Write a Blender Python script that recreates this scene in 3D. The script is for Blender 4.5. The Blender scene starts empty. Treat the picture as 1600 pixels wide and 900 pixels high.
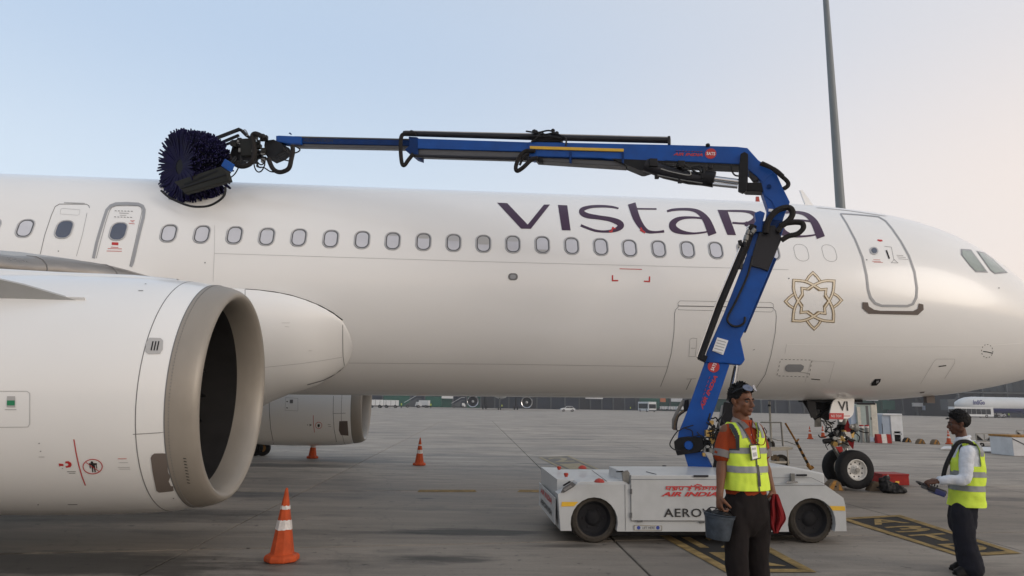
import bpy, bmesh, math, random
from mathutils import Vector, Matrix, noise
from mathutils.bvhtree import BVHTree
from mathutils.geometry import tessellate_polygon
random.seed(7)
PI = math.pi
C = bpy.context.scene.collection
SC = bpy.context.scene
R = math.radians

# ------------------------------------------------------------------ camera
FPX, PIT, ROL, CH = 1040.9, .1734, .0168, 1.575
fw = Vector((0, math.cos(PIT), math.sin(PIT)))
u0 = Vector((0, -math.sin(PIT), math.cos(PIT)))
rt = math.cos(ROL)*Vector((1, 0, 0)) + math.sin(ROL)*u0
up = -math.sin(ROL)*Vector((1, 0, 0)) + math.cos(ROL)*u0
cd = bpy.data.cameras.new('camera'); cam = bpy.data.objects.new('camera', cd); C.objects.link(cam)
cd.sensor_width = 36; cd.lens = 36*FPX/1600; cd.clip_end = 3000; cd.clip_start = .05
cam.matrix_world = Matrix(((rt.x, up.x, -fw.x, 0), (rt.y, up.y, -fw.y, 0), (rt.z, up.z, -fw.z, CH), (0, 0, 0, 1)))
SC.camera = cam
O = Vector((0, 0, CH))
# ------------------------------------------------------------------ sky, sun, exposure
SKY_K = .55
SUN_EL, SUN_AZ = R(14), R(122)          # azimuth measured from +Y towards +X
w = bpy.data.worlds.new('World'); SC.world = w; w.use_nodes = True
nt = w.node_tree; nt.nodes.clear()
sky = nt.nodes.new('ShaderNodeTexSky'); sky.sky_type = 'NISHITA'; sky.sun_disc = False
sky.sun_elevation = SUN_EL; sky.sun_rotation = SUN_AZ
sky.air_density = 1.0; sky.dust_density = 2.5; sky.ozone_density = 1.6; sky.altitude = 200
bg = nt.nodes.new('ShaderNodeBackground'); bg.inputs[1].default_value = .12
wo = nt.nodes.new('ShaderNodeOutputWorld')
# thick evening haze over the clear sky: paler and warmer towards the horizon and the sun's side
WL = nt.links.new
tcw = nt.nodes.new('ShaderNodeTexCoord'); sx = nt.nodes.new('ShaderNodeSeparateXYZ'); WL(tcw.outputs['Generated'], sx.inputs[0])
def ramp(src, lo, hi, stops):
    r = nt.nodes.new('ShaderNodeMapRange'); r.inputs[1].default_value = lo; r.inputs[2].default_value = hi; WL(src, r.inputs[0])
    c = nt.nodes.new('ShaderNodeValToRGB'); WL(r.outputs[0], c.inputs[0]); e = c.color_ramp.elements
    for i, (p, col) in enumerate(stops):
        el = e[i] if i < 2 else e.new(p)
        el.position = p; el.color = (*col, 1)
    c.color_ramp.interpolation = 'EASE'; return c.outputs[0]
cool = ramp(sx.outputs['Z'], 0, .8, [(0, (.66, .66, .66)), (1, (.40, .45, .52)), (.28, (.585, .66, .74)), (.62, (.44, .54, .68))])
warm = ramp(sx.outputs['Z'], 0, .8, [(0, (.90, .72, .60)), (1, (.42, .46, .52)), (.30, (.83, .71, .63)), (.68, (.66, .64, .65))])
dp = nt.nodes.new('ShaderNodeVectorMath'); dp.operation = 'DOT_PRODUCT'; dp.inputs[1].default_value = (math.sin(SUN_AZ), math.cos(SUN_AZ), 0); WL(tcw.outputs['Generated'], dp.inputs[0])
az = nt.nodes.new('ShaderNodeMapRange'); az.interpolation_type = 'SMOOTHSTEP'; az.inputs[1].default_value = -.75; az.inputs[2].default_value = .35; WL(dp.outputs['Value'], az.inputs[0])
mw = nt.nodes.new('ShaderNodeMix'); mw.data_type = 'RGBA'; WL(az.outputs[0], mw.inputs[0]); WL(cool, mw.inputs[6]); WL(warm, mw.inputs[7])
sc_ = nt.nodes.new('ShaderNodeVectorMath'); sc_.operation = 'SCALE'; sc_.inputs[3].default_value = SKY_K/.12; WL(mw.outputs[2], sc_.inputs[0])
ms = nt.nodes.new('ShaderNodeMix'); ms.data_type = 'RGBA'; ms.inputs[0].default_value = .9; WL(sky.outputs[0], ms.inputs[6]); WL(sc_.outputs[0], ms.inputs[7])
WL(ms.outputs[2], bg.inputs[0]); WL(bg.outputs[0], wo.inputs[0])
ld = bpy.data.lights.new('sun', 'SUN'); sun = bpy.data.objects.new('sun', ld); C.objects.link(sun)
ld.energy = .42; ld.angle = R(28); ld.color = (1, .92, .84)
sd = Vector((math.sin(SUN_AZ)*math.cos(SUN_EL), math.cos(SUN_AZ)*math.cos(SUN_EL), math.sin(SUN_EL)))
sun.rotation_euler = sd.to_track_quat('Z', 'Y').to_euler()
SC.view_settings.view_transform = 'Standard'; SC.view_settings.look = 'None'
SC.view_settings.exposure = 1.17; SC.view_settings.gamma = 1

# ------------------------------------------------------------------ pixel rays (1600x900 photo) -> points in the place
def ray(x, y): return fw + rt*((x-800)/FPX) + up*((450-y)/FPX)
def gnd(x, y, z=0.0):
    d = ray(x, y); return O + d*((z-CH)/d.z)
def aty(x, y, Y):
    d = ray(x, y); return O + d*(Y/d.y)
class Plane:
    """vertical plane through ground points a, b; normal n points to the camera side"""
    def __init__(s, a, b):
        s.a = Vector((a[0], a[1], 0)); s.u = (Vector((b[0], b[1], 0))-s.a).normalized()
        s.n = Vector((s.u.y, -s.u.x, 0))
        if s.n.dot(O-s.a) < 0: s.n = -s.n
    def at(s, x, y, off=0.0):
        d = ray(x, y); p0 = s.a + s.n*off
        t = (p0-O).dot(s.n)/d.dot(s.n); return O + d*t
    def uz(s, x, y, off=0.0):
        p = s.at(x, y, off)-s.a; return p.dot(s.u), p.z

# ------------------------------------------------------------------ materials
def mat(name, col, rough=.5, metal=0., var=.12, scale=3., bump=0., bscale=40., coat=0., spec=None, stretch=None, detail=5, emit=None):
    m = bpy.data.materials.new(name); m.use_nodes = True; n = m.node_tree; b = n.nodes['Principled BSDF']
    b.inputs['Roughness'].default_value = rough; b.inputs['Metallic'].default_value = metal
    if coat: b.inputs['Coat Weight'].default_value = coat; b.inputs['Coat Roughness'].default_value = .08
    if spec is not None: b.inputs['Specular IOR Level'].default_value = spec
    tc = n.nodes.new('ShaderNodeTexCoord'); src = tc.outputs['Object']
    if stretch:
        mp = n.nodes.new('ShaderNodeMapping'); mp.inputs['Scale'].default_value = stretch
        n.links.new(src, mp.inputs[0]); src = mp.outputs[0]
    if var:
        nz = n.nodes.new('ShaderNodeTexNoise'); nz.inputs['Scale'].default_value = scale; nz.inputs['Detail'].default_value = detail
        nz.inputs['Roughness'].default_value = .6
        rp = n.nodes.new('ShaderNodeMapRange'); rp.inputs[1].default_value = .15; rp.inputs[2].default_value = .85
        var = var*1.5
        rp.inputs[3].default_value = 1-var; rp.inputs[4].default_value = 1+var*.6
        mx = n.nodes.new('ShaderNodeMix'); mx.data_type = 'RGBA'; mx.blend_type = 'MULTIPLY'; mx.inputs[0].default_value = 1
        mx.inputs[6].default_value = (*col, 1)
        n.links.new(src, nz.inputs[0]); n.links.new(nz.outputs[0], rp.inputs[0]); n.links.new(rp.outputs[0], mx.inputs[7])
        n.links.new(mx.outputs[2], b.inputs['Base Color'])
        rr = n.nodes.new('ShaderNodeMapRange'); rr.inputs[1].default_value = .3; rr.inputs[2].default_value = .7
        rv_ = .006 if coat else .07
        rr.inputs[3].default_value = max(0, rough-rv_); rr.inputs[4].default_value = min(1, rough+rv_)
        n.links.new(nz.outputs[0], rr.inputs[0]); n.links.new(rr.outputs[0], b.inputs['Roughness'])
    else: b.inputs['Base Color'].default_value = (*col, 1)
    if bump:
        nb = n.nodes.new('ShaderNodeTexNoise'); nb.inputs['Scale'].default_value = bscale; nb.inputs['Detail'].default_value = 4
        bp = n.nodes.new('ShaderNodeBump'); bp.inputs['Strength'].default_value = bump; bp.inputs['Distance'].default_value = .01
        n.links.new(src, nb.inputs[0]); n.links.new(nb.outputs[0], bp.inputs['Height']); n.links.new(bp.outputs[0], b.inputs['Normal'])
    return m
M = {}
def mk(k, *a, **kw): M[k] = mat(k, *a, **kw)
mk('hull_white', (.83, .83, .82), .26, var=.025, scale=.9, coat=.25, stretch=(.6, 1, 1.6))
mk('nacelle_white', (.80, .805, .80), .28, var=.015, scale=1.2, coat=.25)
mk('hull_grey', (.30, .31, .33), .45, var=.08)
mk('door_grey', (.33, .34, .36), .45, var=.05)
mk('seam', (.16, .16, .165), .6, var=0)
mk('seam_light', (.42, .42, .42), .6, var=0)
mk('pale_line', (.86, .86, .85), .5, var=0)
mk('black_gap', (.012, .012, .014), .7, var=0)
mk('aubergine', (.050, .018, .050), .35, var=.05)
mk('gold', (.20, .135, .055), .4, var=.05)
mk('cream', (.78, .68, .52), .4, var=.04)
mk('red_print', (.50, .03, .03), .5, var=.05)
mk('black_print', (.02, .02, .022), .5, var=.05)
mk('white_print', (.8, .8, .8), .5, var=0)
mk('blue_print', (.03, .06, .30), .5, var=0)
mk('green_print', (.02, .22, .10), .5, var=0)
mk('shade_pane', (.60, .61, .66), .12, var=.10, scale=2.5, coat=.6)
mk('dark_pane', (.07, .085, .13), .06, var=.1, coat=.8)
mk('window_rim', (.45, .455, .47), .4, var=0)
mk('window_edge', (.09, .095, .105), .5, var=0)
mk('cockpit_glass', (.26, .31, .27), .05, var=.45, scale=2, coat=1)
mk('sill', (.11, .085, .075), .6, var=.1)
mk('lip_metal', (.30, .272, .235), .45, metal=.15, var=.14, scale=2.2, stretch=(1, .5, .5))
mk('lip_patch', (.155, .13, .115), .5, var=.06)
mk('liner', (.022, .021, .021), .6, var=.2, scale=4)
mk('fan_black', (.006, .006, .007), .35, var=.1)
mk('slat_metal', (.33, .31, .29), .32, metal=.6, var=.22, scale=1.6, stretch=(1, 1, 4))
mk('wing_grey', (.42, .43, .43), .45, var=.08)
mk('tyre', (.018, .018, .019), .75, var=.3, scale=20, bump=.3)
mk('tyre_dusty', (.062, .054, .045), .85, var=.35, scale=14, bump=.3)
mk('rim_white', (.62, .61, .58), .45, var=.2, scale=12)
mk('gear_metal', (.22, .22, .21), .4, metal=.5, var=.3, scale=12)
mk('gear_white', (.36, .36, .34), .5, var=.2, scale=9)
mk('dark_steel', (.018, .018, .02), .5, metal=.2, var=.3, scale=10)
mk('chrome', (.62, .63, .65), .18, metal=1, var=.1)
mk('olive_dark', (.026, .026, .022), .6, var=.25, scale=8)
mk('cart_white', (.47, .485, .49), .42, var=.14, scale=2.4, coat=.1, bump=.02, bscale=6)
mk('cart_seam', (.10, .10, .10), .7, var=0)
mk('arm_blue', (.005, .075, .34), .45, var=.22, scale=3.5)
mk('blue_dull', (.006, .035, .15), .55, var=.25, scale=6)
mk('steel_grey', (.10, .10, .105), .5, metal=.2, var=.2, scale=4, stretch=(1, 1, 6))
mk('hose', (.016, .016, .017), .6, var=.25, scale=25)
mk('hose_braid', (.026, .023, .022), .7, var=.35, scale=60, bump=.6, bscale=160)
mk('bristle', (.010, .008, .050), .8, var=.4, scale=5)
mk('yellow', (.70, .42, .03), .5, var=.12, scale=8)
mk('brass', (.45, .30, .10), .4, metal=.6, var=.2)
mk('cone_orange', (.46, .075, .022), .6, var=.28, scale=9, bump=.1)
mk('cone_white', (.62, .58, .55), .6, var=.25, scale=20)
mk('beacon_red', (.35, .03, .015), .3, var=.1)
mk('skin', (.17, .075, .042), .5, var=.12, scale=12, spec=.4)
mk('skin_dark', (.105, .046, .028), .5, var=.12, scale=12, spec=.4)
mk('lips', (.13, .05, .04), .5, var=0)
mk('hair', (.008, .007, .007), .55, var=.3, scale=60, bump=.8, bscale=130)
mk('eye_white', (.11, .095, .085), .3, var=0)
mk('hivis', (.68, .87, .09), .75, var=.10, scale=8, bump=.15, bscale=30)
mk('reflective', (.25, .26, .26), .5, var=.12, scale=20)
mk('shirt_orange', (.29, .048, .015), .85, var=.15, scale=10, bump=.2, bscale=90)
mk('shirt_grey', (.20, .18, .175), .85, var=.12)
mk('shirt_white', (.62, .65, .70), .85, var=.08, scale=8, bump=.2, bscale=60)
mk('trouser_brown', (.016, .013, .013), .9, var=.25, scale=9, bump=.2, bscale=120)
mk('trouser_navy', (.016, .017, .024), .9, var=.25, scale=9, bump=.2, bscale=120)
mk('shoe', (.012, .011, .011), .5, var=.2)
mk('goggle', (.16, .18, .24), .12, metal=.6, var=.2, scale=12)
mk('bucket', (.065, .08, .10), .5, var=.45, scale=14, metal=.2)
mk('cloth_red', (.17, .012, .014), .9, var=.2, scale=12, bump=.3)
mk('cloth_pale', (.50, .48, .46), .9, var=.2, scale=12)
mk('plastic_black', (.02, .02, .025), .35, var=.15)
mk('plastic_blue', (.014, .022, .11), .35, var=.15)
mk('bag_black', (.014, .014, .015), .55, var=.3, scale=10, bump=.5, bscale=14)
mk('wood', (.16, .12, .08), .8, var=.4, scale=12, stretch=(1, 6, 6))
mk('paint_red', (.30, .018, .016), .55, var=.25, scale=6)
mk('rust_yellow', (.33, .17, .045), .7, var=.45, scale=14)
mk('pale_cream', (.52, .49, .42), .6, var=.2, scale=5)
mk('equip_white', (.58, .60, .62), .5, var=.12, scale=3)
mk('equip_blue', (.30, .36, .45), .5, var=.12, scale=3)
mk('equip_green', (.30, .36, .34), .5, var=.14, scale=3)
mk('mast_grey', (.17, .19, .20), .5, metal=.2, var=.12, scale=1.5)
mk('mark_yellow', (.29, .20, .08), .85, var=.6, scale=7, bump=.1, detail=9)
mk('mark_black', (.03, .028, .026), .85, var=.3, scale=5, detail=9)
mk('mark_faded', (.17, .15, .125), .85, var=.4, scale=2, detail=9)
mk('line_faded', (.34, .28, .17), .85, var=.4, scale=4, detail=9)
mk('far_glass', (.02, .035, .05), .2, var=.3, scale=.15)
mk('far_navy', (.014, .02, .034), .6, var=.3, scale=.2)
mk('far_green', (.012, .085, .058), .7, var=.3, scale=.3)
mk('far_white', (.6, .62, .63), .6, var=.1, scale=.3)
mk('far_grey', (.08, .088, .095), .7, var=.15, scale=.3)
mk('far_dark', (.02, .021, .025), .7, var=.2, scale=.3)
mk('indigo_blue', (.025, .03, .16), .4, var=.1)
mk('orange_far', (.5, .14, .04), .7, var=.1)
mk('tarp', (.55, .56, .57), .6, var=.2, scale=2)
for k_ in ('skin', 'skin_dark', 'hair', 'shirt_orange', 'shirt_grey', 'trouser_brown', 'trouser_navy', 'tyre', 'tyre_dusty', 'hose', 'hose_braid', 'bristle', 'bag_black', 'cloth_red', 'bucket', 'hivis', 'mark_black', 'mark_yellow',
           'far_navy', 'far_green', 'far_dark', 'far_grey', 'far_glass', 'black_gap', 'fan_black', 'liner', 'olive_dark', 'dark_steel', 'cone_orange', 'wood', 'rust_yellow', 'paint_red', 'arm_blue', 'blue_dull', 'plastic_black', 'shoe'):
    M[k_].node_tree.nodes['Principled BSDF'].inputs['Specular IOR Level'].default_value = .16
for k_ in ('skin', 'skin_dark', 'arm_blue', 'plastic_black', 'hose'): M[k_].node_tree.nodes['Principled BSDF'].inputs['Specular IOR Level'].default_value = .28

# ------------------------------------------------------------------ mesh helpers
class MB:
    def __init__(s): s.v = []; s.f = []
    def add(s, vs, fs):
        o = len(s.v); s.v += [Vector(v) for v in vs]; s.f += [[i+o for i in f] for f in fs]; return s
    def box(s, lo, hi, mtx=None):
        x0, y0, z0 = lo; x1, y1, z1 = hi
        vs = [Vector(p) for p in ((x0,y0,z0),(x1,y0,z0),(x1,y1,z0),(x0,y1,z0),(x0,y0,z1),(x1,y0,z1),(x1,y1,z1),(x0,y1,z1))]
        if mtx: vs = [mtx@v for v in vs]
        return s.add(vs, [(0,3,2,1),(4,5,6,7),(0,1,5,4),(1,2,6,5),(2,3,7,6),(3,0,4,7)])
    def beam(s, a, b, w, h, upv=(0,0,1)):
        a = Vector(a); b = Vector(b); d = b-a; L = d.length
        if L < 1e-6: return s
        x = d/L; z = Vector(upv); y = z.cross(x)
        if y.length < 1e-4: y = Vector((0,1,0)).cross(x)
        y.normalize(); z = x.cross(y)
        m = Matrix(((x.x,y.x,z.x,a.x),(x.y,y.y,z.y,a.y),(x.z,y.z,z.z,a.z),(0,0,0,1)))
        return s.box((0,-w/2,-h/2), (L,w/2,h/2), m)
    def tube(s, pts, r, n=8, caps=True):
        pts = [Vector(p) for p in pts]; k = len(pts)
        rs = r if isinstance(r, (list, tuple)) else [r]*k
        prev = None; o = len(s.v)
        for i, p in enumerate(pts):
            d = (pts[min(i+1,k-1)]-pts[max(i-1,0)]).normalized()
            if prev is None:
                a = d.orthogonal().normalized()
            else:
                a = (prev-d*prev.dot(d))
                a = a.normalized() if a.length > 1e-5 else d.orthogonal().normalized()
            prev = a; b = d.cross(a)
            for j in range(n):
                t = 2*PI*j/n; s.v.append(p+(a*math.cos(t)+b*math.sin(t))*rs[i])
        for i in range(k-1):
            for j in range(n):
                j2 = (j+1) % n; s.f.append([o+i*n+j, o+i*n+j2, o+(i+1)*n+j2, o+(i+1)*n+j])
        if caps:
            s.f.append([o+j for j in range(n)][::-1]); s.f.append([o+(k-1)*n+j for j in range(n)])
        return s
    def lathe(s, prof, n=24, mtx=None, close=False, a0=0., a1=2*PI, cap=False):
        """prof: (radius, height) round local z"""
        o = len(s.v); k = len(prof); full = abs(a1-a0-2*PI) < 1e-6; nn = n if full else n+1
        for (r, z) in prof:
            for j in range(nn):
                t = a0+(a1-a0)*j/n; v = Vector((r*math.cos(t), r*math.sin(t), z)); s.v.append(mtx@v if mtx else v)
        for i in range(k if close else k-1):
            i2 = (i+1) % k
            for j in range(n):
                j2 = (j+1) % nn; s.f.append([o+i*nn+j, o+i*nn+j2, o+i2*nn+j2, o+i2*nn+j])
        if cap and not close and full:
            if prof[0][0] > 1e-5: s.f.append([o+j for j in range(n)][::-1])
            if prof[-1][0] > 1e-5: s.f.append([o+(k-1)*n+j for j in range(n)])
        return s
    def prism(s, poly, d):
        """poly: 3D points of one face, d: extrusion vector"""
        d = Vector(d); poly = [Vector(p) for p in poly]; n = len(poly); o = len(s.v)
        s.v += poly + [p+d for p in poly]
        s.f.append([o+i for i in range(n)]); s.f.append([o+n+i for i in range(n)][::-1])
        for i in range(n):
            j = (i+1) % n; s.f.append([o+i, o+n+i, o+n+j, o+j])
        return s
    def ell(s, c, r, n=14, m=9, mtx=None):
        o = len(s.v); c = Vector(c)
        for i in range(m+1):
            ph = -PI/2+PI*i/m
            for j in range(n):
                t = 2*PI*j/n
                v = Vector((r[0]*math.cos(ph)*math.cos(t), r[1]*math.cos(ph)*math.sin(t), r[2]*math.sin(ph)))
                if mtx: v = mtx@v
                s.v.append(c+v)
        for i in range(m):
            for j in range(n):
                j2 = (j+1) % n; s.f.append([o+i*n+j, o+i*n+j2, o+(i+1)*n+j2, o+(i+1)*n+j])
        return s
    def mesh(s, name):
        me = bpy.data.meshes.new(name); me.from_pydata([tuple(v) for v in s.v], [], s.f); me.update()
        bm = bmesh.new(); bm.from_mesh(me); bmesh.ops.remove_doubles(bm, verts=bm.verts, dist=1e-6)
        bmesh.ops.dissolve_degenerate(bm, dist=1e-7, edges=bm.edges)
        bmesh.ops.recalc_face_normals(bm, faces=bm.faces); bm.to_mesh(me); bm.free(); return me

def link(name, me, m=None, parent=None, world=True, smooth=None, bevel=0, angle=35):
    """world=True: the mesh is given in world coordinates; it is moved into the frame of its thing"""
    if m is not None and not me.materials: me.materials.append(M[m] if isinstance(m, str) else m)
    o = bpy.data.objects.new(name, me); C.objects.link(o)
    if parent:
        o.parent = parent
        if world:
            me.transform(parent_world(parent).inverted())
    if bevel:
        bmx = bmesh.new(); bmx.from_mesh(me)
        ed = [e for e in bmx.edges if len(e.link_faces) == 2 and e.calc_face_angle(0) > .6]
        try: bmesh.ops.bevel(bmx, geom=ed, offset=bevel, segments=2, profile=.6, affect='EDGES', clamp_overlap=True)
        except Exception: pass
        bmx.to_mesh(me); bmx.free()
    if smooth is not False:
        me.shade_smooth() if hasattr(me, 'shade_smooth') else None
        try: me.set_sharp_from_angle(angle=R(angle))
        except Exception: pass
    return o
def parent_world(p):
    m = p.matrix_basis.copy(); q = p.parent
    while q: m = q.matrix_basis @ m; q = q.parent
    return m
def build(mb, name, m, parent=None, **k): return link(name, mb.mesh(name), m, parent, **k)
def tag(o, label, cat, group=None, kind=None):
    if label: o['label'] = label
    if cat: o['category'] = cat
    if group: o['group'] = group
    if kind: o['kind'] = kind
    return o
def thing(name, label, cat, loc=(0,0,0), rz=0., group=None, mtx=None):
    o = bpy.data.objects.new(name, None); C.objects.link(o); o.empty_display_size = .2
    if mtx is not None: o.matrix_basis = mtx
    else: o.location = loc; o.rotation_euler = (0, 0, rz)
    if mtx is None: o.matrix_basis = Matrix.Translation(Vector(loc)) @ Matrix.Rotation(rz, 4, 'Z')
    return tag(o, label, cat, group)
def copy_tree(o, parent=None):
    c = o.copy(); C.objects.link(c); c.parent = parent
    for ch in list(o.children): copy_tree(ch, c)
    return c
def place(root, loc, rz=0., label=None, scale=1.):
    root.matrix_basis = Matrix.Translation(Vector(loc)) @ Matrix.Rotation(rz, 4, 'Z') @ Matrix.Scale(scale, 4)
    if label: root['label'] = label
    return root
def struct(o): o['kind'] = 'structure'; return o
def spline(pts, n=6):
    """Catmull-Rom through points (any dimension tuples)"""
    P = [tuple(p) for p in pts]; P = [P[0]]+P+[P[-1]]; out = []
    for i in range(1, len(P)-2):
        for k in range(n):
            t = k/n
            out.append(tuple(.5*((2*b)+(-a+c)*t+(2*a-5*b+4*c-d)*t*t+(-a+3*b-3*c+d)*t**3) for a, b, c, d in zip(P[i-1], P[i], P[i+1], P[i+2])))
    out.append(P[-2]); return out
def text_mesh(s, size=1., extr=0, shear=0., bold=0., spacing=1.):
    cu = bpy.data.curves.new('t', 'FONT'); cu.body = s; cu.size = size; cu.extrude = extr; cu.shear = shear; cu.offset = bold
    cu.align_x = 'CENTER'; cu.align_y = 'CENTER'; cu.resolution_u = 3; cu.space_character = spacing
    ob = bpy.data.objects.new('t', cu); C.objects.link(ob)
    dg = bpy.context.evaluated_depsgraph_get(); me = bpy.data.meshes.new_from_object(ob.evaluated_get(dg))
    bpy.data.objects.remove(ob); bpy.data.curves.remove(cu); return me
def text_on(name, s, centre, xd, yd, width, height, m, parent, lift=.004, shear=0., bold=0., spacing=1.):
    """flat lettering on a plane: xd, yd unit vectors; fitted to width x height"""
    me = text_mesh(s, 1., 0, shear, bold, spacing)
    xs = [v.co.x for v in me.vertices]; ys = [v.co.y for v in me.vertices]
    cx, cy = (max(xs)+min(xs))/2, (max(ys)+min(ys))/2; sx = width/(max(xs)-min(xs)); sy = height/(max(ys)-min(ys))
    xd = Vector(xd).normalized(); yd = Vector(yd).normalized(); nn = xd.cross(yd)
    for v in me.vertices:
        v.co = Vector(centre)+xd*((v.co.x-cx)*sx)+yd*((v.co.y-cy)*sy)+nn*lift
    return link(name, me, m, parent, smooth=False)
def strip2d(pts, wd, closed=False):
    """2D stroke -> quads; pts list of (x,y[,w])"""
    P = [Vector((p[0], p[1])) for p in pts]; W = [(p[2] if len(p) > 2 else wd) for p in pts]; n = len(P)
    L = []; Rr = []
    for i in range(n):
        a = P[i-1] if (i > 0 or closed) else None; b = P[(i+1) % n] if (i < n-1 or closed) else None
        d1 = (P[i]-a).normalized() if a is not None and (P[i]-a).length > 1e-9 else None
        d2 = (b-P[i]).normalized() if b is not None and (b-P[i]).length > 1e-9 else None
        d1 = d1 or d2; d2 = d2 or d1
        n1 = Vector((-d1.y, d1.x)); n2 = Vector((-d2.y, d2.x)); mm = (n1+n2)
        mm = mm.normalized() if mm.length > 1e-6 else n1
        k = 1/max(.35, mm.dot(n1)); off = mm*(W[i]/2*k); L.append(P[i]+off); Rr.append(P[i]-off)
    quads = []
    for i in range(n if closed else n-1):
        j = (i+1) % n; quads.append([L[i], Rr[i], Rr[j], L[j]])
    return quads
def voxel(mb, name, vs=.006, smooth=3):
    me = mb.mesh(name); ob = bpy.data.objects.new('tmp', me); C.objects.link(ob)
    md = ob.modifiers.new('r', 'REMESH'); md.mode = 'VOXEL'; md.voxel_size = vs; md.use_smooth_shade = True
    if smooth:
        sm = ob.modifiers.new('s', 'SMOOTH'); sm.iterations = smooth; sm.factor = .5
    dg = bpy.context.evaluated_depsgraph_get(); out = bpy.data.meshes.new_from_object(ob.evaluated_get(dg))
    bpy.data.objects.remove(ob); out.name = name; out.materials.clear(); return out
def wrinkle(me, amp, sc, st=(1, 1, 1)):
    nn = [v.normal.copy() for v in me.vertices]; co = []
    for v, n_ in zip([v.co.copy() for v in me.vertices], nn):
        p = Vector((v.x*sc*st[0], v.y*sc*st[1], v.z*sc*st[2])); co += (v+n_*(amp*noise.noise(p)+amp*.5*noise.noise(p*2.3)))[:]
    me.vertices.foreach_set('co', co)
    me.update()
def shell(me, pred, off, name):
    """copy the faces of me whose centre satisfies pred, moved off along the normals"""
    bm = bmesh.new(); bm.from_mesh(me)
    bmesh.ops.delete(bm, geom=[f for f in bm.faces if not pred(f.calc_center_median(), f.normal)], context='FACES')
    bm.normal_update()
    for v in bm.verts: v.co += v.normal*off
    out = bpy.data.meshes.new(name); bm.to_mesh(out); bm.free(); out.materials.clear(); return out

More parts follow.
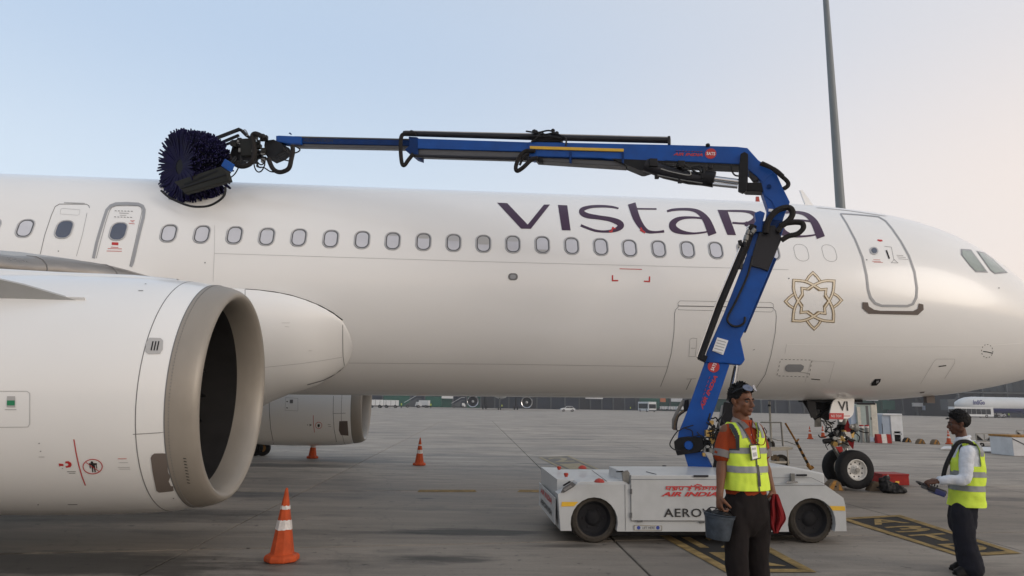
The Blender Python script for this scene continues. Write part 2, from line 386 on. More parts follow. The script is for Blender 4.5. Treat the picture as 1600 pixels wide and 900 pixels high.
# ================================================================== GROUND
def ground_mat(name, base, slab=False):
    m = bpy.data.materials.new(name); m.use_nodes = True; n = m.node_tree; b = n.nodes['Principled BSDF']; L = n.links.new
    g = n.nodes.new('ShaderNodeNewGeometry')
    def noise_(scale, det, lo, hi, o0, o1, st=None, rough=.6):
        src = g.outputs['Position']
        if st:
            mp = n.nodes.new('ShaderNodeMapping'); mp.inputs['Scale'].default_value = st; mp.inputs['Rotation'].default_value = (0, 0, -.12); L(src, mp.inputs[0]); src = mp.outputs[0]
        z = n.nodes.new('ShaderNodeTexNoise'); z.inputs['Scale'].default_value = scale; z.inputs['Detail'].default_value = det; z.inputs['Roughness'].default_value = rough
        L(src, z.inputs[0]); r = n.nodes.new('ShaderNodeMapRange'); r.inputs[1].default_value = lo; r.inputs[2].default_value = hi; r.inputs[3].default_value = o0; r.inputs[4].default_value = o1
        L(z.outputs[0], r.inputs[0]); return r.outputs[0], z.outputs[0]
    def mul(a, c):
        x = n.nodes.new('ShaderNodeMath'); x.operation = 'MULTIPLY'; L(a, x.inputs[0]); L(c, x.inputs[1]); return x.outputs[0]
    big, _ = noise_(.35, 4, .3, .7, .78, 1.12)
    streak, _ = noise_(.9, 8, .36, .66, 1.15, .60, (.14, 1.1, 1), .68)
    st2, _ = noise_(5, 5, .35, .7, 1.06, .84, (.10, 1.3, 1), .7)
    streak = mul(streak, st2)
    fine, fz = noise_(30, 7, .25, .75, .80, 1.14, rough=.8)
    blot, _ = noise_(1.1, 8, .53, .68, 1.0, .46, (.40, 1, 1), .68)
    spot, _ = noise_(6, 4, .64, .70, 1.0, .38)
    sp2, _ = noise_(19, 3, .68, .72, 1.0, .45)
    spot = mul(spot, sp2)
    mpv = n.nodes.new('ShaderNodeMapping'); mpv.inputs['Scale'].default_value = (.33, .42, 1); L(g.outputs['Position'], mpv.inputs[0])
    wz = n.nodes.new('ShaderNodeTexNoise'); wz.inputs['Scale'].default_value = 1.2; wz.inputs['Detail'].default_value = 6; L(mpv.outputs[0], wz.inputs[0])
    wa_ = n.nodes.new('ShaderNodeVectorMath'); wa_.operation = 'MULTIPLY_ADD'; wa_.inputs[1].default_value = (.9, .9, 0); L(wz.outputs['Color'], wa_.inputs[0]); L(mpv.outputs[0], wa_.inputs[2])
    vo = n.nodes.new('ShaderNodeTexVoronoi'); vo.feature = 'DISTANCE_TO_EDGE'; vo.inputs['Scale'].default_value = .55; L(wa_.outputs[0], vo.inputs['Vector'])
    cr_ = n.nodes.new('ShaderNodeMapRange'); cr_.inputs[1].default_value = .0; cr_.inputs[2].default_value = .004; cr_.inputs[3].default_value = .78; cr_.inputs[4].default_value = 1; L(vo.outputs['Distance'], cr_.inputs[0])
    spot = mul(spot, cr_.outputs[0])
    v = mul(mul(mul(mul(big, streak), fine), blot), spot)
    # oil and tyre stains, broad painted shade; each with its own place and ragged outline
    for (x, y, rx, ry, k) in STAINS_SHADE:
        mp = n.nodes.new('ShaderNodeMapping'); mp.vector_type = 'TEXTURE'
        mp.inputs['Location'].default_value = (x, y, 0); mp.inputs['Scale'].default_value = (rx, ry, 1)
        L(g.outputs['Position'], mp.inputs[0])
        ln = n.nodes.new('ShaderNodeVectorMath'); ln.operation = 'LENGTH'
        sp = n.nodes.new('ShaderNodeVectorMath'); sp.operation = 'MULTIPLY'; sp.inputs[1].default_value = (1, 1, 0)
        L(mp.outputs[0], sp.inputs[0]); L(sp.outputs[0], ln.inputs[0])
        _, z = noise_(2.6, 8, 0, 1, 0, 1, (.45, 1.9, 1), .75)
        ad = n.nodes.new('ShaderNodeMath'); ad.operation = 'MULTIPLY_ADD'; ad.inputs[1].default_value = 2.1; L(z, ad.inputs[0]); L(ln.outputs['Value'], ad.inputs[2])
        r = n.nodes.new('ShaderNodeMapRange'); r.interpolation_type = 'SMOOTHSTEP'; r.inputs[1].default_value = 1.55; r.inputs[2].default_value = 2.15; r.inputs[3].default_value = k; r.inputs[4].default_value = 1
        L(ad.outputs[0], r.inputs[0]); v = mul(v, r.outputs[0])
    if slab:
        oi = n.nodes.new('ShaderNodeObjectInfo'); r = n.nodes.new('ShaderNodeMapRange'); r.inputs[3].default_value = .90; r.inputs[4].default_value = 1.07
        L(oi.outputs['Random'], r.inputs[0]); v = mul(v, r.outputs[0])
    mx = n.nodes.new('ShaderNodeMix'); mx.data_type = 'RGBA'; mx.blend_type = 'MULTIPLY'; mx.inputs[0].default_value = 1; mx.inputs[6].default_value = (*base, 1)
    L(v, mx.inputs[7]); L(mx.outputs[2], b.inputs['Base Color'])
    rr = n.nodes.new('ShaderNodeMapRange'); rr.inputs[1].default_value = .3; rr.inputs[2].default_value = 1.1; rr.inputs[3].default_value = .58; rr.inputs[4].default_value = .88
    L(v, rr.inputs[0]); L(rr.outputs[0], b.inputs['Roughness'])
    b.inputs['Specular IOR Level'].default_value = .3
    bp = n.nodes.new('ShaderNodeBump'); bp.inputs['Strength'].default_value = .25; bp.inputs['Distance'].default_value = .006
    L(fz, bp.inputs['Height']); L(bp.outputs[0], b.inputs['Normal'])
    return m
def gp(x, y): p = gnd(x, y); return p.x, p.y
STAINS_SHADE = [(0, 7.5, 22, 12, .74), (-4, 8, 9, 6, .86)]  # broad darkening of the near apron: grime plus the wing's shade painted in
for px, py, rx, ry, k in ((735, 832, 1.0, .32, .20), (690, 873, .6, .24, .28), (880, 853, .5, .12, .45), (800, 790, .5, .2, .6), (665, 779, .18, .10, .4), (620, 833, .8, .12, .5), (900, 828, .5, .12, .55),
                          (890, 686, 1.4, .8, .45), (430, 727, 2.4, .6, .35), (250, 770, 2.4, .6, .42), (90, 880, 2.4, .6, .30), (150, 805, 2.8, .7, .5), (330, 800, 1.4, .35, .6), (1560, 780, 1.2, .3, .5), (1560, 735, 1.4, .5, .6), (1110, 868, .5, .15, .7), (1440, 760, 1., .2, .65), (1250, 815, 1.3, .4, .5), (560, 720, 2., .7, .55), (760, 712, 2.6, .9, .68), (1000, 668, 3., 1.6, .7)):  # leftmost entries mix grime with painted shade of wing and engine
    x, y = gp(px, py); STAINS_SHADE.append((x, y, rx, ry, k))
CONC = (.395, .345, .288)
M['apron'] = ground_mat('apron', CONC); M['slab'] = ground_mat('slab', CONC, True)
M['joint'] = mat('joint', (.06, .055, .05), .9, var=.3, scale=6)
SU = Vector((math.cos(R(10.6)), math.sin(R(10.6)), 0))*4.74; SV = Vector((-.052, 1, 0)).normalized()*4.86
S0 = gnd(295, 859); S0 = Vector((S0.x, S0.y, 0))
NI0, NI1, NJ0, NJ1 = -9, 13, -4, 12
# outer sheet with a hole where the slabs lie
def gpt(i, j, z=0.): p = S0+SU*i+SV*j; return Vector((p.x, p.y, z))
cor = [gpt(NI0, NJ0), gpt(NI1, NJ0), gpt(NI1, NJ1), gpt(NI0, NJ1)]
far = [Vector((-1800, -400, 0)), Vector((1800, -400, 0)), Vector((1800, 2400, 0)), Vector((-1800, 2400, 0))]
g = MB(); g.add(cor+far, [(4, 5, 1, 0), (5, 6, 2, 1), (6, 7, 3, 2), (7, 4, 0, 3)])
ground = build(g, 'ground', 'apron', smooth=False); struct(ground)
g = MB(); g.add([gpt(NI0, NJ0, -.03), gpt(NI1, NJ0, -.03), gpt(NI1, NJ1, -.03), gpt(NI0, NJ1, -.03)], [(0, 1, 2, 3)])
build(g, 'joint_bed', 'joint', ground, smooth=False)
g = MB(); gap = .011; a = SU.normalized()*gap; b = SV.normalized()*.021
q0, q1, q2, q3 = a+b, SU-a+b, SU+SV-a-b, SV+a-b
ch = .006; ins = a.normalized()*ch+b.normalized()*ch
zt = Vector((0, 0, .0)); zd = Vector((0, 0, -.03)); zc_ = Vector((0, 0, -ch))
top = [q0+ins, q1+b.normalized()*ch-a.normalized()*ch, q2-ins, q3+a.normalized()*ch-b.normalized()*ch]
g.add([v+zt for v in top]+[v+zc_ for v in (q0, q1, q2, q3)]+[v+zd for v in (q0, q1, q2, q3)],
      [(0, 1, 2, 3)]+[(i+4, (i+1) % 4+4, (i+1) % 4, i) for i in range(4)]+[(i+8, (i+1) % 4+8, (i+1) % 4+4, i+4) for i in range(4)])
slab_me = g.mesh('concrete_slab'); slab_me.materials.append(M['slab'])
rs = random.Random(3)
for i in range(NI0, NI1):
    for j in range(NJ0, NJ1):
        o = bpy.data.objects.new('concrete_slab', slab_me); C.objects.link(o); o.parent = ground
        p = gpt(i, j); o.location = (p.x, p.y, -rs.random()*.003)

# painted markings, thin sheets on the slabs
def marking(name, poly, m, z, parent): 
    g = MB(); g.add([Vector((p[0], p[1], z)) for p in poly], [list(range(len(poly)))]); return build(g, name, m, parent, smooth=False)
def paint_box(label, a, b, c, d, chars, nm='painted_stand_marking', cols=3, mk_='mark_black', my_='mark_yellow', bw=.13):
    """a,b,c,d ground corners; black field, yellow border strips, yellow characters"""
    A, B, C_, D_ = [Vector((p[0], p[1])) for p in (a, b, c, d)]
    root = thing(nm, label, 'ground marking', (0, 0, 0)); root['kind'] = 'structure'
    f = lambda u, v: (A*(1-u)+B*u)*(1-v)+(D_*(1-u)+C_*u)*v
    marking('black_field', [f(0, 0), f(1, 0), f(1, 1), f(0, 1)], mk_, .0035, root)
    L = ((B-A).length+(C_-D_).length)/2; W = ((D_-A).length+(C_-B).length)/2; eu = bw/L; ev = bw/W
    g = MB()
    for u0_, u1_, v0, v1 in ((-eu, 1+eu, -ev, 0), (-eu, 1+eu, 1, 1+ev), (-eu, 0, 0, 1), (1, 1+eu, 0, 1)):
        g.add([Vector((*f(u, v), .0075)) for u, v in ((u0_, v0), (u1_, v0), (u1_, v1), (u0_, v1))], [(0, 1, 2, 3)])
    build(g, 'yellow_border', my_, root, smooth=False)
    for k, chs in enumerate(chars):
        me = text_mesh(chs, 1, 0, 0, .02)
        xs = [v.co.x for v in me.vertices]; ys = [v.co.y for v in me.vertices]
        u0_, u1_ = (k+.14)/len(chars), (k+.86)/len(chars)
        for v in me.vertices:
            s_ = (v.co.x-min(xs))/(max(xs)-min(xs)); t_ = (v.co.y-min(ys))/(max(ys)-min(ys))
            q = f(u0_+(u1_-u0_)*(1-t_), .12+.76*s_); v.co = (q.x, q.y, .0075)
        link('painted_letters', me, my_, root, smooth=False)
    return root
pa, pb, pc_, pd = gp(1062, 846), gp(1142, 890), gp(1250, 890), gp(1168, 846)
V2 = lambda p: Vector((p[0], p[1]))
ext = lambda a, b, k: tuple(V2(a)+(V2(b)-V2(a))*k)
paint_box('black and yellow painted marking on the apron under the cart and the man with the bucket', ext(pb, pa, 1.9), pb, pc_, ext(pc_, pd, 1.9), ['B', '12', 'R'])
ma, mb_, mc, md_ = gp(1328, 812), gp(1500, 866), gp(1572, 862), gp(1402, 808)
paint_box('long black and yellow painted marking on the apron beside the short man in the white shirt', ma, mb_, mc, md_, ['A', '3', 'T', 'D'])
m1, m2, m3, m4 = gp(846, 715), gp(888, 735), gp(935, 735), gp(886, 713)
paint_box('faded black and yellow painted marking on the apron beyond the cart', m1, m2, m3, m4, ['2', '1'], mk_='mark_faded', my_='line_faded', bw=.10)
yl = tag(build(MB().add([Vector((*gp(x, y), .004)) for x, y in ((652, 769), (745, 769), (742, 765.5), (655, 765.5))], [(0, 1, 2, 3)]), 'painted_line', 'mark_yellow', smooth=False), 'short faded yellow line painted on the apron left of the cart', 'ground marking'); struct(yl)
yl = tag(build(MB().add([Vector((*gp(x, y), .004)) for x, y in ((808, 769), (880, 770), (880, 766), (812, 765.5))], [(0, 1, 2, 3)]), 'painted_line', 'mark_yellow', smooth=False), 'short faded yellow line painted on the apron running under the end of the cart', 'ground marking'); struct(yl)

# ================================================================== AIRLINER
psi, PD, PZ, tau = .086, 13.437, 3.80, .0076
ax_ = Vector((math.cos(psi), math.sin(psi), tau)).normalized(); ay_ = Vector((-math.sin(psi), math.cos(psi), 0)); az_ = ax_.cross(ay_)
AM = Matrix(((ax_.x, ay_.x, az_.x, 0), (ax_.y, ay_.y, az_.y, PD), (ax_.z, ay_.z, az_.z, PZ), (0, 0, 0, 1))); AI = AM.inverted()
plane = thing('airliner', 'large white twin engine passenger airliner with a purple airline name above its windows', 'airliner', mtx=AM)
def bl(mb, name, m, parent=None, **k): return build(mb, name, m, parent or plane, world=False, **k)
PR = [(0,-.72,-.72,.01,-.72),(.04,-.61,-.84,.14,-.72),(.12,-.48,-.98,.28,-.72),(.35,-.28,-1.2,.50,-.68),(.7,-.05,-1.38,.74,-.62),(1.1,.16,-1.53,.95,-.55),(1.5,.43,-1.64,1.13,-.46),(2.0,.85,-1.75,1.31,-.36),(2.5,1.22,-1.84,1.46,-.28),(3.0,1.50,-1.92,1.58,-.2),(3.6,1.71,-1.98,1.70,-.13),(4.4,1.88,-2.05,1.82,-.06),(5.4,1.985,-2.08,1.91,-.02),(6.5,2.045,-2.085,1.96,0),(7.6,2.07,-2.07,1.975,0)]
TAIL = [(0, 2.07, -2.07, 1.975, 0), (3, 2.07, -1.95, 1.96, .05), (7, 2.05, -1.2, 1.7, .4), (11, 1.95, -.1, 1.1, .9), (14, 1.75, .8, .45, 1.3), (14.8, 1.6, 1.2, .2, 1.4)]
TIP = 12.3; TS = -17.0
def interp(T, d):
    if d <= T[0][0]: return T[0][1:]
    for i in range(len(T)-1):
        a, b = T[i], T[i+1]
        if d <= b[0]:
            p = T[max(i-1, 0)]; q = T[min(i+2, len(T)-1)]; h = b[0]-a[0]; t = (d-a[0])/h; out = []
            for k in range(1, 5):
                ma = (b[k]-p[k])/(b[0]-p[0]) if b[0] > p[0] else 0; mb2 = (q[k]-a[k])/(q[0]-a[0])
                if i == 0: ma = (b[k]-a[k])/h*1.2
                out.append((2*t**3-3*t*t+1)*a[k]+(t**3-2*t*t+t)*h*ma+(-2*t**3+3*t*t)*b[k]+(t**3-t*t)*h*mb2)
            return out
    return T[-1][1:]
def section(s):
    if s > TS: return interp(PR, TIP-s)
    return interp(TAIL, TS-s)
def hull(s, t):
    """t: angle round the hull, 0 = starboard side (towards the camera), +90 top"""
    top, bot, hw, zm = section(s); sn = math.sin(t)
    return Vector((s, -hw*math.cos(t), zm+(top-zm)*sn if sn > 0 else zm+(zm-bot)*sn))
S = [TIP-d for d in (0, .02, .05, .1, .17, .25, .35, .45, .57, .7, .85)]
d = 1.0
while d < 8: S.append(TIP-d); d += .15
s = TIP-8
while s > TS: S.append(s); s -= .45
s = TS
while s > TS-14.8: S.append(s); s -= .5
S.append(TS-14.8)
NT = 144
mb = MB()
for s in S:
    for k in range(NT): mb.v.append(hull(s, 2*PI*k/NT))
for i in range(len(S)-1):
    for k in range(NT):
        k2 = (k+1) % NT; mb.f.append([i*NT+k, i*NT+k2, (i+1)*NT+k2, (i+1)*NT+k])
mb.f.append([(len(S)-1)*NT+k for k in range(NT)])
fus = bl(mb, 'fuselage', 'hull_white', angle=60)
def make_bvh(me, mtx=AM):
    return BVHTree.FromPolygons([mtx@v.co for v in me.vertices], [list(p.vertices) for p in me.polygons])
HB = make_bvh(fus.data)
def hit(x, y, bvh=None):
    """world point and outward normal where the sight line through a photo point meets the hull"""
    d = ray(x, y).normalized(); p, n, i, l = (bvh or HB).ray_cast(O, d)
    if p is None: return None
    if n.dot(d) > 0: n = -n
    return p, n
def decal(name, polys, m, parent=None, lift=.005, bvh=None, step=10, thick=0):
    """polys: outlines (or quads) in photo points, laid as a thin skin on the curved surface"""
    bm = bmesh.new()
    for poly in polys:
        pts = [Vector((p[0], p[1], 0)) for p in poly]
        for t in tessellate_polygon([pts]):
            try: bm.faces.new([bm.verts.new(pts[i]) for i in t])
            except Exception: pass
    bmesh.ops.remove_doubles(bm, verts=bm.verts, dist=.01)
    for _ in range(6):
        le = [e for e in bm.edges if e.calc_length() > step]
        if not le: break
        bmesh.ops.subdivide_edges(bm, edges=le, cuts=1)
        bmesh.ops.triangulate(bm, faces=[f for f in bm.faces if len(f.verts) > 3])
    dead = []
    for v in bm.verts:
        h = hit(v.co.x, v.co.y, bvh)
        if h is None: dead.append(v); continue
        v.co = h[0]+h[1]*lift; v.normal = h[1]
    bmesh.ops.delete(bm, geom=dead, context='VERTS')
    me = bpy.data.meshes.new(name); bm.normal_update()
    flip = [f for f in bm.faces if f.normal.dot(f.calc_center_median()-O) > 0]
    bmesh.ops.reverse_faces(bm, faces=flip)
    bm.to_mesh(me); bm.free()
    return link(name, me, m, parent or plane, angle=60)
def line(name, pts, wd, m='seam', parent=None, lift=.004, bvh=None, closed=False, curve=0, step=10):
    if curve: pts = spline(pts, curve)
    return decal(name, strip2d(pts, wd, closed), m, parent, lift, bvh, step)
Z = lambda pts, ox, oy, k: [(ox+p[0]/k, oy+p[1]/k)+tuple(q/k for q in p[2:3]) for p in pts]

# passenger windows
def round_rect(cx, cy, w_, h_, r, n=5, slant=0.):
    out = []
    for (sx, sy, a0) in ((1, 1, 0), (-1, 1, 90), (-1, -1, 180), (1, -1, 270)):
        for k in range(n+1):
            a = R(a0+90*k/n); x = sx*(w_/2-r)+r*math.cos(a); y = sy*(h_/2-r)+r*math.sin(a)
            out.append((cx+x-slant*y, cy+y))
    return out
def hull_patch(name, s, t, w_, h_, r, m, parent, lift, ring=None, rise=0):
    """rounded panel laid on the hull at station s, angle t; ring = inner scale makes a frame"""
    base = hull(s, t); e = .01; ds = (hull(s+e, t)-hull(s-e, t)).normalized(); dt_ = (hull(s, t+e)-hull(s, t-e)); sc = dt_.length/(2*e)
    fr = lambda u, v, l: (lambda q, n: q+n*l)(hull(s+u, t+v/sc), ds.cross(dt_.normalized())*(-1 if ds.cross(dt_).y > 0 else 1))
    g = MB(); outer = round_rect(0, 0, w_, h_, r)
    if ring:
        iw, ih = w_-2*ring, h_-2*ring; inner = round_rect(0, 0, iw, ih, max(.01, r-ring)); n = len(outer)
        mid = [((a[0]+b[0])/2, (a[1]+b[1])/2) for a, b in zip(outer, inner)]
        g.add([fr(u, v, lift) for u, v in outer]+[fr(u, v, lift+rise) for u, v in mid]+[fr(u, v, lift) for u, v in inner],
              [(i, (i+1) % n, (i+1) % n+n, i+n) for i in range(n)]+[(i+n, (i+1) % n+n, (i+1) % n+2*n, i+2*n) for i in range(n)])
    else:
        n = len(outer); g.add([fr(0, 0, lift)]+[fr(u*.5, v*.5, lift) for u, v in outer]+[fr(u, v, lift) for u, v in outer],
            [(0, i+1, (i+1) % n+1) for i in range(n)]+[(i+1, i+1+n, (i+1) % n+1+n, (i+1) % n+1) for i in range(n)])
    return bl(g, name, m, parent, angle=80)
def hull_st(px, py):
    p = AI @ hit(px, py)[0]; top, bot, hw, zm = section(p.x)
    return p.x, math.atan2((p.z-zm)/((top-zm) if p.z > zm else (zm-bot)), -p.y/hw)
WINS = [(39.3,356.5),(263.8,364.2),(315.5,365.8),(366.5,367.3),(417,369.5),(467,371),(517,373),(566,374.5),(613.8,376.3),(661.8,377.5),(708.8,379),(755.5,380.5),(801.5,381.3),(847.5,382.3),(893.3,383.8),(938.8,385.5),(983.8,387.5),(1029.3,388.8),(1074.3,389.8),(1118.5,390.8),(1163,392),(1207,393.2)]
s0_, t0_ = hull_st(39.3, 356.5)
BLIND = {9: .09, 10: .12, 11: .17, 12: .10, 13: -.05, 8: .05, 14: .03, 1: .02, 4: .03}
stations = [hull_st(*p) for p in WINS]
for k in range(1, 9): stations.append((s0_-.533*k, t0_))
for i, (s, t) in enumerate(stations):
    wn = hull_patch('window', s, t, .285, .375, .125, 'window_rim', plane, .003, ring=.024, rise=.010)
    hull_patch('reveal', s, t, .240, .330, .105, 'window_edge', wn, .0035, ring=.020, rise=.004)
    hull_patch('pane', s, t, .205, .295, .09, 'shade_pane', wn, .003)
    bh = BLIND.get(i, 0)
    if bh: hull_patch('blind_gap', s, t+(.148-bh/2 if bh > 0 else -.148-bh/2)/2.03, .196, abs(bh), .03, 'seam_light' if i % 2 else 'window_rim', wn, .0042)
for px, py in ((1252, 394.5), (1295.8, 395.2)):
    s, t = hull_st(px, py); hull_patch('window_plug', s, t, .27, .36, .12, 'seam', plane, .003, ring=.006, rise=.001)
# emergency exits and doors
for (px, py) in ((100.3, 358.2), (185, 361.3)):
    s, t = hull_st(px, py)
    wn = hull_patch('door_window', s, t, .285, .375, .125, 'window_rim', plane, .006, ring=.024, rise=.010)
    hull_patch('pane', s, t, .235, .325, .10, 'dark_pane', wn, .007)
z1 = lambda pts: Z(pts, 0, 250, 4)
ex = line('overwing_exit', z1([(252,590),(280,470),(320,350),(345,292),(372,276),(540,277),(556,286),(560,300)]), .9, 'seam')
line('exit_edge', z1([(545,330),(515,470),(478,602)]), .45, 'seam', ex)
line('exit_placard', z1([(380,310),(390,303),(500,312),(497,340),(485,346),(378,338),(380,310)]), .4, 'seam_light', ex)
line('hinge_marks', [q for q in z1([(400,267),(530,272)])], 1.6, 'seam_light', ex)
dr = line('cabin_door', z1([(585,615),(605,520),(625,450),(645,385),(668,315),(692,288),(725,275),(795,273),(865,277),(892,290),(902,312),(897,360),(876,440),(855,530),(830,640),(818,668)]), 4.6, 'door_grey', lift=.007)
line('door_gap', z1([(603,615),(640,470),(662,390),(685,320),(700,298),(730,287),(865,288),(885,300),(888,325),(862,440),(838,550),(812,662)]), .6, 'seam', dr, lift=.008)
for k in range(6):
    x = 718+k*20; decal('placard_dash', [z1([(x,316+k*.6),(x+12,317+k*.6),(x+12,321+k*.6),(x,320+k*.6)])], 'seam', dr); decal('placard_dash', [z1([(x-4,354+k*.6),(x+8,355+k*.6),(x+8,359+k*.6),(x-4,358+k*.6)])], 'seam', dr)
line('placard_text', z1([(745,332),(805,334)]), .7, 'seam', dr); line('placard_text', z1([(750,346),(790,347)]), .5, 'seam', dr)
decal('exit_placard', [z1([(700,514),(741,516),(740,533),(699,531)])], 'red_print', dr)
for (a, b_, c_) in ((545, 694, 740), (554, 674, 762), (569, 667, 762)): line('red_lettering', z1([(b_, a), (c_, a+2)]), .9, 'red_print', dr)
for q in (((815,378),(826,382)), ((828,380),(842,380)), ((822,386),(836,388)), ((806,396),(842,400))): line('red_lettering', z1(list(q)), .8, 'red_print', dr)
z9 = lambda pts: Z(pts, 1200, 280, 4)
fd = line('forward_door', z9([(452,216,8),(490,275,9),(545,380,11),(590,490,13),(615,600,14),(625,690,15),(640,740,16),(668,775,16),(710,791,15),(870,793,15),(905,780,15),(926,740,15),(930,680,14),(915,580,13),(880,480,12),(830,390,11),(775,310,10),(735,262,9),(690,235,7),(600,226,6),(520,220,6),(452,216,6)]), 4, 'door_grey', lift=.007, step=8)
decal('door_sill', [z9([(588,768),(622,770),(628,795),(660,815),(700,822),(905,824),(935,808),(940,776),(968,783),(970,815),(934,848),(628,840),(588,806)])], 'sill', fd, lift=.012)
decal('door_window', [[(x, y) for x, y in round_rect(1365.3, 392, 13, 12, 6, slant=-.1)]], 'window_rim', fd, lift=.012)
decal('pane', [[(x, y) for x, y in round_rect(1365.3, 392, 9, 8.4, 4.2, slant=-.1)]], 'dark_pane', fd, lift=.016)
decal('door_mark', [z9([(683,377),(712,379),(717,388),(700,391),(684,385)])], 'red_print', fd)
line('door_handle', z9([(738,445),(757,498)]), 2, 'black_gap', fd, lift=.01)
line('handle_outline', z9([(728,420),(770,425),(785,500),(812,524),(770,522),(790,500)]), .5, 'seam', fd)
for y, a, b_ in ((503,658,700),(513,650,705),(519,660,718)): line('red_lettering', z9([(a, y), (b_, y+2)]), .6, 'red_print', fd)
for y, a, b_ in ((475,803,845),(486,808,860),(498,815,875)): line('lettering', z9([(a, y), (b_, y+4)]), .5, 'seam', fd)
line('rain_gutter', z9([(305,178),(500,196),(738,231)]), .9, 'seam_light')
# flight deck windows
for nm, poly in (('side', [(1204,436),(1268,441),(1374,584),(1298,582),(1262,545),(1205,472)]), ('front', [(1301,448),(1352,460),(1400,495),(1498,586),(1418,594),(1388,572)])):
    P = z9(poly); fr_ = decal('flight_deck_window', [P], 'hull_grey', lift=.006, step=6)
    cx = sum(p[0] for p in P)/len(P); cy = sum(p[1] for p in P)/len(P)
    decal('pane', [[(cx+(p[0]-cx)*.88, cy+(p[1]-cy)*.88) for p in P]], 'cockpit_glass', fr_, lift=.010, step=5)
for sg in (-1, 1):   # windscreen on the nose, mostly beyond the frame
    g = MB(); rows = []
    for i in range(5):
        for k in range(5):
            s = TIP-1.42-.75*i/4; t = PI/2 - sg*(.06+.62*k/4); p = hull(s, t); g.v.append(p*1.0+Vector((0, 0, .008)) + Vector((0, -sg*.006, 0)))
    g.f = [[i*5+k, i*5+k+1, (i+1)*5+k+1, (i+1)*5+k] for i in range(4) for k in range(4)]
    bl(g, 'windscreen', 'cockpit_glass')
# cargo door, panel lines and small fittings
z8 = lambda pts: Z(pts, 1000, 400, 4)
cg = line('cargo_door', z8([(240,318),(222,335),(216,360),(212,480),(195,610),(165,720),(128,815)]), .7)
line('cargo_edge', z8([(825,320),(848,345),(852,380),(845,480),(818,620),(782,740),(728,822)]), .7, 'seam', cg)
line('hinge_cover', z8([(240,312),(236,295),(250,280),(815,290),(832,300),(835,325)]), .5, 'seam', cg); line('hinge_cover', z8([(236,312),(830,322)]), 1.2, 'seam', cg)
line('hinge_cover', z8([(238,330),(240,336),(820,350),(832,340)]), .5, 'seam', cg); line('hinge_highlight', z8([(245,305),(828,315)]), 1.6, 'pale_line', cg)
line('cargo_handle', z8([(305,628),(312,520),(330,512),(355,516),(352,560),(345,628),(305,628)]), .4, 'seam', cg); line('cargo_handle', z8([(318,575),(345,576)]), .5, 'seam', cg)
line('cargo_mark', z8([(705,588),(718,582)]), .7, 'seam', cg)
line('panel_line', [(335,396),(760,409),(1150,419),(1232,421.5)], .55, 'seam_light'); line('panel_line', [(335.5,352),(335,396),(333,440)], .45, 'seam_light')
line('panel_line', [(545,567),(800,569),(1045,573)], .6, 'seam_light'); line('panel_line', [(1230,538),(1420,541),(1540,540),(1598,536)], .8, 'pale_line')
line('panel_line', z8([(915,552),(905,610)]), .4, 'seam_light'); line('panel_line', z8([(320,768),(288,835)]), 1, 'seam'); line('panel_line', z8([(290,768),(350,766)]), .4, 'seam')
dash = decal('access_panel', strip2d(z8([(905,700),(912,685),(925,676),(1005,676),(1022,685),(1020,705),(1005,722),(925,722),(910,715)]), 0)[:0] + [z8([(905,705),(912,685),(925,676),(1005,676),(1024,686),(1020,706),(1002,723),(925,723),(910,716)])], 'hull_grey', lift=.007)
per = [(878,645),(1075,650),(1055,755),(855,748)]
for a, b_, n in ((per[0], per[1], 8), (per[1], per[2], 4), (per[2], per[3], 8), (per[3], per[0], 4)):
    for k in range(n):
        f0, f1 = (k+.1)/n, (k+.6)/n; q = [(a[0]+(b_[0]-a[0])*f, a[1]+(b_[1]-a[1])*f) for f in (f0, f1)]
        line('dash_mark', z8(q), .8, 'seam', dash)
line('service_panel', z8([(1030,790),(1070,655),(1215,662),(1180,790)]), .35, 'seam_light'); line('latch', z8([(1070,768),(1125,773)]), 1.3, 'black_gap'); line('grime_mark', z8([(985,722),(1060,735)]), 1.0, 'seam_light')
pf = decal('static_port', [z8([(1468,768),(1505,766),(1500,785),(1478,808),(1445,810),(1446,795)])], 'black_gap', lift=.007); decal('port_centre', [z8([(1476,778),(1494,776),(1488,790),(1474,795)])], 'hull_grey', pf, lift=.01)
zA = lambda pts: Z(pts, 1400, 480, 5.625)
line('access_outline', zA([(215,672),(330,480),(355,455),(515,455),(515,490),(425,628)]), .45, 'seam_light'); line('latch', zA([(375,520),(440,512)]), 1.6, 'black_gap')
for k in range(12):
    a = k*PI/6; line('probe_dash', zA([(800+50*math.cos(a), 385+58*math.sin(a)), (800+50*math.cos(a+.2), 385+58*math.sin(a+.2))]), .9, 'black_gap')
line('pitot_vane', zA([(765,388),(800,392),(850,405)]), 1.3, 'black_gap'); decal('drain', [zA([(205,745),(250,740),(245,750),(215,755)])], 'sill', lift=.008)
dv = decal('outflow_port', [[(x, y) for x, y in round_rect(801.5, 432.5, 15, 11, 5)]], 'seam', lift=.006); decal('port_grille', [[(x, y) for x, y in round_rect(801.5, 432.5, 9, 6.5, 3)]], 'hull_grey', dv, lift=.009)
for q in ([(957,430),(957,438.5),(966,438.5)], [(1015,432),(1014.5,440),(1006,439.5)]): line('red_corner_mark', q, 2.2, 'red_print', step=5)
line('red_lettering', [(968,420),(1003,421)], 1.1, 'red_print')
for x, y in ((320.5,410.5),(1232.5,435),(1354,406),(1560.5,450),(91.5,392.5)): decal('rivet_mark', [[(x-.9,y-.9),(x+1,y-.7),(x+.8,y+1),(x-.9,y+.9)]], 'seam', lift=.006)
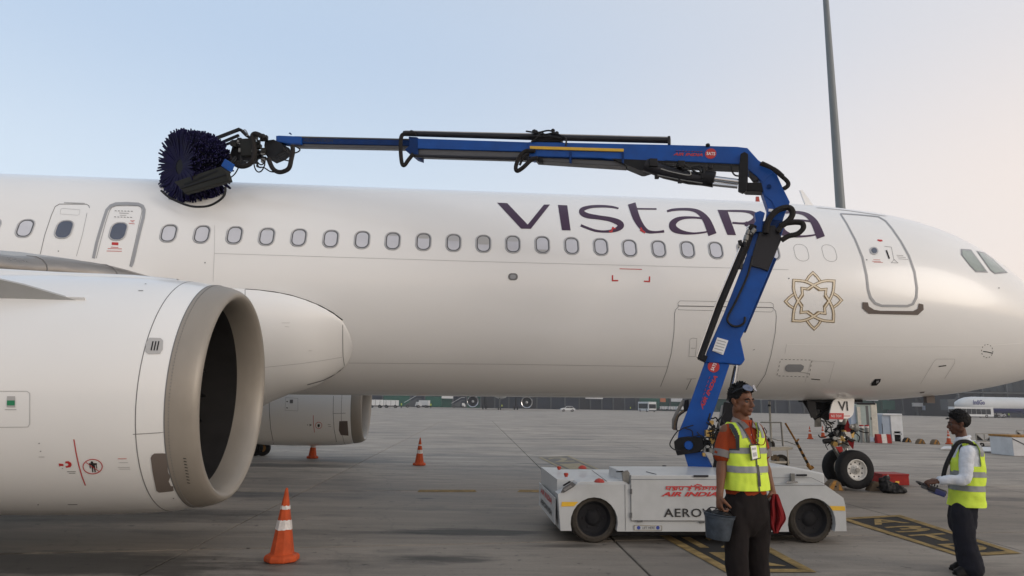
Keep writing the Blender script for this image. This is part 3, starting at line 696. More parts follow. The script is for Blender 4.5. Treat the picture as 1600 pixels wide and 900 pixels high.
# the airline name
z7 = lambda pts: Z(pts, 770, 300, 1600/530)
nmr = decal('airline_name', [Z([(787,588),(850,591),(978,725),(1080,600),(1117,600),(998,751),(937,750)], 580, 170, 4)], 'aubergine', lift=.006)
def glyph(strokes, polys=()):
    decal('letter', [q for st in strokes for q in strip2d(spline(z7(st), 5), 0)] + [z7(p) for p in polys], 'aubergine', nmr, lift=.006)
glyph([], [[(307,62),(351,64),(367,182),(326,181)]])
glyph([[(593,78,7),(560,71,10),(510,68,12),(460,71,14),(425,82,20),(420,97,25),(445,112,24),(500,121,20),(555,130,22),(595,146,28),(603,163,28),(575,181,18),(530,187,11),(480,182,11),(415,158,11)]])
glyph([[(655,55,37),(664,85,36),(676,120,34),(692,150,30),(710,173,25),(735,188,16),(770,190,10),(808,186,12)], [(676,80,7),(772,81,7)]])
A_ = [[(822,92,10),(850,85,12),(900,82,12),(945,86,15),(978,101,23),(1005,130,33),(1022,165,38),(1036,202,40)], [(1003,129,7),(960,122,9),(905,122,13),(868,132,22),(848,152,32),(855,174,32),(890,190,20),(940,196,10),(990,192,8),(1018,186,7)]]
glyph(A_)
glyph([[(1078,90,7),(1130,90,9),(1190,92,11),(1225,100,18),(1243,118,28),(1230,138,24),(1190,149,11),(1130,146,9)], [(1190,149,20),(1230,165,36),(1270,207,42)]], [[(1060,85),(1105,86),(1147,204),(1106,203)]])
glyph([[(x+511, y+14, w_) for x, y, w_ in st] for st in A_])
for q in ([(958,355),(955.5,362.5),(951.5,362)], [(1001,356),(1003,361),(1008,364)]): line('red_tape', q, 2.6, 'red_print', nmr, lift=.009, step=5)
for q in ([(957,357.5),(962,357.5)], [(1000,360.5),(1005,361)]): line('red_tape', q, 2, 'red_print', nmr, lift=.0095, step=5)
# star emblem: interlaced bands, gold edges and cream hearts
zS = lambda pts: Z(pts, 1215, 415, 900/110)
def rot4(pts):
    out = []
    for k in range(4):
        c_, s_ = ((1, 0), (0, 1), (-1, 0), (0, -1))[k]
        out.append([(458+(x-458)*c_-(y-450)*s_, 450+(x-458)*s_+(y-450)*c_) for x, y in pts])
    return out
half = [(540,305),(500,280),(450,247),(405,224),(370,210),(335,200),(290,193),(205,188)]
mir = lambda p: (458+(p[1]-450), 450+(p[0]-458))
Qs = half+[mir(p) for p in half[::-1]][1:]
bands = rot4([(450,262),(403,301),(310,290),(318,380),(272,440)]) + rot4([(352,215),(400,140),(450,92),(500,140),(556,215)]) + rot4(Qs)
star = decal('star_emblem', [q for st in bands[:8] for q in strip2d(zS(st), 4.3)], 'gold', lift=.005, step=8)
decal('cream_band', [q for st in bands[:8] for q in strip2d(zS(st), 2.2)], 'cream', star, lift=.0065, step=8)
decal('gold_band', [q for st in bands[8:] for q in strip2d(zS(st), 4.4)], 'gold', star, lift=.008, step=8)
decal('cream_band', [q for st in bands[8:] for q in strip2d(zS(st), 2.4)], 'cream', star, lift=.0095, step=8)
# antennas and probes
g = MB(); g.prism([(6.30,-.02,2.45),(6.36,-.02,2.45),(6.62,-.02,2.06),(6.42,-.02,2.06)], (0, .04, 0)); bl(g, 'blade_antenna', 'hull_white')
g = MB(); g.prism([(5.30,-.02,2.27),(5.36,-.02,2.27),(5.38,-.02,2.05),(5.28,-.02,2.05)], (0, .04, 0)); bl(g, 'beacon', 'beacon_red')
p = AI@Plane((0, 12.6), (10, 13.4)).at(1500, 612); g = MB().box((p.x-.09, -.05, p.z-.22), (p.x+.09, .05, p.z+.05)); bl(g, 'belly_antenna', 'sill')
p = AI@Plane((0, 12.6), (10, 13.4)).at(1541, 604); g = MB().box((p.x-.03, -.06, p.z-.07), (p.x+.03, -.02, p.z+.08)); bl(g, 'belly_probe', 'sill')

# wing to body fairing
def st_of(px, py): return hull_st(px, py)
top_c = [st_of(*p) for p in ((549,532),(545,518),(535,500),(520,488),(500,477),(480,469),(455,461),(430,456),(405,453),(384,451))]
bot_c = [st_of(*p) for p in ((549,552),(546,563),(539,573),(525,585),(505,596),(480,603),(455,607),(440,609))]
sA = max(max(c_[0] for c_ in top_c), max(c_[0] for c_ in bot_c))+.02; tA = (top_c[0][1]+bot_c[0][1])/2
def crv(c_, s, far_t):
    c_ = sorted([(sA, tA)]+c_, key=lambda q: -q[0])
    for a, b_ in zip(c_, c_[1:]):
        if b_[0] <= s: return a[1]+(b_[1]-a[1])*(a[0]-s)/max(1e-6, a[0]-b_[0])
    return c_[-1][1]
g = MB(); fs = [sA-.012*i*i for i in range(0, 11)]; 
while fs[-1] > -17: fs.append(fs[-1]-.35)
NU = 28
for s in fs:
    t1 = crv(top_c, s, 0); t0 = crv(bot_c, s, 0)
    if s < min(c_[0] for c_ in bot_c): t0 = max(-PI/2-.3, t0-.75*(min(c_[0] for c_ in bot_c)-s))
    dd = sA-s; H = .48*(1-math.exp(-dd*1.1))*min(1, (dd/.8)**.5) if dd > 0 else 0
    for k in range(NU+1):
        u = k/NU; t = t0+(t1-t0)*u; p = hull(s, t); n = Vector((0, -math.cos(t), math.sin(t)))
        prof = max(0, 1-abs(2*u-1)**2.6)**.62
        g.v.append(p+n*(.004+H*prof))
for i in range(len(fs)-1):
    for k in range(NU): g.f.append([i*(NU+1)+k, i*(NU+1)+k+1, (i+1)*(NU+1)+k+1, (i+1)*(NU+1)+k])
fair = bl(g, 'wing_fairing', 'hull_white', angle=70)
line('fairing_gap', [(384,452),(405,453.5),(430,456.5),(455,461.5),(480,469.5),(500,477.5),(520,488.5),(535.5,500)], 1.7, 'black_gap', fair, lift=.012)
FB = make_bvh(fair.data)
line('fairing_gap', [(539,572),(525,584),(505,594),(480,601)], 1.3, 'seam', fair, lift=.006, bvh=FB)
line('fairing_seam', [(535.5,500),(535.5,530),(536,556),(538,571)], .8, 'seam', fair, bvh=FB); line('fairing_seam', [(412,574),(470,568),(505,563),(534,558)], .55, 'seam_light', fair, bvh=FB)
line('fairing_seam', [(383,452),(383,462)], .9, 'seam', fair, bvh=FB)
for q in (((440,504.5),(453,504.5)), ((482,548),(487,548)), ((445,510),(452,511))): line('access_mark', list(q), .5, 'seam_light', fair, bvh=FB)

# wings
def wing(sg):
    # leading edge stations (s, y, z), chord, thickness
    st = [(-5.55, 1.65, -.30, 6.6, .80), (-6.02, 2.1, -.20, 6.2, .75), (-6.50, 2.6, -.11, 5.9, .72), (-6.95, 3.2, -.13, 5.6, .70), (-7.37, 3.9, -.22, 5.2, .66), (-8.4, 5.75, -.18, 4.2, .56), (-11.2, 10.9, .28, 2.9, .36), (-14.2, 16.4, .80, 1.6, .2)]
    aer = [(0, 0), (.012, .022), (.04, .042), (.10, .062), (.22, .078), (.40, .078), (.6, .06), (.8, .032), (1, .002), (.8, -.012), (.6, -.024), (.4, -.036), (.22, -.044), (.10, -.042), (.04, -.032), (.012, -.018)]
    g = MB(); n = len(aer)
    for s, y, z, c_, th in st:
        for u, v in aer: g.v.append(Vector((s-.06-u*c_, sg*y, z-.17+v*c_*(.85 if v > 0 else 1.3)-u*(.30+.06*c_))))
    for i in range(len(st)-1):
        for k in range(n): k2 = (k+1) % n; g.f.append([i*n+k, i*n+k2, (i+1)*n+k2, (i+1)*n+k])
    g.f.append([(len(st)-1)*n+k for k in range(n)]); g.f.append(list(range(n)))
    wg = bl(g, 'wing', 'wing_grey', angle=50)
    g = MB(); pr_ = [(.30, .155), (.16, .145), (.06, .10), (.0, .03), (-.02, -.04), (.0, -.11), (.05, -.17), (.13, -.22), (.24, -.26)]; n = len(pr_); ss = spline(st, 8)
    for s, y, z, c_, th in ss:
        k_ = c_/5.6*1.0
        for u, v in pr_: g.v.append(Vector((s+.03-u*k_, sg*y, z-.155+v*k_)))
    for i in range(len(ss)-1):
        for k in range(n-1): g.f.append([i*n+k, i*n+k+1, (i+1)*n+k+1, (i+1)*n+k])
    sl = bl(g, 'slat', 'slat_metal', wg, angle=50)
    for yy in (2.62, 3.42, 5.2, 8.6, 12):
        q = min(ss, key=lambda q: abs(q[1]-yy)); k_ = q[3]/5.6
        g = MB(); g.tube([Vector((q[0]+.036-u*k_, sg*q[1], q[2]-.155+v*k_)) for u, v in pr_], .008, 5); bl(g, 'slat_joint', 'seam', sl)
    g = MB(); s, y, z, c_, th = st[-1]; g.prism([(s-.2, sg*y, z-.1), (s-1.5, sg*(y+.5), z+2.2), (s-2.0, sg*(y+.5), z+2.2), (s-1.6, sg*y, z-.1)], (0, .06, 0)); bl(g, 'winglet', 'aubergine', wg)
for sg in (-1, 1): wing(sg)
# tail
g = MB(); g.prism([(-25, -.09, 1.8), (-30.6, -.09, 7.9), (-32.4, -.09, 7.9), (-31.0, -.09, 1.6)], (0, .18, 0)); bl(g, 'tail_fin', 'aubergine')
for sg in (-1, 1): g = MB(); g.prism([(-28, sg*.6, .95), (-31, sg*6.2, 1.5), (-32.3, sg*6.2, 1.5), (-31, sg*.5, .95)], (0, 0, .12)); bl(g, 'tailplane', 'wing_grey')

# engines
def engine(sg):
    EX, EY, EZ = -3.52, sg*5.75, -2.13
    mt = Matrix.Translation((EX, EY, EZ)) @ Matrix.Rotation(-PI/2, 4, 'Y')   # local z -> -x (aft)
    def off(prof, flat=1.0): return prof
    N = 96
    # outer cowl, aft of the lip (z aft distance, r)
    cowl = [(1.183, .27), (1.213, .45), (1.232, .65), (1.243, .9), (1.252, 1.3), (1.255, 1.9), (1.24, 2.6), (1.18, 3.3), (1.07, 4.1), (.98, 4.5), (.95, 4.5), (.99, 4.0)]
    eng = bl(MB().lathe(cowl, N, mt), 'engine_cowl', 'nacelle_white', angle=50)
    lip = [(1.186, .275), (1.178, .20), (1.160, .12), (1.135, .055), (1.108, .015), (1.080, 0), (1.050, .012), (1.022, .05), (1.000, .12), (.985, .22), (.982, .31)]
    lp = bl(MB().lathe(lip, N, mt), 'inlet_lip', 'lip_metal', eng, angle=60)
    bl(MB().lathe([(.982, .31), (.985, .6), (.99, .95)], N, mt), 'inlet_liner', 'liner', eng)
    bl(MB().lathe([(1.1865, .268), (1.1875, .278)], N, mt), 'lip_seam', 'seam', lp)
    # fan
    g = MB()
    for k in range(20):
        a = 2*PI*k/20; rows = []
        for i in range(6):
            r_ = .30+(.975-.30)*i/5; tw = R(25+38*i/5); ch_ = .13+.06*i/5; sw = .25*(i/5)**2
            for e_ in (-1, 1):
                aa = a+e_*ch_*math.cos(tw)/max(r_, .3)*.6+sw*.3; rows.append(mt@Vector((r_*math.cos(aa), r_*math.sin(aa), .80+e_*ch_*math.sin(tw)*.8)))
        g.add(rows, [(2*i, 2*i+1, 2*i+3, 2*i+2) for i in range(5)])
    bl(g, 'fan', 'fan_black', eng); bl(MB().lathe([(.001, .46), (.10, .52), (.2, .64), (.28, .8), (.3, .95)], 32, mt), 'spinner', 'fan_black', eng)
    bl(MB().lathe([(.99, 1.02), (.001, 1.02)], 48, mt), 'fan_frame', 'black_gap', eng)
    bl(MB().lathe([(.80, 4.0), (.78, 4.8), (.55, 5.5), (.45, 5.6), (.3, 5.6), (.05, 6.3)], 48, mt), 'exhaust_nozzle', 'gear_metal', eng)
    # seams round the cowl
    bl(MB().lathe([(1.2195, .505), (1.221, .513)], N, mt), 'cowl_seam', 'seam', eng)
    # ridge from the cowl top to the wing
    g = MB(); y0 = EY
    prof = [(-4.25, -.875, .10), (-4.7, -.845, .16), (-5.5, -.835, .20), (-6.6, -.80, .22), (-8.2, -.62, .24), (-9.5, -.55, .24), (-10.8, -.62, .18)]
    for s, z, hw in prof: g.v += [Vector((s, y0-hw*1.6, z-.22)), Vector((s, y0-hw, z-.035)), Vector((s, y0-hw*.4, z)), Vector((s, y0+hw*.4, z)), Vector((s, y0+hw, z-.035)), Vector((s, y0+hw*1.6, z-.22))]
    for i in range(len(prof)-1):
        for k in range(5): g.f.append([i*6+k, i*6+k+1, (i+1)*6+k+1, (i+1)*6+k])
    bl(g, 'pylon', 'nacelle_white', eng, angle=60)
    g = MB(); g.box((-10.5, y0-.15, -1.2), (-6.4, y0+.15, -.3)); bl(g, 'pylon_core', 'wing_grey', eng)
    # strake on both shoulders
    for e_ in (-1, 1):
        a = R(44.5); bx = lambda s, r_: Vector((s, EY+e_*math.cos(a)*r_, EZ+math.sin(a)*r_))
        g = MB(); nn = Vector((0, -e_*math.sin(a), math.cos(a)))*.018
        pts = [bx(-4.80, 1.24), bx(-5.25, 1.42), bx(-5.7, 1.55), bx(-6.1, 1.62), bx(-6.35, 1.24)]; g.prism([p-nn/2 for p in pts], nn)
        sk = bl(g, 'strake', 'wing_grey', eng)
        g = MB(); g.beam(bx(-4.74, 1.255), bx(-6.35, 1.262), .06, .012, nn); bl(g, 'strake_foot', 'nacelle_white', sk)
    return eng, mt
engN, mtN = engine(-1); engF, mtF = engine(1)
EB = make_bvh([c_ for c_ in C.objects if c_ is engN][0].data)
LB = make_bvh([c_ for c_ in engN.children if c_.name.startswith('inlet_lip')][0].data)
zE = lambda pts: Z(pts, 0, 450, 4); zF = lambda pts: Z(pts, 0, 675, 4)
vent = decal('vent_grille', [zE([(935,312),(1005,314),(1020,330),(1018,385),(1000,412),(930,414),(910,400),(912,345)])], 'seam_light', engN, bvh=EB, lift=.006)
for x in (952, 970, 988): line('vent_slot', zE([(x+6,335),(x-6,392)]), 1.9, 'black_gap', vent, bvh=EB, lift=.009, step=5)
ap = line('access_panel', zE([(-10,645),(170,645),(188,658),(188,850),(175,868),(-10,870)]), .9, 'seam_light', engN, bvh=EB)
for q in ([(47,676),(97,676),(97,745),(45,745)],): decal('placard', [zE(q)], 'seam_light', ap, bvh=EB, lift=.006)
decal('green_placard', [zE([(48,702),(96,702),(96,733),(47,733)])], 'green_print', ap, bvh=EB, lift=.009); line('lettering', zE([(32,760),(104,760)]), .7, 'seam', ap, bvh=EB)
for q in (((865,18),(895,18)), ((1018,720),(1052,720)), ((905,-24),(915,-24)), ((1046,617),(1056,617)), ((1285,29),(1292,29))): line('small_mark', zE(list(q)), .9, 'seam', engN, bvh=EB)
line('cowl_edge', zF([(832,14),(1058,0)]), 1, 'seam', engN, bvh=EB)
decal('drain_panel', [zF([(950,145),(965,132),(1070,130),(1085,365),(1075,368),(995,376),(978,365),(955,250),(943,160)])], 'lip_patch', engN, bvh=EB, lift=.006)
line('red_arc', zF([(463,45),(475,120),(492,200),(513,275),(535,333)]), 1.7, 'red_print', engN, bvh=EB)
no = line('warning_roundel', zF([(581+60*math.cos(a*PI/12), 214+45*math.sin(a*PI/12)) for a in range(24)]), 1.3, 'red_print', engN, bvh=EB, closed=True, lift=.006, step=5)
line('figure', zF([(557,198,9),(583,200,16),(607,198,9)]), 5, 'black_print', no, bvh=EB, step=5); decal('figure', [zF([(567,186),(575,180),(584,184),(583,194),(573,196)])], 'black_print', no, bvh=EB)
line('figure', zF([(562,200),(566,226)]), 1.4, 'black_print', no, bvh=EB); line('figure', zF([(602,200),(606,226)]), 1.4, 'black_print', no, bvh=EB)
line('figure', zF([(584,200),(585,222)]), 5.2, 'black_print', no, bvh=EB); line('figure', zF([(579,220),(581,250)]), 1.9, 'black_print', no, bvh=EB); line('figure', zF([(592,220),(596,250)]), 1.9, 'black_print', no, bvh=EB)
line('red_bar', zF([(540,186),(622,243)]), 1.1, 'red_print', no, bvh=EB, lift=.009)
decal('red_symbol', [zF([(410,182),(430,180),(446,190),(450,205),(442,218),(415,222),(410,210),(424,210),(430,202),(424,194),(410,194)])], 'red_print', engN, bvh=EB)
decal('red_symbol', [zF([(368,194),(398,198),(398,212),(384,210),(372,214)])], 'red_print', engN, bvh=EB)
for x0, x1, y in ((420,474,246),(432,472,256),(388,396,226)): line('lettering', zF([(x0, y), (x1, y)]), .9, 'seam', engN, bvh=EB)
line('red_lettering', zF([(738,166),(792,166)]), .9, 'red_print', engN, bvh=EB)
for x0, x1, y in ((745,800,190),(738,812,219),(746,814,230)): line('lettering', zF([(x0, y), (x1, y)]), .8, 'seam_light', engN, bvh=EB)
for x, y in ((247,70),(256,119),(1085,412),(240,451)): decal('rivet_mark', [zF([(x-4,y-3),(x+4,y-3),(x+4,y+3),(x-4,y+3)])], 'seam', engN, bvh=EB, lift=.006)
line('lettering', zF([(243,155),(280,155)]), .6, 'seam', engN, bvh=EB); line('lettering', zF([(425,451),(485,451)]), 1, 'seam', engN, bvh=EB)
lipo = [c_ for c_ in engN.children if c_.name.startswith('inlet_lip')][0]
for k in range(9): y = 165+k*19; x = 1155+k*3; decal('lip_slot', [zF([(x-9,y-5),(x+9,y-1),(x+9,y+3),(x-9,y)])], 'black_gap', lipo, bvh=LB, lift=.005)
g = MB()
for k in range(230):   # rivet row along the lip joint
    a = 2*PI*k/230; m_ = mtN @ Matrix.Rotation(a, 4, 'Z') @ Matrix.Translation((1.183, 0, .235)); g.box((0, -.004, -.004), (.004, .004, .004), m_)
rv0 = build(g, 'rivet_row', 'seam', lipo, world=False, smooth=False); rv0['kind'] = 'stuff'
zG = lambda pts: Z(pts, 400, 600, 4)
EBF = make_bvh(engF.data)
line('cowl_seam', zG([(82,80),(84,180),(92,280),(110,372)]), .8, 'seam', engF, bvh=EBF); line('cowl_seam', zG([(484,75),(482,180),(488,280),(503,362)]), .7, 'seam', engF, bvh=EBF); line('cowl_seam', zG([(484,184),(560,182)]), .6, 'seam', engF, bvh=EBF)
decal('drain_panel', [zG([(520,232),(572,230),(578,322),(530,318),(518,290)])], 'sill', engF, bvh=EBF, lift=.006)
line('access_panel', zG([(185,85),(262,90),(262,168),(182,164),(185,85)]), .5, 'seam_light', engF, bvh=EBF); decal('green_placard', [zG([(212,98),(232,98),(231,120),(211,120)])], 'seam', engF, bvh=EBF)
line('small_mark', zG([(190,109),(200,111)]), 1.4, 'black_print', engF, bvh=EBF); line('small_mark', zG([(189,148),(199,150)]), 1.4, 'black_print', engF, bvh=EBF)
line('red_arc', zG([(358,195),(359,250),(366,302)]), .8, 'red_print', engF, bvh=EBF)
r2_ = line('warning_roundel', zG([(392+20*math.cos(a*PI/8), 258+20*math.sin(a*PI/8)) for a in range(16)]), .7, 'red_print', engF, bvh=EBF, closed=True, step=5); decal('figure', [zG([(386,250),(398,250),(400,262),(392,272),(384,262)])], 'black_print', r2_, bvh=EBF)
for q in (((320,254),(326,256)), ((334,252),(346,254)), ((334,262),(346,256)), ((448,252),(466,254)), ((452,264),(470,265))): line('small_mark', zG(list(q)), 1.0, 'black_print' if q[0][0] < 400 else 'seam_light', engF, bvh=EBF)

# nose gear
def wheel(mb_t, mb_r, c_, r_, wd, axis_y, hubk=.5):
    pass
def tyre_prof(r_, w_, hub): return [(hub, -w_*.42), (hub*1.12, -w_*.5), (r_*.80, -w_*.52), (r_*.93, -w_*.44), (r_, -w_*.25), (r_, w_*.25), (r_*.93, w_*.44), (r_*.80, w_*.52), (hub*1.12, w_*.5), (hub, w_*.42)]
GX = 6.90; gz0 = -PZ
ng = bl(MB().tube([(GX, 0, -1.8), (GX, 0, -2.95)], .105, 18), 'nose_gear', 'gear_metal')
def gp_(g, name, m): return bl(g, name, m, ng)
gp_(MB().tube([(GX, 0, -2.9), (GX+.02, 0, -3.42)], .055, 16), 'oleo', 'chrome')
gp_(MB().tube([(GX+.02, -.36, -3.45), (GX+.02, .36, -3.45)], .045, 12), 'axle', 'gear_metal')
for e_ in (-1, 1):
    mt = Matrix.Translation((GX+.02, e_*.24, -3.445)) @ Matrix.Rotation(-e_*PI/2, 4, 'X') @ Matrix.Scale(-1, 4, (0, 0, 1)) if False else Matrix.Translation((GX+.02, e_*.24, -3.445)) @ Matrix.Rotation(e_*-PI/2, 4, 'X')
    wl = bl(MB().lathe(tyre_prof(.38, .22, .205), 48, mt, close=True), 'wheel', 'tyre', ng)
    rimp = [(.205, -.08), (.208, .095), (.195, .10), (.185, .085), (.17, .05), (.10, .035), (.085, .06), (.06, .075), (.05, .10), (.001, .105)]
    rm = bl(MB().lathe(rimp, 40, mt), 'rim', 'rim_white', wl)
    g = MB()
    for k in range(9):
        a = k*2*PI/9+.2; c_ = mt@Vector((.142*math.cos(a), .142*math.sin(a), .0462)); g.ell(c_, (.017, .004, .017), 8, 4)
    bl(g, 'rim_holes', 'black_gap', wl)
    g = MB()
    for k in range(8):
        a = k*2*PI/8; c_ = mt@Vector((.07*math.cos(a), .07*math.sin(a), .068)); g.ell(c_, (.009, .01, .009), 6, 4)
    bl(g, 'hub_bolts', 'gear_metal', wl)
gp_(MB().tube([(GX-.12, 0, -2.70), (GX-.30, -.02, -2.95), (GX-.12, -.03, -3.30), (GX+.02, -.02, -3.42)], [.05, .035, .035, .05], 8), 'torque_link', 'gear_metal')
gp_(MB().tube([(GX-.10, -.05, -3.05), (GX-.02, -.1, -3.3)], .03, 8), 'link_arm', 'gear_white')
gp_(MB().lathe([(.12, -.1), (.13, -.05), (.13, .12), (.10, .16)], 16, Matrix.Translation((GX+.0, 0, -2.72))), 'collar', 'dark_steel')
gp_(MB().lathe([(.10, -.06), (.11, 0), (.10, .06)], 16, Matrix.Translation((GX+.02, 0, -2.98))), 'lower_collar', 'gear_white')
gp_(MB().tube([(GX-.48, -.12, -2.90), (GX-.08, -.16, -2.82)], .035, 10), 'steering_cylinder', 'chrome')
gp_(MB().tube([(GX-.52, -.12, -2.905), (GX-.34, -.13, -2.88)], .05, 10), 'cylinder_sleeve', 'dark_steel')
gp_(MB().tube([(GX-.1, .02, -2.15), (GX-.6, .0, -2.45), (GX-.9, 0, -1.95)], .04, 8), 'drag_brace', 'dark_steel')
rg = random.Random(5)
g = MB()
for k in range(30):
    a = Vector((GX+rg.uniform(-.38, .18), rg.uniform(-.22, .05), -2.55-rg.random()*.35)); b_ = a+Vector((rg.uniform(-.22, .22), rg.uniform(-.05, .05), rg.uniform(-.2, .2))); c_ = b_+Vector((rg.uniform(-.15, .15), 0, rg.uniform(-.15, .1)))
    g.tube(spline([a, b_, c_], 4), .009+.006*rg.random(), 6)
gp_(g, 'hydraulic_lines', 'hose')
for k in range(20):
    a = Vector((GX+rg.uniform(-.36, .14), -.12-rg.random()*.1, -2.6-rg.random()*.35)); s_ = .03+.035*rg.random()
    gp_(MB().lathe([(.001, -s_), (s_*.8, -s_), (s_*.8, s_*.5), (s_*.5, s_*.6), (s_*.5, s_*1.2), (.001, s_*1.2)], 10, Matrix.Translation(a) @ Matrix.Rotation(k*.9, 4, 'Y') @ Matrix.Rotation(k*1.3, 4, 'X')), 'fitting', ('dark_steel', 'gear_white', 'brass', 'gear_metal')[k % 4])
for k in range(2):   # taxi lamps
    c_ = Vector((GX+.16, -.17+.34*k, -2.62)); mt = Matrix.Translation(c_) @ Matrix.Rotation(PI/2, 4, 'Y')
    tl = gp_(MB().lathe([(.02, -.06), (.07, -.03), (.085, .02), (.08, .03)], 18, mt), 'taxi_lamp', 'gear_white'); bl(MB().lathe([(.078, .028), (.001, .034)], 18, mt), 'lens', 'chrome', tl)
PN = Plane((AM@Vector((0, -.36, 0))).to_2d()[:], (AM@Vector((10, -.36, 0))).to_2d()[:])
zD = lambda pts: Z(pts, 1180, 600, 20/3)
def flatp(name, pts, m, parent, off=0., th=.02, pl=PN, bevel=0):
    P = [pl.at(x, y, off) for x, y in pts]; return build(MB().prism(P, pl.n*(-th)), name, m, parent, smooth=False, bevel=bevel)
gd = flatp('gear_door', zD([(778,312),(785,270),(797,215),(815,178),(838,158),(865,147),(1033,145),(1032,200),(1028,290),(1015,325),(990,350),(965,360),(920,360),(905,395),(880,395),(870,360),(790,355)]), 'hull_white', ng, 0, .03)
def text_px(name, s, x0, y0, x1, y1, m, parent, pl, off=.004, shear=0, bold=0, slope=0., spacing=1.):
    cx, cy = (x0+x1)/2, (y0+y1)/2; c_ = pl.at(cx, cy, off); r_ = pl.at(x1, cy+slope*(x1-x0)/2, off)-pl.at(x0, cy-slope*(x1-x0)/2, off); u_ = pl.at(cx, y0, off)-pl.at(cx, y1, off)
    xd = r_.normalized(); yd = pl.n.cross(xd).normalized()
    return text_on(name, s, c_, xd, yd, r_.length, u_.length, m, parent, 0, shear, bold, spacing)
text_px('lettering', 'VI', 1309.5, 627, 1325, 642, 'black_print', gd, PN, .006, bold=.02)
tg = flatp('tow_placard', zD([(775,302),(923,304),(922,370),(772,366)]), 'red_print', gd, .012, .01); text_px('lettering', 'NO TOW', 1299, 648, 1315, 652, 'white_print', tg, PN, .016)
line('red_lettering', [(1317.5,650),(1328,650)], 1, 'red_print', gd, bvh=make_bvh(gd.data, parent_world(gd)) )
# dark wheel bay, aft doors, flag and pins
g = MB().box((GX-.80, -.26, -2.115), (GX+.30, .26, -1.98)); gp_(g, 'wheel_bay', 'black_gap')
flatp('aft_door', zD([(540,160),(625,160),(645,355),(588,352),(560,270)]), 'dark_steel', ng, -.1, .03); flatp('aft_door', zD([(620,158),(800,158),(785,300),(770,375),(740,380),(690,345),(690,268),(648,262),(640,215)]), 'black_gap', ng, -.45, .05); gp_(MB().lathe([(.115, -.05), (.135, -.02), (.135, .05), (.115, .08)], 18, Matrix.Translation((GX+.01, 0, -2.83))), 'steering_collar', 'gear_white'); flatp('aft_door_panel', zD([(640,215),(648,265),(685,268),(690,445),(622,448),(618,270),(636,262)]), 'gear_metal', ng, -.5, .02)
flatp('gear_flag', zD([(965,370),(1000,470),(985,500),(930,500),(932,450)]), 'cloth_red', ng, -.15, .01); flatp('gear_flag', zD([(935,500),(990,500),(1010,575),(960,585)]), 'cloth_pale', ng, -.15, .01); flatp('gear_flag', zD([(960,585),(1035,575),(1022,680),(985,640)]), 'cloth_red', ng, -.15, .01); flatp('gear_flag', zD([(1000,465),(1035,475),(1030,560),(1005,560)]), 'brass', ng, -.2, .01)
flatp('gear_tag', zD([(835,655),(905,650),(915,700),(880,715)]), 'paint_red', ng, -.05, .01)
for k in range(5): a = zD([(700+14*k, 380)]); g = MB().beam(PN.at(a[0][0], a[0][1], -.2), PN.at(a[0][0]+4+k, a[0][1]+8, -.2), .012, .012); build(g, 'striped_pin', 'gear_white' if k % 2 else 'dark_steel', ng)

# ================================================================== WASHING CART WITH BRUSH ARM
wa, wb = gnd(927, 847.5), gnd(1267, 848)
CP = Plane((wa.x, wa.y), (wb.x, wb.y)); CP.a = CP.a + CP.n*.0
cart = thing('aircraft_washing_cart', 'low white four wheeled cart with a tall blue folding boom that holds a brush', 'washing cart', (wa.x, wa.y, 0))
back = -CP.n
CW = 1.75
def cpx(x, y, off=0.0): return CP.at(x, y, off)
FO = .10   # side skin stands this far out from the wheel plane
def side(name, pts, m, parent=cart, off=FO+.004, th=.012, bevel=0): return flatp(name, pts, m, parent, off, th, CP, bevel)
def arcpx(cx, cy, rx, ry, a0, a1, n=14): return [(cx+rx*math.cos(R(a0+(a1-a0)*i/n)), cy-ry*math.sin(R(a0+(a1-a0)*i/n))) for i in range(n+1)]
body = [(872,772),(900,757.5),(905,756.5),(1289,757.5),(1318,778),(1321,790),(1323,830)] + [(1307,830)] + arcpx(1268.5, 818, 37.5, 40, -18, 198) + [(1233,831),(965,830.5)] + arcpx(928.5, 817, 37, 40, -18, 198)[0:] + [(893,829.5),(876,829.5)]
P = [cpx(x, y, FO) for x, y in body]
bd = build(MB().prism(P, back*.24), 'side_skirt', 'cart_white', cart, smooth=False)
P = [cpx(x, y, FO)+back*.24 for x, y in [(875, 752.5), (905, 753.5), (905, 757)]+body[3:]]
P[-1] = cpx(876, 829.5, FO)+back*.24
build(MB().prism(P, back*(CW+2*FO-.34)), 'body', 'cart_white', cart, smooth=False)
# deck, bonnet and centre hatch
def slab_px(name, pts, m, y_off, depth, parent=cart, bevel=.008):
    P = [cpx(x, y, y_off) for x, y in pts]; return build(MB().prism(P, back*depth), name, m, parent, smooth=False, bevel=bevel)
slab_px('front_deck', [(900,757.6),(902,753.6),(908,752.4),(979,752),(982,757.6)], 'cart_white', FO-.02, .24)
hatch = slab_px('side_hatch', [(984,758.5),(985,750),(985,742.5),(1195,742.5),(1195,758.5)], 'cart_white', FO-.01, 1.15)
slab_px('bonnet', [(1192,758),(1192,733),(1203,729),(1230,728),(1258,733),(1288,739.5),(1289,758)], 'cart_white', FO-.03, 1.05, bevel=.02)
side('hatch_door', [(985.5,750),(1195,750),(1195,758),(1195,813.5),(986.5,813)], 'cart_white', off=FO+.012, th=.014, bevel=.002)
def cl(name, pts, wd, m='cart_seam', parent=cart, off=FO+.018):
    g = MB()
    for q in strip2d(pts, wd):
        P = [CP.at(p[0], p[1], off) for p in q]; g.prism(P, CP.n*.002)
    return build(g, name, m, parent, smooth=False)
cl('door_gap', [(985.5,742),(985.7,751),(986.3,814),(1100,814.5),(1125,815)], .8); cl('door_gap', [(986,749),(1195,749)], .7)
cl('body_seam', [(976.5,757),(977.5,829)], .5, off=FO+.004); cl('body_seam', [(1205,758.5),(1289,758.5)], .6, off=FO+.004)
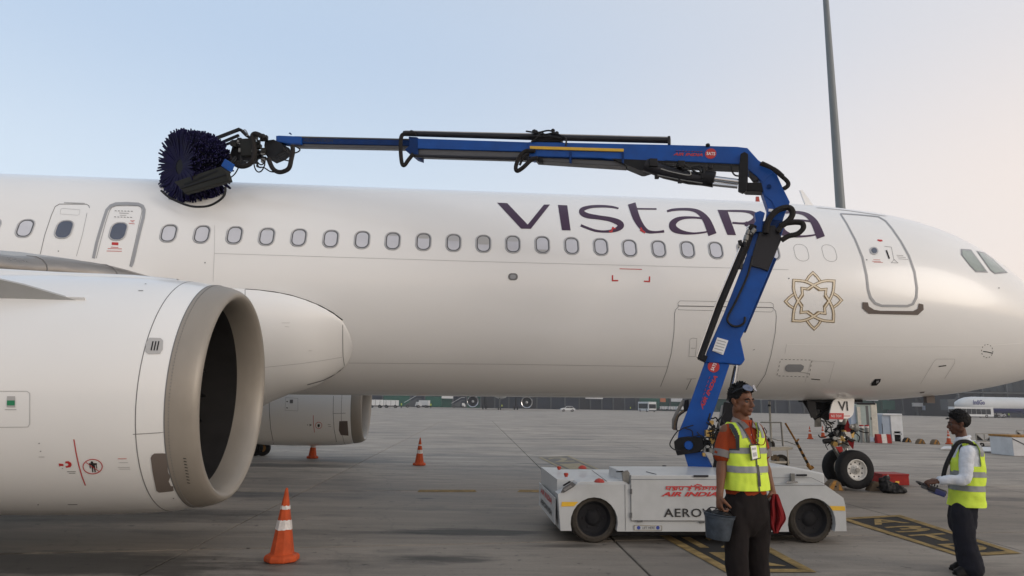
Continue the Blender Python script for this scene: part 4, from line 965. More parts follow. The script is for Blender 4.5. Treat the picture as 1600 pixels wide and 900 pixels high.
cl('bonnet_seam', [(1203,746.5),(1268,746.5),(1288,756)], .6, off=FO+.002)
for x, y in ((986.3, 768), (986.3, 805), (1000, 814.3), (1097, 816)): side('hinge', [(x-1.4,y-4),(x+1.4,y-4),(x+1.4,y+4),(x-1.4,y+4)] if x < 990 else [(x-4,y-1.2),(x+4,y-1.2),(x+4,y+1.6),(x-4,y+1.6)], 'cart_seam', off=FO+.024, th=.01)
side('vent_slot', [(1084,742.5),(1107,742.5),(1107,745.5),(1084,745.5)], 'plastic_black', off=FO+.010, th=.01); side('vent_slot', [(1245,741),(1261,741),(1261,744),(1245,744)], 'plastic_black', off=FO-.01, th=.01)
lt = side('latch', [(1236,740),(1242,740),(1242,752),(1236,752)], 'gear_metal', off=FO+.02, th=.03); side('latch_plate', [(1230,752),(1246,752),(1247,755),(1228,755)], 'chrome', off=FO+.012, th=.01)
side('latch', [(972,738),(981,735),(984,739),(983,756),(974,752)], 'gear_metal', off=FO-.02, th=.04); side('latch_handle', [(963,736.5),(974,735.5),(974,738),(963,738)], 'dark_steel', off=FO-.04, th=.02)
# control panel on the bevelled corner
P4 = [cpx(875, 770, FO+.004)+back*.0, cpx(893, 750.5, FO-.08), cpx(901, 757.5, FO+.004), cpx(881, 771.5, FO+.02)]
pn = side('control_panel', [(876.5,769.5),(880,762),(894,753),(900,757),(897,760.5),(881,770)], 'steel_grey', off=FO+.012, th=.01)
side('panel_screen', [(880,765),(891,758),(895,759),(882.5,767.5)], 'chrome', pn, off=FO+.018, th=.004); side('panel_labels', [(879,758),(890,751.5),(893,753),(881,760)], 'plastic_black', pn, off=FO-.0, th=.01)
def wheelset(px, py, off, lab=''):
    c0 = gnd(px, py); r_ = .275; ctr = Vector((c0.x, c0.y, r_-.004)) + back*off
    mt = Matrix.Translation(ctr) @ Matrix(((CP.u.x, 0, CP.n.x, 0), (CP.u.y, 0, CP.n.y, 0), (0, 1, 0, 0), (0, 0, 0, 1)))
    w_ = build(MB().lathe(tyre_prof(r_, .16, .20), 48, mt, close=True), 'wheel', 'tyre_dusty', cart)
    # tread lugs on the shoulder
    g = MB()
    for k in range(36):
        a = 2*PI*k/36; q = [mt@Vector((rr*math.cos(a+da), rr*math.sin(a+da), z)) for rr, da, z in ((r_*.945, -.035, .074), (r_*.945, .035, .074), (r_*1.004, .035, .040), (r_*1.004, -.035, .040))]
        g.prism(q, (mt.to_3x3()@Vector((0, 0, -1)))*.02)
    build(g, 'tread', 'tyre_dusty', w_, smooth=False)['kind'] = 'stuff'
    rm = build(MB().lathe([(.20, .065), (.19, .055), (.17, .02), (.09, .01), (.07, .03), (.05, .035), (.001, .038)], 36, mt), 'rim', 'black_gap', w_)
    g = MB()
    for k in range(6): a = k*PI/3; g.ell(mt@Vector((.12*math.cos(a), .12*math.sin(a), .015)), (.01, .01, .01), 6, 4)
    build(g, 'wheel_nuts', 'dark_steel', rm)
for off in (.03, CW-.08):
    wheelset(927, 847.5, off); wheelset(1267, 848, off)
build(MB().beam(cpx(895, 822, -.3), cpx(1280, 822, -.3), .4, .14), 'chassis', 'dark_steel', cart, smooth=False)
build(MB().prism([cpx(x, y, -.25) for x, y in ((880,772),(1290,775),(1290,822),(880,820))], back*1.1), 'wheel_well_liner', 'black_gap', cart, smooth=False)
# reflectors, lift sign, lettering
side('reflector', [(878,784.2),(903.5,784.2),(897,791),(876.8,791.5)], 'yellow', off=FO+.006, th=.004); side('reflector', [(1296,790.5),(1320,791),(1320.8,798),(1301,797.5)], 'yellow', off=FO+.006, th=.004)
ls = side('lift_sign', [(991,820.5),(1034,821.5),(1034,828.5),(991,828)], 'cart_white', off=FO+.008, th=.004)
for x in (998, 1028): side('lift_symbol', [(x+2.8*math.cos(k*PI/5), 824.6+2.9*math.sin(k*PI/5)) for k in range(10)], 'blue_print', ls, off=FO+.012, th=.003)
cl('sign_edge', [(991,820.7),(1034,821.7),(1034,828.6),(991,828.2),(991,820.7)], .5, 'mark_yellow', ls, FO+.010)
text_px('lettering', 'LIFT HERE', 1004, 822.8, 1023, 826.6, 'black_print', ls, CP, FO+.013)
text_px('lettering', 'AIR INDIA', 1033, 768.6, 1121, 775.6, 'red_print', hatch, CP, FO+.021, shear=.35, bold=.035)
# line of Devanagari above it
dv_ = []
zH = lambda pts: Z(pts, 840, 680, 5)
hstrokes = [[(1003,402),(1420,402)], [(1040,402),(1030,430)], [(1012,404),(1004,420),(1030,418)], [(1055,410),(1078,412),(1062,418),(1080,426),(1052,430)], [(1092,402),(1084,430)], [(1112,402),(1106,418),(1122,430)], [(1140,402),(1128,430)],
            [(1200,408),(1182,410),(1196,417),(1178,426),(1192,432)], [(1200,392),(1206,396)], [(1240,402),(1232,430)], [(1225,395),(1250,384),(1285,392)], [(1270,404),(1250,412),(1275,418),(1256,430)], [(1300,402),(1290,430)], [(1310,404),(1325,414),(1302,424)], [(1352,402),(1338,430)], [(1365,404),(1376,416),(1360,426)], [(1395,402),(1384,430)], [(1415,402),(1406,430)]]
g = MB()
for st in hstrokes:
    for q in strip2d(zH(st), 1.5): g.prism([CP.at(p[0], p[1], FO+.019) for p in q], CP.n*.002)
build(g, 'hindi_lettering', 'red_print', hatch, smooth=False)
text_px('lettering', 'AEROWASH', 1037.5, 794.5, 1162, 808, 'black_print', hatch, CP, FO+.021, bold=.014, spacing=1.1)
# left end panel with small red lettering
EPn = [cpx(871, 772, FO)+back*.12-CP.u*.004, cpx(871, 772, FO)+back*(CW-.05)-CP.u*.004]
build(MB().prism([EPn[0]+Vector((0, 0, -.06)), EPn[1]+Vector((0, 0, -.06)), EPn[1]+Vector((0, 0, -.36)), EPn[0]+Vector((0, 0, -.36))], -CP.u*.01), 'end_panel', 'cart_white', cart, smooth=False)
for k, (s_, col) in enumerate((('AIR INDIA', 'red_print'), ('AEROWASH', 'black_print'))):
    text_on('lettering', s_, (EPn[0]+EPn[1])/2+Vector((0, 0, -.13-.14*k))-CP.u*.016, -back, (0, 0, 1), 1.1, .07, col, cart, 0, shear=.3*(1-k), bold=.02)
# beacons and emergency buttons on deck
ztop = cpx(940, 751, FO).z
def deckpt(px, py):  return gnd(px, py, ztop)
for px, py, rr, hh in ((873.5,734,.028,.045), (884.5,745,.028,.045)):
    c_ = deckpt(px, py); build(MB().lathe([(.02, 0), (.022, hh*.4), (rr, hh*.45), (rr, hh), (.001, hh+.004)], 18, Matrix.Translation(c_)), 'stop_button', 'beacon_red', cart)
for px, py in ((910,732), (936.5,753.5)):
    c_ = deckpt(px, py); build(MB().lathe([(.06, 0), (.06, .010), (.045, .03), (.02, .042), (.001, .045)], 20, Matrix.Translation(c_)), 'beacon', 'beacon_red', cart)
for px, py in ((983,735), (1038,733)): c_ = deckpt(px, py); build(MB().lathe([(.012, 0), (.012, .03), (.03, .035), (.03, .05), (.001, .055)], 14, Matrix.Translation(c_)), 'deck_knob', 'plastic_black', cart)
c_ = [deckpt(925,735), deckpt(948,752)]; build(MB().beam(c_[0], c_[1], .008, .004), 'deck_seam', 'cart_seam', cart, smooth=False)
c_ = [gnd(1010,737,ztop+.07), gnd(1025,741,ztop+.07)]; build(MB().beam(c_[0], c_[1], .012, .006), 'deck_seam', 'cart_seam', cart, smooth=False)
# small hook and lamp on the left end
for (x, y) in ((857,745),(860,758)): a = cpx(x, y, -1.4); build(MB().ell(a, (.03, .03, .03), 10, 6), 'end_lamp', 'gear_metal', cart)

# ---- boom: everything lies along one vertical plane from the turntable to the brush
BA = aty(1090, 715, 9.35); TIPP = aty(320, 262, 11.85)
BPn = Plane((BA.x, BA.y), (TIPP.x, TIPP.y)); bk = -BPn.n
def bp_(name, pts, m, off=0., th=.2, parent=None, bevel=.012): return build(MB().prism([BPn.at(x, y, off) for x, y in pts], bk*th), name, m, parent or cart, smooth=False, bevel=bevel)
def bt(name, pts, r_, m='hose', off=.05, parent=None, n=8, curve=5):
    P = [BPn.at(p[0], p[1], p[2] if len(p) > 2 else off) for p in pts]
    return build(MB().tube(spline(P, curve) if curve else P, r_, n), name, m, parent or cart)
zB = lambda pts: Z(pts, 1090, 220, 4.5); zC = lambda pts: Z(pts, 1000, 400, 4); zK = lambda pts: Z(pts, 1030, 540, 4.5); zT = lambda pts: Z(pts, 940, 190, 4); zU = lambda pts: Z(pts, 580, 170, 4); zV = lambda pts: Z(pts, 300, 190, 80/9)
post = bp_('turntable_post', [(1068,706),(1099,706),(1106,716),(1119,742),(1079,742)], 'arm_blue', .0, .26)
bp_('turntable', [(1062,741),(1132,741),(1132,746),(1062,746)], 'cart_white', .2, .6)
bp_('pivot_housing', [(1054,700),(1053,690),(1060,684),(1075,682),(1098,684),(1100,700),(1092,707),(1058,712)], 'dark_steel', .06, .30)
build(MB().lathe([(.001, .02), (.05, .02), (.06, 0), (.06, -.03)], 20, Matrix.Translation(BPn.at(1076, 696, .08)) @ Matrix(((BPn.u.x, 0, BPn.n.x, 0), (BPn.u.y, 0, BPn.n.y, 0), (0, 1, 0, 0), (0, 0, 0, 1)))), 'pivot_cap', 'arm_blue', cart)
la = bp_('lower_boom', [(1101,566),(1136,568),(1140,570),(1119,632),(1105,672),(1097,692),(1080,702),(1067,703),(1058,690),(1060,676),(1073,644)], 'arm_blue', .02, .24)
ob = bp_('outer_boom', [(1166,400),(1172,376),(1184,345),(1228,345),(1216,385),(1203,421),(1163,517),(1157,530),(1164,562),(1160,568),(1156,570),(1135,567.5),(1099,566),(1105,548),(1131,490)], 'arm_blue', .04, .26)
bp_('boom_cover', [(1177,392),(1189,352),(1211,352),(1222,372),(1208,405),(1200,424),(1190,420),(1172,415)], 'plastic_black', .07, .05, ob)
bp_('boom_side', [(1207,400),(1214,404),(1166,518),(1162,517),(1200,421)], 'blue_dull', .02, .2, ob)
bt('guard_rail', [(1177,352),(1160,392),(1125,475),(1093,560)], .052, 'dark_steel', .10, ob, 10, 0)
bt('guard_edge', [(1171,352),(1154,392),(1119,475),(1089,558)], .010, 'chrome', .14, ob, 6, 0)
bp_('guard_foot', [(1089,560),(1094,553),(1106,556),(1102,566)], 'dark_steel', .15, .2, ob)
bt('boom_hose', [(1176,400),(1168,430),(1150,470),(1137,495),(1139,505),(1148,510),(1158,508),(1163,503),(1164,495)], .016, 'hose', .07, ob)
dp_ = bp_('rating_plate', zC([(483,508),(552,528),(520,618),(452,592)]), 'white_print', .055, .012, ob, 0)
for k in range(5): 
    a = zC([(484-6*k, 525+17*k), (538-6*k, 540+17*k)]); P = [BPn.at(a[0][0], a[0][1], .056), BPn.at(a[1][0], a[1][1], .056)]
    build(MB().beam(P[0], P[1], .003, .012), 'plate_rule', 'seam_light', dp_, smooth=False)
def disc_px(name, x, y, r_, m, off, parent):
    c_ = BPn.at(x, y, off); g = MB(); pts = [c_+BPn.u*(r_*math.cos(k*PI/14))+Vector((0, 0, r_*math.sin(k*PI/14))) for k in range(28)]; g.prism(pts, bk*.004); return build(g, name, m, parent, smooth=False)
dc = disc_px('round_badge', 1115, 573, .078, 'beacon_red', .027, la); dc.data.materials.clear(); dc.data.materials.append(M['red_print'])
u_ = (BPn.at(1103, 600, 0)-BPn.at(1128, 545, 0)).normalized()
text_on('lettering', 'SATS', BPn.at(1115, 573, .030), -u_, BPn.n.cross(-u_), .11, .045, 'white_print', dc, 0, bold=.02)
for k, (s_, hh) in enumerate((('AIR INDIA', .05), )):
    text_on('lettering', s_, BPn.at(1107, 613, .026), -u_, BPn.n.cross(-u_), .50, .05, 'red_print', la, 0, shear=.3, bold=.03)
g = MB()
for k in range(7):
    a = BPn.at(1095+2.1*(6-k)*1.0+0, 630-6.5*(6-k)*.98, .024); g.beam(a, a-u_*.035+BPn.u*.0, .004, .03, BPn.n)
build(g, 'hindi_lettering', 'red_print', la, smooth=False)
# lift cylinder behind the man, valve block, hoses at the pivot
bt('lift_cylinder_rod', [(1152,571),(1148,596),(1141,626)], .028, 'chrome', -.02, None, 12, 0)
bt('lift_cylinder_line', [(1148,572),(1143,596),(1136,626)], .012, 'hose', .02, None, 8, 0)
bp_('cylinder_barrel', [(1131,628),(1147,630),(1149,650),(1140,700),(1132,742),(1112,742),(1120,690),(1128,650)], 'dark_steel', .02, .16)
bp_('cylinder_guard', [(1127,633),(1136,634),(1130,660),(1122,690),(1116,690)], 'gear_white', -.03, .1)
rv = random.Random(11)
for k in range(34):
    x = 1098+rv.random()*26+(0); y = 660+rv.random()*52; x = x+ (712-y)*.18; s_ = .012+rv.random()*.028
    a = BPn.at(x, y, rv.uniform(0, .12)); build(MB().box(a-Vector((s_, s_, s_)), a+Vector((s_, s_, s_*1.2))), 'valve', ('brass', 'dark_steel', 'gear_metal', 'gear_white', 'dark_steel')[k % 5], cart, smooth=False)
g = MB()
for k in range(26):
    x = 1094+rv.random()*28; y = 652+rv.random()*50; x += (705-y)*.2; a = BPn.at(x, y, rv.uniform(0, .15)); b_ = a+Vector((rv.uniform(-.12, .12), 0, rv.uniform(-.22, .1))); c_ = b_+Vector((rv.uniform(-.1, .1), 0, rv.uniform(-.15, .15)))
    g.tube(spline([a, (a+b_)/2+Vector((0, -.03, 0)), b_, c_], 4), .007+.005*rv.random(), 6)
build(g, 'valve_hoses', 'hose', cart)
bt('boom_hose', zK([(175,470),(140,490),(122,560),(130,600),(170,580),(240,560)]), .008, 'hose', .06); bt('boom_hose', zK([(130,600),(100,640),(75,690),(90,720),(120,735),(150,740)]), .008, 'hose', .08)
bt('boom_hose', zK([(180,580),(230,600),(240,640),(290,630),(330,660)]), .008, 'hose', .06)
bt('boom_hose', [(1072,640),(1058,652),(1054,672)], .02, 'wood', -.15); 
bp_('support_arm', zK([(160,380),(172,384),(172,410),(110,520),(98,590),(88,585),(88,520),(110,470)]), 'gear_metal', -.25, .05); bp_('support_bracket', zK([(180,385),(205,375),(208,450),(175,470),(170,430)]), 'dark_steel', -.1, .1)

# elbow
el = bp_('elbow_link', zB([(440,196),(475,180),(550,218),(600,330),(650,430),(612,520),(600,560),(480,560),(492,470),(455,360),(432,262)]), 'arm_blue', .03, .26)
bp_('elbow_rib', zB([(440,262),(500,235),(545,240),(560,320),(600,420),(610,470),(560,500),(520,420),(470,380)]), 'arm_blue', .045, .02, el, 0)
bp_('elbow_block', zB([(400,505),(440,490),(475,505),(460,560),(455,640),(400,640),(385,600),(410,560)]), 'arm_blue', .10, .2, el)
bp_('elbow_block', zB([(480,545),(600,560),(590,650),(560,690),(450,680),(440,620)]), 'blue_dull', .06, .3, el)
bp_('label', zB([(500,478),(532,480),(528,500),(498,496)]), 'white_print', .058, .01, el, 0)
bt('elbow_pin', [(1201.5,291,.08),(1201.8,291,-.1)], .03, 'blue_dull', .05, el, 10, 0)
for r_, pts in ((.042, [(480,650),(485,600),(510,540),(560,490),(620,470),(655,478),(668,510),(650,550),(610,585),(580,600)]), (.036, [(560,640),(600,590),(660,575),(720,575),(742,590),(740,620),(700,655),(640,670),(590,700)]), (.03, [(450,155),(520,190),(580,240),(630,285),(635,315),(605,338)]), (.03, [(440,160),(540,200),(600,250)])):
    bt('elbow_hose', zB(pts), r_, 'hose_braid', .14, el)
for pts in ([(360,640),(345,680),(300,760),(262,890)], [(345,620),(355,600),(372,620),(368,680),(330,730),(320,760)]): bt('pipe', zB(pts), .010, 'chrome', .12, el)
for x, y, s_ in ((352,650,.045),(340,690,.05),(372,610,.04),(300,720,.04),(330,735,.04),(385,640,.05),(290,745,.02)):
    q = zB([(x, y)])[0]; a = BPn.at(q[0], q[1], .15); build(MB().lathe([(.001, -s_), (s_*.7, -s_), (s_*.7, s_*.4), (s_*.4, s_*.5), (s_*.4, s_), (.001, s_)], 10, Matrix.Translation(a) @ Matrix.Rotation(x*.01, 4, 'Y')), 'hydraulic_fitting', ('dark_steel', 'gear_metal', 'gear_white')[int(x) % 3], el)
bt('pipe_bundle', zB([(375,640),(340,740),(300,840),(290,900)]), .05, 'dark_steel', .06, el)

# upper boom, four telescoping sections
ub = bp_('upper_boom', [(826,221.5),(1047,226),(1152,229),(1168,231),(1185,250),(1197,258),(1209,268),(1192,286),(1182,275),(1160,258),(1155,256.5),(1040,251),(1002,264.5),(977,251),(940,247),(826,244)], 'arm_blue', .05, .30)
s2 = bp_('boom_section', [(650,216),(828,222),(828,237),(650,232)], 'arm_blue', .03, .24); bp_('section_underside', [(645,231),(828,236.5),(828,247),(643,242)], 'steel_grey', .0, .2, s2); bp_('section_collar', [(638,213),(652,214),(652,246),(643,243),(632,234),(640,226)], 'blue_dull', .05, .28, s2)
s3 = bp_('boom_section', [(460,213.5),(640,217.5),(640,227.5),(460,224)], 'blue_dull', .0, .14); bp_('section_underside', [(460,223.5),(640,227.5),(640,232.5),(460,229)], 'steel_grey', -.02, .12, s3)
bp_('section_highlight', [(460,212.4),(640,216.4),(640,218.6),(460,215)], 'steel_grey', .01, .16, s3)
s4 = bp_('boom_tip', [(431,212),(436,211.5),(470,213),(470,225),(450,224),(431,221)], 'arm_blue', .04, .2); text_px('lettering', 'AEROWASH', 474, 216.5, 520, 222, 'black_print', s3, BPn, .004, slope=.02)
bt('tip_ring', [(452,209,.0),(453,208,.0),(455,210,.0)], .012, 'blue_dull', .02, s4)
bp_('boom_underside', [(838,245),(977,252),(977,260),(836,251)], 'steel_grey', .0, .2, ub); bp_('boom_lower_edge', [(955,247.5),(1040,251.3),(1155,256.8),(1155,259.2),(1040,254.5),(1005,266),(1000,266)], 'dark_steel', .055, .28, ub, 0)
bp_('yellow_rail', zU([(990,232),(1578,249),(1576,267),(992,250)]), 'yellow', .075, .03, ub, .003)
for x in (1237, 1565): bp_('rail_bracket', zU([(x, 265),(x+14, 266),(x+14, 340),(x, 338)]), 'blue_dull', .07, .04, ub)
bt('support_cylinder', [(631,208.5),(830,214.5),(1046,219.5)], .046, 'plastic_black', .02, ub, 12, 0); bt('cylinder_highlight', [(633,204.5),(830,209),(1045,214.5)], .010, 'chrome', .03, ub, 6, 0)
bp_('cylinder_end', [(1043,212),(1047.5,212),(1047.5,225),(1043,225)], 'plastic_black', .07, .14, ub)
bt('lower_cylinder', [(648,243.5),(740,246.5),(826,248.5)], .026, 'plastic_black', .04, ub, 10, 0); bp_('cylinder_end', [(840,245),(846,245),(848,254),(840,253)], 'dark_steel', .05, .1, ub)
for pts, r_ in (([(650,209),(634,209),(627,214),(626,235),(628,255),(632,258),(638,250),(646,240)], .034), ([(836,236),(822,236),(812,245),(806,260),(808,267),(817,262),(830,250),(840,247)], .034), ([(826,240),(818,246),(812,258)], .02)): bt('boom_hose', pts, r_, 'hose_braid', .08, ub)
for pts in ([(822,205),(840,207),(858,204),(872,210),(884,216),(884,228)], [(832,204),(850,210),(866,208),(880,214)], [(800,214),(850,213),(878,216)], [(838,204),(842,212),(830,222)]): bt('boom_hose', pts, .014, 'hose', .08, ub)
for x, y in ((835,205),(864,204),(848,210),(1106,227),(643,206),(870,208)): a = BPn.at(x, y, .05); build(MB().ell(a, (.035, .035, .03), 8, 5), 'hose_clamp', 'dark_steel', ub)
bp_('cylinder_bracket', zU([(1000,150),(1180,158),(1190,205),(1000,205)]), 'dark_steel', .04, .2, ub)
hc = bt('hydraulic_cylinder', zT([(275,272),(400,318),(550,352),(695,365)]), .10, 'plastic_black', .02, None, 14, 0)
bt('cylinder_cap', zT([(640,352),(705,363)]), .118, 'dark_steel', .03, hc, 14, 0)
bt('piston_rod', zT([(700,358),(855,378)]), .045, 'chrome', .05, hc, 12, 0); bt('piston_rod', zT([(695,392),(850,408)]), .028, 'chrome', .10, hc, 10, 0)
bt('cylinder_pin', zT([(275,272,.1)] )+[(1009,258,-.1)], .07, 'dark_steel', .0, hc, 12, 0)
bt('steel_pipe', zT([(370,295),(440,315),(545,335),(555,315),(535,300)]), .008, 'gear_white', .13, hc); bt('steel_pipe', zT([(350,335),(500,365),(630,385)]), .010, 'gear_metal', .12, hc)
for pts in ([(380,262),(450,280),(500,262),(560,300),(620,330)], [(480,262),(520,300),(600,290),(630,350)], [(560,285),(620,280),(640,300),(635,330)]): bt('boom_hose', zT(pts), .012, 'hose', .13, hc)
for x, y, s_ in ((495,270,.05),(640,300,.035),(345,345,.03),(490,372,.03),(640,345,.04),(680,285,.03),(320,262,.06)): q = zT([(x, y)])[0]; a = BPn.at(q[0], q[1], .10); build(MB().box(a-Vector((s_,)*3), a+Vector((s_,)*3)), 'valve', 'dark_steel', hc, bevel=.008)
bp_('pivot_arm', zB([(302,90),(330,75),(356,90),(354,290),(345,350),(318,365),(285,350),(290,200)]), 'dark_steel', .12, .08); bp_('pivot_arm', zB([(302,90),(330,75),(356,90),(354,290),(330,350),(290,300)]), 'dark_steel', -.26, .08)
bp_('pivot_link', zB([(290,300),(350,292),(450,292),(460,356),(340,352)]), 'dark_steel', .06, .2); bp_('pivot_cam', zB([(358,195),(420,200),(440,240),(425,280),(395,285),(362,240)]), 'plastic_black', .03, .1)
bt('pivot_bolt', zB([(312,355,.16*4.5)]) + [(1159.3,298.9,-.05)], .05, 'dark_steel', .1, None, 12, 0) if False else None
bt('boom_hose', zB([(235,165),(238,205),(260,240),(290,248)]), .012, 'hose', .05)
dc2 = disc_px('round_badge', 1110.5, 240, .078, 'red_print', .055, ub); text_px('lettering', 'SATS', 1104, 237.5, 1117.5, 242.5, 'white_print', dc2, BPn, .058, bold=.02, slope=.03)
text_px('lettering', 'AIR INDIA', 1052, 239, 1098, 243.5, 'red_print', ub, BPn, .054, shear=.3, bold=.03, slope=.03)
g = MB()
for k in range(9): a = BPn.at(1056+k*4.8, 236.2+k*.15, .053); g.beam(a, a+BPn.u*.028*(1 if BPn.u.x > 0 else -1), .003, .022, BPn.n)
build(g, 'hindi_lettering', 'red_print', ub, smooth=False)

# ---- brush head
hd = bp_('rotator', zV([(1010,262),(1130,245),(1240,300),(1280,350),(1270,400),(1180,470),(1060,520),(1010,440),(1000,330)]), 'dark_steel', .05, .25)
hb = bp_('head_box', zV([(665,235),(822,228),(830,470),(672,478)]), 'olive_dark', .14, .22); bp_('head_plate', zV([(672,478),(832,470),(800,540),(700,530)]), 'dark_steel', .1, .2, hb)
bp_('head_frame', zV([(560,330),(640,300),(665,330),(665,520),(600,560),(520,470)]), 'dark_steel', .0, .2, hb)
bt('bracket_bar', zV([(300,245),(665,105)]), .035, 'dark_steel', .05, hb, 4, 0); bt('bracket_bar', zV([(400,295),(650,190)]), .03, 'dark_steel', -.1, hb, 4, 0); bt('bracket_bar', zV([(440,330),(660,250)]), .025, 'dark_steel', .1, hb, 4, 0)
bp_('bracket_end', zV([(640,110),(675,90),(770,190),(740,210),(690,160)]), 'dark_steel', .05, .12, hb); bt('latch_wire', zV([(700,130),(740,115),(780,185),(750,195)]), .008, 'gear_metal', .05, hb)
for pts, r_ in (([(450,400),(510,480),(560,560),(640,610),(720,620),(800,590),(850,520),(870,420),(855,300),(840,210),(870,170),(920,180),(960,200),(990,205),(1010,240)], .045), ([(1060,510),(1090,590),(1130,660),(1200,700),(1280,690),(1350,640),(1380,520),(1400,420),(1395,330)], .040)): bt('braided_hose', zV(pts), r_, 'hose_braid', .18, hb, 10)
for pts in ([(860,590),(880,660),(920,700),(970,680),(1010,600),(1000,560)], [(910,590),(930,630),(1000,640),(1080,690),(1140,700)], [(1060,500),(1180,490),(1240,520),(1340,545)], [(1180,490),(1260,460),(1320,390)], [(1330,360),(1380,430),(1450,430),(1500,390),(1440,345)], [(670,520),(660,600),(600,720),(520,790)], [(900,560),(960,600),(1010,560),(960,520)], [(920,560),(900,620),(960,640)]): bt('thin_hose', zV(pts), .012, 'hose', .15, hb)
rh = random.Random(4)
for k in range(46):
    x = rh.uniform(560, 1040); y = rh.uniform(200, 560) if x > 850 else rh.uniform(260, 420); s_ = rh.uniform(.012, .04); q = zV([(x, y)])[0]; a = BPn.at(q[0], q[1], rh.uniform(-.1, .12))
    build(MB().box(a-Vector((s_, s_, s_)), a+Vector((s_, s_, s_))), 'fitting', ('dark_steel', 'olive_dark', 'dark_steel', 'gear_metal')[k % 4], hb, smooth=False)
# brush drum: axis runs out towards the camera, down to the left
bc = BPn.at(304, 264, .28); 
axd = (BPn.at(262, 292, 0)-BPn.at(360, 240, 0)).normalized(); bax = (axd*.40+BPn.n*.92).normalized()
e1 = bax.cross(Vector((0, 0, 1))).normalized(); e2 = bax.cross(e1)
core = build(MB().tube([bc-bax*.27, bc+bax*.27], .13, 20), 'brush_core', 'black_gap', cart)
g = MB(); rb = random.Random(9); NR = 11
for i in range(NR):
    z = -.27+.54*i/(NR-1); edge = abs(z)/.27
    nb = 128
    for k in range(nb):
        a = 2*PI*(k+rb.random()*.8)/nb+i*.21; L = (.70+rb.uniform(-.05, .03))*(1-.05*edge**3)
        dr_ = e1*math.cos(a)+e2*math.sin(a); tn = dr_.cross(bax); lean = bax*(z*.28+rb.uniform(-.05, .05))+tn*rb.uniform(-.08, .05)
        p0 = bc+bax*z+dr_*.13; p1 = bc+bax*z+dr_*(L*.62)+lean*.4; p2 = bc+bax*z+dr_*L+lean*.8+Vector((0, 0, -.02))
        w0, w1, w2 = .012, .022, .013; th = .008
        # bristles that press on the hull bend along it
        dd = []
        for p, w_ in ((p0, w0), (p1, w1), (p2, w2)): dd += [p-tn*w_-bax*th, p+tn*w_-bax*th, p+tn*w_+bax*th, p-tn*w_+bax*th]
        o = len(g.v); g.v += dd
        for s_ in (0, 4):
            for q in range(4): g.f.append([o+s_+q, o+s_+(q+1) % 4, o+s_+4+(q+1) % 4, o+s_+4+q])
        g.f.append([o+8, o+9, o+10, o+11])
AIr = AI.to_3x3()
for i, v in enumerate(g.v):
    l = AI@v; th_ = math.atan2(l.z/2.07, -l.y/1.975); rr = math.hypot(l.z/2.07, l.y/1.975)
    if rr < 1.006: l.y *= 1.006/rr; l.z *= 1.006/rr; g.v[i] = AM@l
bz = build(g, 'bristles', 'bristle', cart, smooth=False); bz['kind'] = 'stuff'
# frame bar over the brush end, rim hose
f0 = bc+bax*.50
bar = [Z([p], 220, 180, 5)[0] for p in ((255,520),(620,400),(665,430),(690,510),(340,612),(300,560))]
hbar = bp_('brush_guard', bar, 'olive_dark', 0.760, .10, None, .015)
bp_('guard_slot', [Z([p], 220, 180, 5)[0] for p in ((335,535),(600,425),(605,437),(340,550))], 'black_gap', 0.766, .01, hbar, 0); bp_('guard_rib', [Z([p], 220, 180, 5)[0] for p in ((300,560),(660,455),(664,466),(306,575))], 'dark_steel', 0.772, .02, hbar, 0)
bp_('guard_bracket', [Z([p], 220, 180, 5)[0] for p in ((625,395),(655,340),(700,370),(675,430))], 'arm_blue', .71, .12, hbar)
bt('guard_stay', [Z([p], 220, 180, 5)[0]+(o_,) for p, o_ in (((690,400),.45),((740,330),.2))], .03, 'dark_steel', .3, hbar, 6, 0)
bt('rim_hose', [Z([p], 220, 180, 5)[0]+(.74,) for p in ((160,590),(220,640),(300,680),(380,708),(450,716),(530,708),(600,675),(645,635),(660,595),(660,560))], .020, 'hose', .6, hbar)

# ================================================================== PEOPLE
class Body:
    """traced at one distance: W(px,py,d) = world point, d metres behind (+) or before (-) the body's plane"""
    def __init__(s, Y): s.Y = Y
    def W(s, x, y, d=0.): return aty(x, y, s.Y+d)
def chain(mb, pts, rs, n=14, sub=3, squash=None):
    """tapered limb: overlapping rounded rings (ends capped by ellipsoids)"""
    Q = spline([tuple(p)+(r,) for p, r in zip(pts, rs)], sub)
    mb.tube([q[:3] for q in Q], [q[3] for q in Q], n)
    for q in (Q[0], Q[-1]): mb.ell(q[:3], (q[3],)*3, 10, 7)
def loft(mb, rings, n=36, cap=True):
    """rings: (centre, half width along r, half depth along f, r, f, power)"""
    o = len(mb.v)
    for c_, hw, hd, r_, f_, pw in rings:
        for k in range(n):
            a = 2*PI*k/n; ca, sa = math.cos(a), math.sin(a)
            u = math.copysign(abs(ca)**pw, ca); v = math.copysign(abs(sa)**pw, sa)
            mb.v.append(c_+r_*(u*hw)+f_*(v*hd))
    for i in range(len(rings)-1):
        for k in range(n): k2 = (k+1) % n; mb.f.append([o+i*n+k, o+i*n+k2, o+(i+1)*n+k2, o+(i+1)*n+k])
    if cap: mb.f.append([o+k for k in range(n)][::-1]); mb.f.append([o+(len(rings)-1)*n+k for k in range(n)])
def rings_px(B, rows, face, pw=.85, sub=4):
    """rows: (centre px, py, halfwidth m, halfdepth m, depth offset m)"""
    f_ = Vector((face.x, face.y, 0)).normalized(); r_ = Vector((-f_.y, f_.x, 0)); out = []
    for q in spline([tuple(B.W(x, y, dd))+(hw, hd) for x, y, hw, hd, dd in rows], sub): out.append((Vector(q[:3]), q[3], q[4], r_, f_, pw))
    return out
